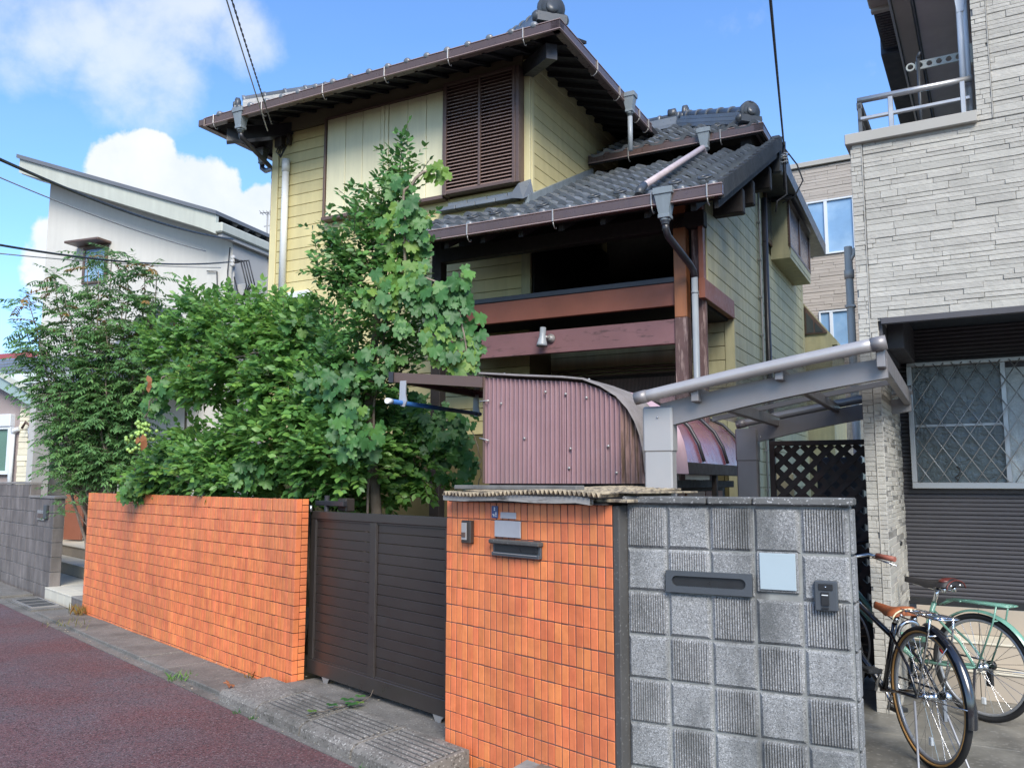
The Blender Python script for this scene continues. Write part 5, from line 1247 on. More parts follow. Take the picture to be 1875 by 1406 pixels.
# entrance recess
g = MB(); g.box(-11.95, -11.18, VL - .06, VL - .01, .65, 2.96); dr = Ln.add('door', g, m_door)
for u in (-11.75, -11.55, -11.35):
    g = MB(); g.cbox(u, u + .02, VL - .075, VL - .06, .75, 2.86, .003); Ln.add('door_strip', g, m_bronze, dr)
g = MB(); g.tube([(-11.28, VL - .10, 1.3), (-11.28, VL - .10, 1.9)], .018, 8); Ln.add('handle', g, m_piped, dr)
g = MB(); g.box(-12.6, -12.0, VL - .60, VL - .01, .3, 3.06); Ln.add('porch_wall', g, m_stuccod)
g = MB(); g.box(-11.52, -11.40, VL - 1.3, VL - 1.0, .3, 3.06); Ln.add('porch_pillar', g, m_stuccod)
g = MB(); g.box(-12.03, -11.52, VL - 1.04, VL - .92, .3, 3.06); cw = Ln.add('cream_stone_wall', g, m_stoneg)
w_ = .35
while w_ < 3.0:
    h = random.choice((.06, .08, .1)); a = -12.03 - random.uniform(0, .2)
    while a < -11.52:
        l = random.uniform(.15, .45); x0, x1 = max(a, -12.03), min(a + l, -11.52); a += l
        if x1 - x0 < .02 or w_ < 1.3: continue
        g = MB(); g.cbox(x0, x1 - .004, VL - 1.045 - random.choice((.004, .010, .018)), VL - 1.03, w_, w_ + h - .004, .005); Ln.add('stone', g, m_creamst, cw)
    w_ += h
g = MB(); g.box(-13.4, -12.03, VL - 1.03, VL - .9, .3, 3.10); Ln.add('mauve_wall', g, m_mauve)
g = MB(); g.prism([(-12.75, 3.34), (-12.70, 3.20), (-11.62, 2.72), (-11.62, 2.98)], 1, VL - 1.22, VL - 1.05); Ln.add('verge_board', g, m_tealf)
g = MB(); g.prism([(-12.3, 3.21), (-11.60, 2.90), (-11.60, 2.98), (-12.3, 3.28)], 1, VL - 1.26, VL - 1.2); Ln.add('verge_trim', g, m_fascia)
g = MB(); g.tube([(-12.10, VL - 1.10, 2.30), (-12.08, VL - 1.10, 2.36), (-12.0, VL - 1.08, 2.38)], .035, 8); g.tube([(-12.10, VL - 1.10, 2.32), (-12.10, VL - 1.10, 1.2)], .035, 8); Ln.add('downpipe', g, m_winfrw)
g = MB(); u0, u1, a, b = -13.1, -12.16, 1.66, 2.42; t = .06
g.cbox(u0, u1, VL - 1.12, VL - 1.02, b, b + .20, .01); g.cbox(u0, u1, VL - 1.10, VL - 1.02, a, a + t, .004); g.cbox(u1 - t, u1, VL - 1.10, VL - 1.02, a + t, b, .004); g.cbox(u0, u0 + t, VL - 1.10, VL - 1.02, a + t, b, .004); g.cbox(u0 + t, u1 - t, VL - 1.10, VL - 1.02, b - .04, b, .004)
wn = Ln.add('window', g, m_winfrw); g = MB(); g.box(u0 + t, u1 - t, VL - 1.06, VL - 1.045, a + t, b - .04); Ln.add('pane', g, mat('green_pane', (.10, .19, .15), .2, .1, 3), wn)
T = Thing('wall_lamp', 'small bronze wall lamp on the cream stone beside the porch', 'lamp', LH, (-11.75, VL - 1.1, 2.3)); farther(T.e)
g = MB(); g.lathe((-11.68, VL - 1.12, 2.22), (0, 0, 1), [(0, .045), (.16, .055)], 12); T.add('shade', g, m_hanger)
g = MB(); g.tube([(-11.68, VL - 1.12, 2.40), (-11.78, VL - 1.15, 2.48), (-11.84, VL - 1.16, 2.38)], .02, 8); T.add('arm', g, m_bronze)
g = MB(); g.cbox(-11.30, -10.95, VL - .75, VL - .70, .65, 1.35, .004); nb_ = solo('nameboard', 'red brown low panel beside the dark entrance door', 'panel', g, m_redbrown, LH, (-11.1, VL - .7, .65)); farther(nb_)

# far red roofed house, antenna
T = Thing('red_roof_house', 'distant house with a red roof at the left edge', 'house', LH, (-22, 20, 0))
g = MB(); g.box(-30, -20.3, 16.5, 22, 0, 4.0); T.add('wall', g, m_mauve)
g = MB(); g.prism([(16.2, 4.0), (19.2, 5.6), (22.2, 4.0)], 0, -30.3, -19.9); T.add('roof', g, m_redroof)
T = Thing('tv_antenna', 'thin television antenna far behind the pale house', 'antenna', WD, (-5.35, 18, 6.5))
g = MB(); g.tube([(-5.38, 18, 5.5), (-5.38, 18, 7.45)], .02, 6); T.add('mast', g, m_wireg)
g = MB(); g.tube([(-5.55, 18, 7.42), (-5.2, 18, 7.46)], .012, 5)
for k in range(5): g.tube([(-5.52 + .075 * k, 17.85, 7.43), (-5.52 + .075 * k, 18.15, 7.43)], .008, 4)
g.tube([(-5.45, 18, 7.12), (-5.30, 18, 7.15)], .010, 5); T.add('elements', g, m_wireg, kind='stuff')

# brown grey block wall at far left
T = Thing('rib_block_wall', 'stepped brown grey ribbed block wall beside the left steps', 'wall', OW, (-8.5, .15, 0))
g = MB(); g.box(-14, -7.105, .112, .235, -.05, 1.31); g.box(-14, -8.425, .112, .235, 1.31, 1.50); T.add('core', g, m_stoneg)
bb = MB(); bb.cbox(-.0975, .0975, -.0, .02, -.0965, .0965, .004); bbe = bb.mesh('block', m_lblock)
for r in range(8):
    for c in range(34):
        u = -7.20 - .2 * c; w_ = 1.41 - .2 * r
        if r == 0 and u > -8.42: continue
        T.inst('block', bbe, (u, .098 + random.gauss(0, .001), w_))
eb = MB(); eb.cbox(-.0, .02, -.068, .068, -.0965, .0965, .006); ebe = eb.mesh('end_block', m_lblock)
for r in range(1, 8): T.inst('end_block', ebe, (-7.112, .168, 1.41 - .2 * r))
T.inst('end_block', ebe, (-8.432, .168, 1.41))
for (a, b, z) in ((-8.46, -7.06, 1.312), (-14, -8.40, 1.512)):
    g = MB(); g.cbox(a, b, .085, .25, z, z + .035, .006); T.add('cap', g, m_lcap)
T = Thing('mail_box_slot', 'small silver mail slot and intercom on the brown grey wall', 'mail slot', OW, (-7.7, .08, 1.05))
g = MB(); g.cbox(-7.90, -7.52, .082, .097, 1.00, 1.14, .004); T.add('frame', g, m_clip)
g = MB(); g.cbox(-7.86, -7.56, .076, .084, 1.03, 1.10, .003); T.add('flap', g, m_bronze)
g = MB(); g.cbox(-7.49, -7.34, .060, .097, 1.03, 1.22, .006); T.add('intercom', g, m_slate)
# entrance steps
T = Thing('entrance_steps', 'cream and grey tiled entrance steps left of the orange wall', 'steps', OW, (-6.1, .8, 0))
g = MB(); g.box(-7.09, -5.24, .062, .26, -.05, .10); g.box(-11.5, -5.24, .26, .742, -.05, .10); g.box(-11.5, -5.24, .742, 1.122, -.05, .275); g.box(-13.5, -5.0, 1.122, 4.0, -.05, .452); T.add('core', g, m_mortar)
for k in range(21):
    u = -11.74 + .31 * k; dk_ = u > -6.0
    if u < -11.5: continue
    if u > -7.2:
        g = MB(); g.cbox(max(u, -7.085), u + .304, .050, .062, -.045, .100, .002); T.add('riser_tile', g, m_lblock if dk_ else m_steplt)
        g = MB(); g.cbox(max(u, -7.085), u + .304, .045, .255, .102, .120, .003); T.add('tread_tile', g, m_lcap if dk_ else m_steplt)
    g = MB(); g.cbox(u, u + .304, .735, .742, .122, .274, .002); T.add('riser_tile', g, m_steplt)
    g = MB(); g.cbox(u, u + .304, 1.115, 1.122, .296, .450, .002); T.add('riser_tile', g, m_steptile)
    for (v0, v1, z) in ((.259, .733, .102), (.722, 1.113, .276)):
        g = MB(); g.cbox(u, u + .304, v0, v1, z, z + .018, .003); T.add('tread_tile', g, m_steplt)
for i in range(14):
    for j in range(4):
        g = MB(); g.cbox(-13.4 + .6 * i, -13.4 + .6 * i + .594, 1.10 + .72 * j, 1.10 + .72 * j + .714, .454, .472, .003); T.add('landing_tile', g, m_steplt)

# ================================================================== VEGETATION
BUSH_BLOBS = [(-3.55, 9.0, 2.84, 0.41, 0.41, 0.38, 60), (-3.8, 9.1, 2.98, 0.24, 0.24, 0.35, 25), (-3.28, 8.8, 3.17, 0.34, 0.34, 0.31, 45), (-2.8, 8.4, 3.15, 0.38, 0.38, 0.24, 55), (-2.3, 8.0, 3.07, 0.36, 0.36, 0.23, 60), (-1.91, 7.6, 2.84, 0.32, 0.32, 0.3, 60), (-2.45, 8.0, 2.7, 0.47, 0.47, 0.31, 80), (-2.94, 8.4, 2.54, 0.44, 0.44, 0.24, 60), (-1.97, 7.6, 2.44, 0.44, 0.44, 0.32, 80), (-1.58, 7.2, 2.21, 0.37, 0.37, 0.33, 70), (-2.03, 7.5, 1.94, 0.39, 0.39, 0.29, 60), (-2.52, 8.0, 1.97, 0.31, 0.31, 0.21, 40), (-1.43, 7.0, 1.78, 0.41, 0.41, 0.32, 70), (-1.16, 7.55, 1.94, 0.39, 0.39, 0.39, 60), (-1.2, 7.55, 1.51, 0.34, 0.34, 0.22, 40), (-1.61, 7.2, 1.53, 0.28, 0.28, 0.16, 40), (-2.88, 8.3, 1.72, 0.43, 0.43, 0.24, 60), (-3.54, 8.9, 1.67, 0.35, 0.35, 0.23, 50), (-3.89, 9.2, 1.56, 0.3, 0.3, 0.15, 30), (-3.34, 8.8, 1.95, 0.23, 0.23, 0.17, 25), (-2.48, 7.9, 1.56, 0.41, 0.41, 0.15, 50), (-3.23, 8.8, 3.4, 0.2, 0.2, 0.13, 12), (-3.48, 8.9, 3.45, 0.13, 0.13, 0.1, 8), (-0.86, 7.55, 1.7, 0.29, 0.29, 0.25, 30)]
TREE_BLOBS = [(-0.94, 6.9, 4.18, 0.11, 0.11, 0.17, 26), (-1.03, 6.9, 3.89, 0.2, 0.2, 0.2, 36), (-1.2, 6.95, 3.77, 0.2, 0.2, 0.18, 34), (-0.95, 6.9, 3.61, 0.27, 0.27, 0.22, 46), (-1.24, 6.95, 3.53, 0.27, 0.27, 0.2, 44), (-1.38, 7.0, 3.4, 0.2, 0.2, 0.18, 32), (-1.47, 7.0, 3.3, 0.14, 0.14, 0.16, 20), (-1.13, 6.9, 3.23, 0.31, 0.31, 0.22, 56), (-0.9, 6.9, 3.19, 0.22, 0.22, 0.22, 34), (-1.33, 7.0, 3.02, 0.27, 0.27, 0.2, 44), (-1.08, 6.9, 2.86, 0.31, 0.31, 0.2, 50), (-0.9, 6.95, 2.64, 0.16, 0.16, 0.14, 14), (-1.31, 6.95, 2.64, 0.32, 0.32, 0.23, 54), (-1.12, 6.95, 2.41, 0.27, 0.27, 0.2, 44), (-1.54, 6.95, 3.62, 0.08, 0.08, 0.07, 8), (-1.61, 7.0, 3.33, 0.11, 0.11, 0.07, 10), (-0.8, 6.9, 2.59, 0.13, 0.13, 0.12, 10), (-1.36, 7.0, 2.37, 0.27, 0.27, 0.23, 44)]
VINE_BLOBS = [(-0.9, 6.6, 3.97, 0.15, 0.15, 0.13, 14), (-0.78, 6.55, 3.73, 0.15, 0.15, 0.19, 20), (-0.93, 6.55, 3.55, 0.13, 0.13, 0.23, 20), (-0.73, 6.55, 3.46, 0.13, 0.13, 0.21, 18), (-0.83, 6.5, 3.18, 0.17, 0.17, 0.19, 24), (-1.0, 6.5, 3.05, 0.13, 0.13, 0.25, 20), (-0.68, 6.5, 3.0, 0.17, 0.17, 0.17, 22), (-0.61, 6.6, 4.07, 0.09, 0.09, 0.07, 7), (-0.52, 6.45, 2.91, 0.17, 0.17, 0.21, 26), (-0.41, 6.4, 3.07, 0.12, 0.12, 0.17, 20), (-0.37, 6.4, 2.81, 0.15, 0.15, 0.19, 24), (-0.58, 6.4, 2.64, 0.15, 0.15, 0.17, 22), (-0.43, 6.4, 2.51, 0.15, 0.15, 0.15, 20), (-0.3, 6.4, 2.55, 0.06, 0.06, 0.19, 12), (-0.87, 6.5, 2.74, 0.11, 0.11, 0.11, 8), (-1.21, 6.6, 3.03, 0.09, 0.09, 0.13, 8), (-1.4, 6.75, 2.34, 0.26, 0.26, 0.22, 30), (-1.08, 6.7, 2.51, 0.22, 0.22, 0.17, 22), (-1.06, 7.55, 2.24, 0.3, 0.3, 0.24, 34), (-0.77, 7.55, 1.99, 0.29, 0.29, 0.29, 44), (-0.52, 7.55, 2.04, 0.2, 0.2, 0.29, 34), (-0.48, 7.55, 1.7, 0.2, 0.2, 0.24, 24), (-1.23, 6.6, 1.94, 0.26, 0.26, 0.26, 36), (-0.96, 7.55, 1.65, 0.3, 0.3, 0.19, 28), (-1.68, 7.0, 2.28, 0.18, 0.18, 0.23, 22), (-3.58, 8.6, 2.56, 0.17, 0.17, 0.17, 14), (-3.22, 8.4, 2.65, 0.22, 0.22, 0.16, 18), (-2.94, 8.3, 2.69, 0.19, 0.19, 0.13, 14), (-3.72, 8.7, 2.34, 0.14, 0.14, 0.14, 10), (-3.88, 8.9, 1.56, 0.23, 0.23, 0.14, 26), (-3.62, 8.8, 1.73, 0.23, 0.23, 0.17, 26), (-3.32, 8.6, 1.83, 0.22, 0.22, 0.22, 26), (-2.77, 8.0, 1.61, 0.26, 0.26, 0.13, 26), (-4.01, 8.95, 1.47, 0.14, 0.14, 0.09, 12), (-2.23, 7.4, 1.65, 0.22, 0.22, 0.14, 16), (-1.44, 6.9, 2.72, 0.18, 0.18, 0.13, 14), (-1.81, 7.3, 2.89, 0.19, 0.19, 0.14, 12)]
OV = (np.array([(0, 0, 0), (0, .5, -.04), (0, 1, -.12), (.24, .28, .02), (.27, .58, .01), (-.24, .28, .02), (-.27, .58, .01)]), [(0, 3, 1), (3, 4, 1), (4, 2, 1), (0, 1, 5), (5, 1, 6), (6, 1, 2)])
NR = (np.array([(0, 0, 0), (.17, .42, .02), (0, 1, -.10), (-.17, .42, .02)]), [(0, 1, 2), (0, 2, 3)])
def grape_t(seed):
    r_ = random.Random(seed); P = [(0, 0)]
    tips_ = [(-150, .62), (-95, .78), (-42, .86), (0, 1.0), (42, .86), (95, .78), (150, .62)]
    out_ = [(0, .12)]
    ang = []
    for i, (a, l) in enumerate(tips_):
        l *= r_.uniform(.92, 1.08); ang.append((a, l))
        if i < 6: ang.append(((a + tips_[i + 1][0]) / 2, (.64 if i in (1, 2, 3, 4) else .56) * r_.uniform(.95, 1.1)))
    pts = []
    for i, (a, l) in enumerate(ang):
        pts.append((a, l))
        if i < len(ang) - 1:
            b, m_ = ang[i + 1]
            pts.append((a * .6 + b * .4, (l * .55 + m_ * .45) * 1.06))
    v = [(0, .30, -.04)]; v.append((0, .18, .0))
    for a, l in pts:
        t = math.radians(a); x, y = math.sin(t) * l * .62, .30 + math.cos(t) * l * .68
        v.append((x, y, -.12 * l * l + .05 * math.cos(math.radians(a * 4)) + r_.uniform(-.02, .02)))
    n = len(v); F = [(0, i + 1, i) for i in range(2, n - 1)] + [(0, 2, 1), (0, 1, n - 1)]
    return np.array(v), F
GR = [grape_t(s_) for s_ in (1, 2, 3, 4)]
class Leaves:
    def __init__(s): s.p = []; s.d = []; s.n = []; s.z = []
    def put(s, p, d, n, z): s.p.append(tuple(p)); s.d.append(tuple(d)); s.n.append(tuple(n)); s.z.append(z)
    def frames(s):
        p, d, n, z = (np.array(a, float) for a in (s.p, s.d, s.n, s.z))
        d /= np.linalg.norm(d, axis=1)[:, None] + 1e-9; x = np.cross(d, n); x /= np.linalg.norm(x, axis=1)[:, None] + 1e-9; n = np.cross(x, d)
        return p, x, d, n, z
    def mesh(s, name, tmpl, m, base=(0, 0, 0)):
        p, x, d, n, z = s.frames(); T_, F = tmpl; k = len(T_); N_ = len(p)
        V = p[:, None, :] + z[:, None, None] * (T_[None, :, 0, None] * x[:, None, :] + T_[None, :, 1, None] * d[:, None, :] + T_[None, :, 2, None] * n[:, None, :])
        V = (V - np.array(base)).reshape(-1, 3); Fa = (np.array(F)[None] + (np.arange(N_) * k)[:, None, None]).reshape(-1, 3)
        me = bpy.data.meshes.new(name); me.vertices.add(len(V)); me.vertices.foreach_set('co', V.ravel()); nf = len(Fa)
        me.loops.add(nf * 3); me.loops.foreach_set('vertex_index', Fa.ravel().astype(np.int32)); me.polygons.add(nf)
        me.polygons.foreach_set('loop_start', np.arange(nf, dtype=np.int32) * 3); me.polygons.foreach_set('loop_total', np.full(nf, 3, np.int32))
        me.polygons.foreach_set('use_smooth', np.ones(nf, bool)); me.materials.append(m); me.update(calc_edges=True); return me
def rv(): 
    v = Vector((random.gauss(0, 1), random.gauss(0, 1), random.gauss(0, 1))); return v.normalized()
def put_mesh(T, name, me, parent=None, kind=None, label=None):
    o = bpy.data.objects.new(name, me); COL.objects.link(o); o.parent = parent or T.e; return tagit(o, label, None, None, kind)
def twig(Lv, p, d, ln, n, size, droop=.25, twigs=None, spread=.75):
    p = Vector(p); d = Vector(d).normalized(); pts = [p.copy()]
    for i in range(n):
        d = (d + Vector((0, 0, -droop / n)) + rv() * .06).normalized(); p = p + d * ln / n; pts.append(p.copy())
        side = d.cross(Vector((0, 0, 1))); side = side.normalized() if side.length > .1 else rv()
        side = side * (1 if i % 2 else -1)
        a = (d * (1 - spread * .6) + side * spread + Vector((0, 0, random.uniform(-.25, .25)))).normalized()
        nn = (Vector((0, -.55, .75)) + rv() * .65).normalized()
        if abs(nn.dot(a)) > .95: nn = rv()
        Lv.put(p, a, nn, size * random.uniform(.7, 1.2))
    Lv.put(p, d, Vector((0, 0, 1)) + rv() * .3, size)
    if twigs is not None: twigs.append(pts)
def crown(Lv, blobs, ln, n, size, twigs=None, dens=1., up=.35):
    for (x, y, z, a, b, c, k) in blobs:
        for _ in range(int(k * dens)):
            q = rv(); r = random.uniform(.35, 1.0) ** .5; p = Vector((x + q.x * a * r, y + q.y * b * r, z + q.z * c * r))
            d = (q + Vector((0, 0, up)) + rv() * .5).normalized()
            twig(Lv, p - d * ln * .4, d, ln * random.uniform(.6, 1.25), n, size, twigs=twigs if random.random() < .25 else None)
# ---- bush
B = Thing('bush', 'wide leafy green bush spilling over the long orange wall', 'bush', WD, (-2.6, 8.2, 0))
Lv = Leaves(); tw = []; crown(Lv, BUSH_BLOBS, .20, 9, .078, tw, 2.7)
put_mesh(B, 'foliage', Lv.mesh('foliage', OV, l_bush, B.base))
g = MB()
for pts in tw: g.tube(pts, .0028, 4, False)
for (a, b_) in (((-3.4, 8.9, 0), (-3.5, 9.0, 2.9)), ((-2.9, 8.5, 0), (-2.8, 8.4, 3.1)), ((-2.3, 8.1, 0), (-2.3, 8.0, 2.9)), ((-1.8, 7.7, 0), (-1.9, 7.6, 2.8)), ((-2.9, 8.5, .3), (-3.6, 9.0, 1.8)), ((-2.3, 8.1, .5), (-1.5, 7.2, 2.1)), ((-1.9, 7.6, 1.38), (-.9, 7.3, 1.62))):
    a, b_ = Vector(a), Vector(b_); n = 7; pts = [a.lerp(b_, i / n) + rv() * .05 for i in range(n + 1)]
    g.tube(pts, [.028 * (1 - .7 * i / n) for i in range(n + 1)], 7)
B.add('stems', g, m_bark)
# ---- tree
B = Thing('broadleaf_tree', 'slender broadleaf tree rising to the cream shutters of the yellow house', 'tree', WD, (-1.15, 7.1, 0))
Lv = Leaves(); tw = []; crown(Lv, TREE_BLOBS, .25, 10, .064, tw, 1.15, .9)
g = MB()
tr_ = [(-1.15, 7.15, 0), (-1.12, 7.1, 1.2), (-1.2, 7.0, 2.2), (-1.12, 6.95, 3.0), (-1.0, 6.92, 3.7), (-.94, 6.9, 4.35)]
g.tube(tr_, [.055, .048, .04, .028, .015, .004], 9)
B.add('trunk', g, m_bark)
g = MB()
for (x, y, z, a, b_, c, k) in TREE_BLOBS:
    q = Vector(tr_[min(4, max(1, int((z - .6) / .8)))]); p = Vector((x, y, z)); n = 5
    g.tube([q.lerp(p, i / n) + rv() * .02 for i in range(n + 1)], [.012 * (1 - .75 * i / n) for i in range(n + 1)], 5)
for sx, sz in ((-1.55, 3.62), (-1.66, 3.34), (-.95, 4.42), (-1.36, 3.95), (-1.5, 3.5), (-1.08, 4.1), (-.80, 4.1)):
    q = Vector((-1.05, 6.92, sz - .35)); twig(Lv, q.lerp(Vector((sx, 6.95, sz)), .4), Vector((sx, 6.95, sz)) - q, .45, 15, .058, .1, tw)
for pts in tw: g.tube(pts, .0026, 4, False)
B.add('branches', g, m_bark)
put_mesh(B, 'foliage', Lv.mesh('foliage', OV, l_tree, B.base))
# ---- grape vine
V_ = Thing('grape_vine', 'large leaved grape vine climbing the tree and hanging over the walls', 'vine', WD, (-.8, 6.9, 0))
near, young = Leaves(), Leaves()
for (x, y, z, a, b_, c, k) in VINE_BLOBS:
    lo = z < 2.4
    for _ in range(int(k * (2.0 if lo else 1.35))):
        q = rv(); r = random.random() ** .4; p = Vector((x + q.x * a * r, y + q.y * b_ * r * .8, z + q.z * c * r))
        nn = Vector((random.gauss(0, .45), -1.0 + random.gauss(0, .35), .55 + random.gauss(0, .4))).normalized()
        d = Vector((random.gauss(0, .45), -.25, -1 + random.gauss(0, .35))).normalized()
        yg = (abs(x + .95) < .2 and 2.9 < z < 3.6 and random.random() < .45) or (z < 2.7 and x > -.7 and z > 2.45 and random.random() < .4) or (x > -.63 and z > 4) or random.random() < .06
        (young if yg else near).put(p, d, nn, random.uniform(.055, .15) * (1.0 if not lo else .95))
gm = [ (Leaves(), i) for i in range(4)]
def split(Lv, m, k0, T):
    p, x, d, n, z = Lv.frames(); dist = p[:, 1] / z; order = np.argsort(dist); meshes = []
    for t in GR:
        me = bpy.data.meshes.new('leaf'); me.from_pydata([tuple(q) for q in t[0]], [], t[1]); me.polygons.foreach_set('use_smooth', [True] * len(t[1])); me.materials.append(m); meshes.append(me)
    rest = Leaves()
    for r, i in enumerate(order):
        if r < k0:
            o = bpy.data.objects.new('leaf', meshes[r % 4]); COL.objects.link(o); o.parent = T.e
            R = Matrix((x[i], d[i], n[i])).transposed(); o.location = Vector(p[i]) - Vector(T.base); o.rotation_euler = R.to_euler(); o.scale = (z[i],) * 3
        else: rest.put(p[i], d[i], n[i], z[i])
    if rest.p: put_mesh(T, 'leaves', rest.mesh('leaves', GR[0], m, T.base), kind='stuff')
split(near, l_grape, 240, V_); split(young, l_grapeb, 60, V_)
g = MB()
def vine(pts, r=.008):
    P = []; pts = [Vector(p) for p in pts]
    for a, b_ in zip(pts[:-1], pts[1:]):
        for i in range(5): P.append(a.lerp(b_, i / 5) + rv() * .02)
    P.append(pts[-1]); g.tube(P, r, 6)
vine([(-1.2, 7.05, 0), (-1.2, 7.05, 1.5), (-1.1, 6.9, 2.6), (-.85, 6.55, 3.3), (-.88, 6.58, 3.9), (-.6, 6.6, 4.1)], .012)
vine([(-.9, 6.6, 3.2), (-.6, 6.45, 3.1), (-.4, 6.4, 2.9), (-.35, 6.4, 2.45)]); vine([(-.6, 6.5, 2.9), (-.5, 6.4, 2.4)]); vine([(-1.4, 6.9, 2.4), (-2.2, 7.5, 2.7), (-3.0, 8.3, 2.75), (-3.6, 8.6, 2.6), (-3.8, 8.7, 2.2)])
vine([(-1.0, 7.5, 2.3), (-.9, 7.5, 1.9), (-.84, 7.5, 1.6), (-.7, 7.4, 1.5)], .005); vine([(-.35, 7.6, 2.0), (-.28, 7.6, 1.75), (-.30, 7.55, 1.5)], .004); vine([(-2.9, 8.2, 1.4), (-3.6, 8.7, 1.7), (-4.1, 8.95, 1.5)])
V_.add('stem', g, m_barkl)
bg_ = MB()
for (cx_, cy_, cz_, n) in ((-3.66, 8.35, 2.05, 26), (-3.74, 8.35, 1.95, 16), (-2.66, 8.1, 2.13, 18), (-2.40, 8.0, 2.12, 16)):
    for _ in range(n): bg_.ball((cx_ + random.gauss(0, .045), cy_ + random.gauss(0, .04), cz_ + random.uniform(-.11, .09)), .019, 7, 5)
V_.add('grape_clusters', bg_, m_grapes, kind='stuff')
dl = Leaves()
for (x, y, z) in ((-3.20, 8.3, 2.72), (-3.17, 8.3, 2.58), (-2.98, 8.2, 2.62), (-3.68, 8.5, 2.55), (-2.5, 8.0, 2.5), (-3.62, 8.3, 2.0)):
    for _ in range(3): dl.put((x + random.gauss(0, .03), y, z + random.gauss(0, .03)), (random.gauss(0, .3), 0, -1), (.8, -1, random.gauss(0, .5)), random.uniform(.07, .12))
put_mesh(V_, 'dry_leaves', dl.mesh('dry_leaves', OV, l_brown, V_.base), kind='stuff')
# ---- airy multi stemmed tree
A_ = Thing('airy_tree', 'airy multi stemmed tree with fine drooping leaflets before the pale house', 'tree', WD, (-4.85, 10.15, 0))
Lv, Lr = Leaves(), Leaves(); g = MB(); gt = MB()
TIPS = [(-5.92, 10.1, 3.4), (-5.84, 10.0, 3.67), (-5.67, 10.2, 4.05), (-5.46, 10.0, 3.88), (-5.28, 10.2, 4.26), (-5.03, 10.0, 4.08), (-4.95, 10.2, 4.32), (-4.7, 10.1, 4.15), (-4.52, 10.2, 4.08), (-4.33, 10.1, 4.08), (-4.34, 10.0, 3.68), (-5.87, 10.2, 3.14), (-4.71, 10.0, 3.68), (-5.36, 10.1, 3.41), (-4.5, 10.1, 3.27), (-5.61, 10.0, 3.14), (-5.15, 10.3, 3.7), (-4.85, 9.9, 3.4), (-5.1, 9.95, 3.1), (-4.45, 10.2, 3.5)]; TIPS = [(x * 1.055, y * 1.055, 1.54 + (z - 1.54) * 1.055) for x, y, z in TIPS]
BASES = [(-5.32, 10.95), (-5.2, 10.9), (-5.05, 10.8), (-4.86, 10.7), (-4.95, 10.85)]
def spray(p, d, ln, npair, ls, L_):
    p = Vector(p); d = Vector(d).normalized(); P = [p.copy()]
    for i in range(npair):
        d = (d + Vector((0, 0, -.10)) + rv() * .03).normalized(); p = p + d * ln / npair; P.append(p.copy())
        s_ = d.cross(Vector((0, 0, 1))); s_ = s_.normalized() if s_.length > .05 else rv()
        for k in (-1, 1):
            a = (d * .75 + s_ * k * .8 + Vector((0, 0, -.40 + random.gauss(0, .15)))).normalized(); L_.put(p, a, Vector((0, 0, 1)) + rv() * .5, ls * random.uniform(.75, 1.2))
    L_.put(p, d, Vector((0, 0, 1)) + rv() * .4, ls); gt.tube(P[::2] if len(P) > 4 else P, .0014, 3, False)
for i, t in enumerate(TIPS):
    b_ = BASES[i % 5] if i % 5 != 4 else BASES[3]; t = Vector(t); bs = Vector((b_[0], b_[1], .3)); mid = Vector((bs.x + (t.x - bs.x) * .35, (bs.y + t.y) / 2, 1.9 + random.uniform(-.2, .3)))
    P = []
    for k in range(13):
        q = k / 12; P.append(bs * (1 - q) ** 2 + mid * 2 * q * (1 - q) + t * q * q + rv() * .025)
    g.tube(P, [.020 * (1 - .85 * k / 12) + .003 for k in range(13)], 6)
    for k in range(5, 13):
        for _ in range(12 if k < 12 else 12):
            q = rv(); q.z = abs(q.z) * .6 - .05; spray(P[k] + rv() * .10, q, random.uniform(.18, .38), 7, .082, Lr if (random.random() < .10 and P[k].z > 3.3) else Lv)
LOW = [(-5.37, 10.0, 2.47), (-5.23, 9.95, 2.34), (-5.11, 10.0, 2.6), (-5.39, 10.0, 1.75), (-5.25, 10.0, 1.56), (-5.06, 10.1, 1.69), (-4.90, 10.1, 1.50), (-5.14, 10.0, 1.88), (-4.72, 10.2, 2.08), (-5.3, 10, 2.2), (-5.2, 10, 1.3)]
for t in LOW:
    t = Vector((t[0] * 1.055, t[1] * 1.06, 1.54 + (t[2] - 1.54) * 1.055)); b_ = Vector((-5.2, 10.8, t.z - .5)); g.tube([b_, b_.lerp(t, .5) + rv() * .03, t], [.010, .007, .004], 5)
    for _ in range(20): q = rv(); q.z = abs(q.z) * .6 - .1; spray(t + rv() * .14, q, random.uniform(.14, .26), 5, .062, Lv)
for (a, b_) in (((-4.9, 10.7, 1.0), (-4.6, 10.7, 2.1)), ((-4.9, 10.7, 1.2), (-4.75, 10.7, 2.5)), ((-5.15, 10.7, 1.2), (-5.2, 10.7, 2.6)), ((-5.3, 10.7, 1.3), (-5.6, 10.7, 2.1))):
    a, b_ = Vector(a), Vector(b_); g.tube([a.lerp(b_, i / 5) + rv() * .03 for i in range(6)], [.018, .015, .012, .01, .008, .005], 6)
A_.add('trunk', g, m_barkl); A_.add('twigs', gt, m_barkl, kind='stuff')
put_mesh(A_, 'foliage', Lv.mesh('foliage', NR, l_airy, A_.base)); put_mesh(A_, 'rust_foliage', Lr.mesh('rust_foliage', NR, l_rust, A_.base), label='rust tinted young leaves near the top')
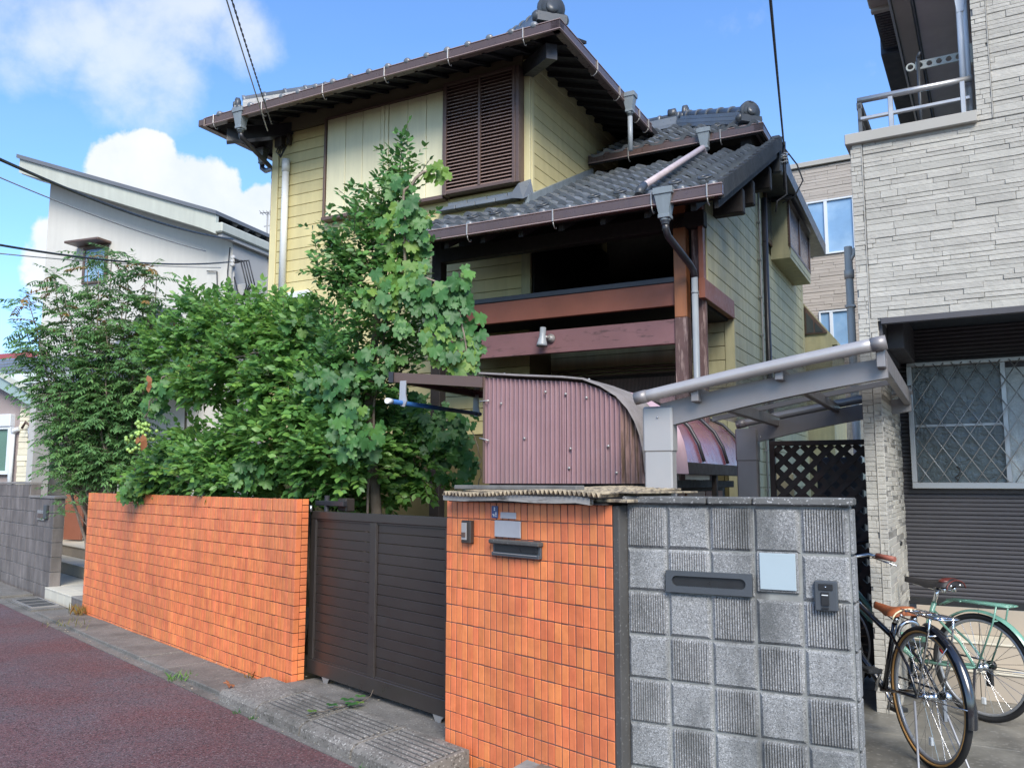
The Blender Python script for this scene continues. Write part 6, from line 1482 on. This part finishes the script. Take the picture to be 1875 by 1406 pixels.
# ---- small plants on the kerb
def tuft(name, label, cat, x, y, n, h, m, fr=OW, z=0, rad=.05):
    Lg = Leaves(); c = fr.P(x, y, z)
    for _ in range(n):
        q = rv(); Lg.put((c.x + random.gauss(0, rad), c.y + random.gauss(0, rad), z - .01), (q.x * .6, q.y * .6, 1), (q.y, -q.x, .1), h * random.uniform(.5, 1.2))
    me = Lg.mesh(name, (np.array([(0, 0, 0), (.05, .4, 0), (.06, 1, -.25), (-.05, .4, 0)]), [(0, 1, 2), (0, 2, 3)]), m, tuple(c)); o = bpy.data.objects.new(name, me); COL.objects.link(o); o.location = c; return tagit(o, label, cat)
tuft('weed_tuft', 'dry straw coloured weeds at the left foot of the orange wall', 'weeds', -5.05, -.05, 60, .14, l_rust, rad=.06)
tuft('weed_tuft', 'thin pale weeds sprouting along the gutter edge near the drain', 'weeds', -4.3, -.38, 34, .08, l_grass, rad=.14)
tuft('weed_tuft', 'green grass tuft in the gutter crack below the orange wall', 'weeds', -1.05, -.42, 36, .09, l_bush, z=-.03, rad=.04)
tuft('weed_tuft', 'small dry tuft at the wall foot beside the smooth ramp block', 'weeds', -.62, -.02, 26, .07, l_rust, rad=.03)
for i in range(3):
    tuft('weed_sprig', ['tiny green sprig in the gutter below the smooth ramp block', 'tiny green sprig in the gutter below the ribbed ramp block', 'tiny pale sprig in the gutter nearest the viewer'][i], 'weeds', (.18, .40, 1.75)[i], -.50, 12, .045, l_grape, z=-.035, rad=.015)
# fallen leaves and crumbs
def fallen(label, u, v, z, s, m, yaw, cat='leaf'):
    me = bpy.data.meshes.new('fallen_leaf'); t = GR[1]; me.from_pydata([(p[0] * s, (p[1] - .3) * s, p[2] * s * 1.6) for p in t[0]], [], t[1]); me.materials.append(m)
    o = bpy.data.objects.new('fallen_leaf', me); COL.objects.link(o); o.location = OW.P(u, v, z); o.rotation_euler = (.5, .3, yaw); return tagit(o, label, cat)
fallen('red and yellow fallen leaf on the smooth ramp block', -.17, -.40, .085, .085, l_brown, 1.)
lt_ = MB()
for i in range(150):
    u = random.uniform(-5.0, 2.1); v = random.choice((random.gauss(-.45, .025), random.gauss(-.01, .015))); s_ = random.uniform(.003, .011)
    zz_ = -.028 if v < -.3 else .002
    if u > -.25 and v > -.3: v = .20 + random.gauss(0, .05); zz_ = .072
    a = random.uniform(0, 6); lt_.add([(u + s_ * math.cos(a + k * PI / 2) * (1 + .6 * (k % 2)), v + s_ * math.sin(a + k * PI / 2), zz_ + random.uniform(.001, .006)) for k in range(4)], [(0, 1, 2, 3)])
solo('litter_crumbs', None, None, lt_, mat('crumbs', (.42, .36, .27), .9, .2, 20, rnd=.5), OW, (0, 0, 0), kind='stuff')
# creeping shoot across the ramp blocks
T = Thing('creeping_shoot', 'creeping green vine shoot lying across the ribbed ramp blocks', 'shoot', OW, (.9, 0, .08))
g = MB(); g.tube([(.86, .17, .17), (.865, .13, .10), (.87, .08, .083), (.90, 0, .080), (.93, -.07, .098), (.95, -.13, .090), (.945, -.19, .096), (.925, -.26, .078), (.915, -.31, .082), (.90, -.37, .066)], .0028, 6); T.add('stem', g, m_bark)
for i, (u, v, z, s_) in enumerate(((.85, .05, .115, .075), (.90, -.08, .125, .10), (.98, -.10, .115, .095), (.92, -.21, .115, .08), (.90, -.34, .095, .065), (.96, -.02, .105, .06))):
    t = GR[i % 4]; g = MB(); g.add([(u + p[0] * s_, v + (p[1] - .3) * s_, z + p[2] * s_) for p in t[0]], t[1], True); T.add('leaf', g, l_grapeb if i > 3 else l_grape)

# ================================================================== BICYCLES
def bicycle(name, label, base, yaw, R, WB, cfg):
    F = Frame(yaw, base); T = Thing(name, label, 'bicycle', F, (0, 0, 0)); c = cfg
    hub = {'r': Vector((0, 0, R)), 'f': Vector((WB, 0, R))}
    steer = c.get('steer', 0)
    def wheel(w, st):
        h = hub[w]; ax = Vector((math.sin(-st), math.cos(-st), 0))
        tw_ = .017
        g = MB(); g.ring(h, ax, R - tw_, tw_, 64, 10); o = T.add('wheel', g, m_tyre)
        if c.get('tan'):
            for s_ in (-1, 1):
                g = MB(); g.ring(h + ax * s_ * .0118, ax, R - .027, .0065, 64, 6); T.add('sidewall', g, m_tan, o)
        g = MB(); g.ring(h, ax, R - .041, .0105, 64, 8); T.add('rim', g, m_winfr, o)
        g = MB(); n = c.get('spokes', 32); x = Vector((0, 0, 1)); y = ax.cross(x)
        for i in range(n):
            a = 2 * PI * i / n; sd_ = 1 if i % 2 else -1; b_ = a + (.55 if (i // 2) % 2 else -.55)
            p0 = h + (x * math.cos(b_) + y * math.sin(b_)) * .022 + ax * sd_ * .026; p1 = h + (x * math.cos(a) + y * math.sin(a)) * (R - .048)
            g.tube([p0, p1], .0015, 4, False)
        T.add('spokes', g, m_chrome, o, kind='stuff')
        g = MB(); g.lathe(h - ax * .055, ax, [(0, .006), (.018, .006), (.02, .020), (.03, .026), (.034, .014), (.076, .014), (.080, .026), (.09, .020), (.092, .006), (.11, .006)], 12); T.add('hub', g, m_chrome, o)
        g = MB(); a = 2.2; g.cbox(h.x + y.x * 0 - .012, h.x + .012, -.008, .008, h.z - R * .62 - .02, h.z - R * .62 + .02, .003)
        T.add('reflector', g, m_white, o)
        return o
    wheel('r', 0); wheel('f', steer)
    # frame
    fm = c['frame']; bb = Vector((.43, 0, .28)); st0 = bb; seat = Vector((.29, 0, .66)); hd0 = Vector((WB - .11, 0, .62)); hd1 = Vector((WB - .155, 0, .80)); g = MB()
    g.tube([bb, seat], .015, 10); g.tube([bb, bb.lerp(hd0, .5) - Vector((0, 0, .02)), hd0], .019, 10)
    g.tube([bb.lerp(seat, .42), (.62, 0, .42), hd0.lerp(hd1, .5)] if c.get('step') else [bb.lerp(seat, .8), hd1], .015, 10); g.tube([hd0 - Vector((-.01, 0, .03)), hd1 + Vector((-.01, 0, .03))], .020, 10)
    for s_ in (-1, 1):
        g.tube([bb + Vector((0, s_ * .02, 0)), (.2, s_ * .05, R - .02), (0, s_ * .062, R)], .0095, 8); g.tube([bb.lerp(seat, .86) + Vector((0, s_ * .016, 0)), (.10, s_ * .045, R + .13), (0, s_ * .062, R)], .008, 8)
    T.add('frame', g, fm)
    ax = Vector((math.sin(-steer), math.cos(-steer), 0)); g = MB()
    cr = hd0 + Vector((.012, 0, -.05)); g.tube([hd0, cr], .017, 8)
    for s_ in (-1, 1): g.tube([cr + ax * s_ * .02, cr.lerp(hub['f'], .3) + ax * s_ * .045, hub['f'] + ax * s_ * .052], .010, 8)
    T.add('fork', g, fm)
    # fenders
    def fender(h, a0, a1, m, Rf, w_=.024, axx=Vector((0, 1, 0)), nm='fender'):
        g = MB(); n = 28; vs = []; xx = axx.cross(Vector((0, 0, 1)))
        for i in range(n + 1):
            t = a0 + (a1 - a0) * i / n; d = xx * math.cos(t) + Vector((0, 0, 1)) * math.sin(t)
            for j in range(7):
                q = -1 + 2 * j / 6; vs.append(h + d * (Rf - .012 * q * q) + axx * w_ * q)
        F_ = [(i * 7 + j, (i + 1) * 7 + j, (i + 1) * 7 + j + 1, i * 7 + j + 1) for i in range(n) for j in range(6)]
        g.add(vs, F_, True); return T.add(nm, g, m)
    fender(hub['r'], math.radians(c.get('fa', 60)), math.radians(c.get('fb', 205)), c['fender'], R + .022)
    fender(hub['f'], math.radians(20), math.radians(150), c['fender'], R + .020, .022, ax)
    g = MB()
    for s_ in (-1, 1):
        for t in c.get('stays', (190, 118)):
            t = math.radians(t); g.tube([(math.cos(t) * -0 + math.cos(t) * (R + .01), s_ * .024, R + math.sin(t) * (R + .01)), (0, s_ * .062, R)], .0028, 5)
    T.add('fender_stays', g, m_chrome)
    # carrier
    cm = c['carrier']; g = MB(); z = R * 2 + .065; x0, x1 = -.20, .18
    for s_ in (-1, 1):
        g.tube([(x1, s_ * .035, z), (x0 + .02, s_ * .06, z), (x0 - .01, s_ * .05, z), (x0 - .015, 0, z)], .0055, 7)
        g.tube([(x0 + .05, s_ * .06, z), (x0 + .075, s_ * .065, z - .10), (-.01, s_ * .066, R)], .0055, 7); g.tube([(x1 - .02, s_ * .035, z), (.24, s_ * .02, z - .04)], .005, 6)
        g.tube([(x1, s_ * .015, z), (x0 + .0, s_ * .022, z)], .0045, 6)
    for xx in (x0 + .04, -.04, .08): g.tube([(xx, -.058, z), (xx, .058, z)], .0045, 6)
    g.tube([(x0 + .072, -.065, z - .09), (x0 + .072, .065, z - .09)], .0045, 6)
    T.add('carrier', g, cm)
    # saddle
    sz = c['seatz']; g = MB(); vs = []; n = 10; prof_ = [(.26, .014, .006), (.235, .020, .004), (.17, .026, .002), (.10, .036, .000), (.04, .062, .006), (-.01, .090, .016), (-.05, .096, .022), (-.075, .080, .020), (-.088, .03, .012)]
    sx = .245
    for (x, hw, dz) in prof_:
        for j in range(9):
            t = PI * j / 8; q = math.cos(t); vs.append((sx + x - .02, q * hw, sz + dz - (0.050 * (1 - math.sin(t)) if hw > .03 else .035 * (1 - math.sin(t)))))
    F_ = [(i * 9 + j, i * 9 + j + 1, (i + 1) * 9 + j + 1, (i + 1) * 9 + j) for i in range(len(prof_) - 1) for j in range(8)] + [tuple(range(9))[::-1], tuple(range((len(prof_) - 1) * 9, len(prof_) * 9))]
    g.add(vs, F_, True); sd_ = T.add('saddle', g, c['saddle'])
    g = MB(); g.tube([(sx - .11 + .0, math.cos(PI * j / 10) * .094, sz + .012 - .052 * (1 - math.sin(PI * j / 10))) for j in range(11)], .0045, 6)
    T.add('piping', g, c['piping'], sd_)
    if c.get('saddle2'):
        g = MB(); g.ball((sx - .06, 0, sz + .004), .045, 14, 8, (1.0, 1.8, .45)); T.add('pad', g, c['saddle2'], sd_)
    g = MB()
    for s_ in (-1, 1):
        g.tube([(sx - .06, s_ * .05, sz - .03), (sx - .06, s_ * .05, sz - .065)], .014, 8); g.tube([(sx - .07, s_ * .05, sz - .06), (sx + .18, s_ * .012, sz - .035)], .004, 6)
        g.ball((sx - .105, s_ * .045, sz - .02), .009, 8, 5)
    T.add('saddle_springs', g, m_chrome, sd_)
    g = MB(); g.tube([seat, seat.lerp(Vector((.26, 0, sz - .05)), 1)], .0125, 10); T.add('seat_post', g, m_chrome)
    # handlebar
    hz_ = c['barz']; top_ = hd1 + Vector((-.02, 0, .03)); st_ = Vector((top_.x - .01, 0, hz_ - .03)); g = MB(); g.tube([top_, st_, st_ + Vector((.03, 0, .03))], .011, 8)
    ca, sa = math.cos(steer), math.sin(steer)
    def rot(p): p = Vector(p) - st_; return Vector((p.x * ca - p.y * sa, p.x * sa + p.y * ca, p.z)) + st_
    for s_ in (-1, 1): g.tube([rot(st_ + Vector((.03, 0, .03))), rot(st_ + Vector((.05, s_ * .10, .05))), rot(st_ + Vector((.0, s_ * .22, .07))), rot(st_ + Vector((-.16, s_ * .27, .055)))], .011, 8)
    hb = T.add('handlebar', g, c['bar'])
    for s_ in (-1, 1):
        g = MB(); g.tube([rot(st_ + Vector((-.05, s_ * .237, .067))), rot(st_ + Vector((-.17, s_ * .274, .054)))], .0165, 10); T.add('grip', g, c['grip'], hb)
        g = MB(); g.tube([rot(st_ + Vector((-.01, s_ * .235, .055))), rot(st_ + Vector((-.06, s_ * .27, .035))), rot(st_ + Vector((-.14, s_ * .31, .01)))], .0055, 6); T.add('brake_lever', g, c['lever'], hb)
    # drive, stand
    g = MB(); g.ring(bb + Vector((0, -.045, 0)), (0, 1, 0), .075, .006, 28, 6); g.ring(bb + Vector((0, -.045, 0)), (0, 1, 0), .045, .004, 20, 5)
    for a in range(5): g.tube([bb + Vector((0, -.045, 0)), bb + Vector((math.cos(a * 1.2566) * .075, -.045, math.sin(a * 1.2566) * .075))], .005, 5)
    T.add('chainring', g, m_chrome if c.get('tan') else m_blk)
    g = MB(); g.prism([(-.05, R - .05), (.43, .19), (.52, .24), (.53, .32), (.44, .38), (-.05, R + .05)], 1, -.060, -.046) if c.get('case') else g.tube([(0, -.045, R + .035), (.43, -.045, .36)], .006, 6)
    T.add('chain_case' if c.get('case') else 'chain', g, m_bblack)
    for s_, a in ((-1, -.9), (1, 2.24)):
        e = bb + Vector((math.cos(a) * .165, s_ * .07, math.sin(a) * .165)); g = MB(); g.tube([bb + Vector((0, s_ * .05, 0)), e], .009, 7); cr_ = T.add('crank', g, m_chrome)
        g = MB(); g.cbox(e.x - .045, e.x + .045, e.y + s_ * .015 - (.08 if s_ < 0 else 0), e.y + s_ * .015 + (.08 if s_ > 0 else 0), e.z - .012, e.z + .012, .005); T.add('pedal', g, m_blk, cr_)
    g = MB()
    if c.get('stand2'):
        for s_ in (-1, 1): g.tube([(.01, s_ * .07, R - .02), (-.10, s_ * .13, .02), (-.12, s_ * .14, .006)], .006, 7)
        g.tube([(-.12, -.14, .008), (-.135, 0, .008), (-.12, .14, .008)], .006, 7)
    else: g.tube([(0, .07, R), (-.02, .16, .01), (-.05, .17, .006)], .008, 7)
    T.add('kickstand', g, m_hanger if c.get('stand2') else m_piped)
    g = MB(); g.lathe((-.0, -.075, R), (0, -1, 0), [(0, .030), (.03, .030), (.035, .02)], 14); g.cbox(-.02, .02, -.085, -.060, R - .12, R - .01, .004); T.add('rear_brake', g, m_chrome if c.get('tan') else m_blk)
    if c.get('light'):
        t = math.radians(c['light']); p = Vector((math.cos(t) * (R + .045), 0, R + math.sin(t) * (R + .045)))
        g = MB(); g.ball(p, .028, 12, 8, (.8, .8, 1.25)); T.add('tail_light', g, m_red)
    else:
        g = MB(); g.lathe((-.02, -.08, R + .24), (-1, -.2, 0), [(0, .028), (.012, .028), (.016, .02)], 14); T.add('reflector', g, m_red)
    if c.get('lock'):
        g = MB(); g.ring((.155, 0, R * 1.86), (1, 0, .35), .055, .011, 24, 7, -.5, 3.7); T.add('ring_lock', g, m_chrome)
    if c.get('headlight'):
        g = MB(); g.lathe(Vector((WB + .02, .05, R + .32)), (1, 0, -.1), [(0, .02), (.03, .03), (.05, .03), (.052, 0)], 12); T.add('headlight', g, m_chrome)
    return T
bicycle('bicycle', 'black bicycle with tan tyre walls and a tan saddle in front', (2.10, 4.40, .126), 95, .345, 1.10,
        dict(tan=True, frame=m_bblack, fender=m_bblack, carrier=m_chrome, saddle=m_saddle, piping=m_cream, seatz=.745, barz=.93, bar=m_chrome, grip=m_grip, lever=m_chrome, stand2=True, lock=True, fa=92, fb=190, steer=.15, stays=(176, 128), headlight=True))
bicycle('bicycle', 'mint green bicycle with black saddle behind the black one', (2.83, 5.24, .126), 119, .315, 1.06,
        dict(frame=m_mint, fender=m_mint, carrier=m_mint, saddle=m_saddleb, saddle2=m_saddler, piping=m_saddler, seatz=.800, barz=.97, bar=m_piped, grip=m_blk, lever=m_blk, spokes=28, fa=55, fb=200, light=166, stays=(176,), steer=0.0, step=True))

# ================================================================== CABLES
def cable(name, label, a, b, sag, r, m=m_wire, over=0, twist=False):
    a, b = Vector(a), Vector(b); a = a + (a - b) * over; n = 28; P = [a.lerp(b, i / n) - Vector((0, 0, sag * 4 * (i / n) * (1 - i / n))) for i in range(n + 1)]
    g = MB()
    if twist:
        n = 150
        for ph in (0, PI):
            P = [a.lerp(b, i / n) - Vector((0, 0, sag * 4 * (i / n) * (1 - i / n))) + Vector((math.cos(i * .9 + ph), 0, math.sin(i * .9 + ph))) * r * 1.1 for i in range(n + 1)]; g.tube(P, r, 5)
    else: g.tube(P, r, 6)
    return solo(name, label, 'cable', g, m, WD, (0, 0, 0))
cable('power_cable', 'thick black cable running down to the pale house bracket', (-4.426, 7.0, 4.422), (-4.914, 14.449, 5.787), .18, .016, over=.25)
cable('power_cable', 'thin grey cable slanting below the thick one before the pale house', (-6.299, 10.0, 5.322), (-5.405, 14.508, 5.588), .10, .009, m_wireg, .25)
cable('power_cable', 'black cable sweeping down behind the airy tree top', (-4.994, 8.0, 3.936), (-4.961, 14.449, 5.378), .16, .012, over=.25)
cable('power_cable', 'fine level cable crossing the pale house wall', (-5.8, 9.3, 4.15), (-5.089, 14.391, 5.261), .06, .007, m_wireg, .3)
cable('service_drop', 'twisted service cable coming down to the left eave', (-2.12, 6.0, 5.175), (-2.745, 9.22, 5.60), .02, .0045, over=.5, twist=True)
cable('service_drop', 'thin plain cable beside the twisted one at the left eave', (-2.16, 6.0, 5.175), (-2.79, 9.22, 5.52), .02, .006, m_wireg, .5)
cable('service_drop', 'single dark cable dropping to the right end of the ridge', (1.629, 5.0, 4.563), (3.02, 9.0, 5.26), .03, .011, over=.5)
T = Thing('cable_knot', 'tangle of cable and clamp at the gable end of the ridge', 'cable fitting', WD, (3.02, 9.0, 5.1))
g = MB()
for k in range(6): g.ring((3.02 + random.gauss(0, .012), 9.0, 5.06 + .02 * k), (random.gauss(0, .3), random.gauss(0, .3), 1), .035, .007, 12, 5)
T.add('clamp', g, m_insul)
g = MB(); g.tube([(3.03, 9.0, 5.22), (3.14, 8.95, 5.02), (3.18, 8.9, 4.82), (3.10, 8.95, 4.66), (2.98, 9.0, 4.60)], .008, 6); g.tube([(3.02, 9.0, 5.10), (3.03, 9.0, 4.7), (2.92, 9.0, 4.62), (2.90, 9.0, 4.50)], .010, 6); g.tube([(3.02, 9.0, 5.3), (3.02, 9.02, 4.75)], .02, 8); T.add('cable_loop', g, m_wire)
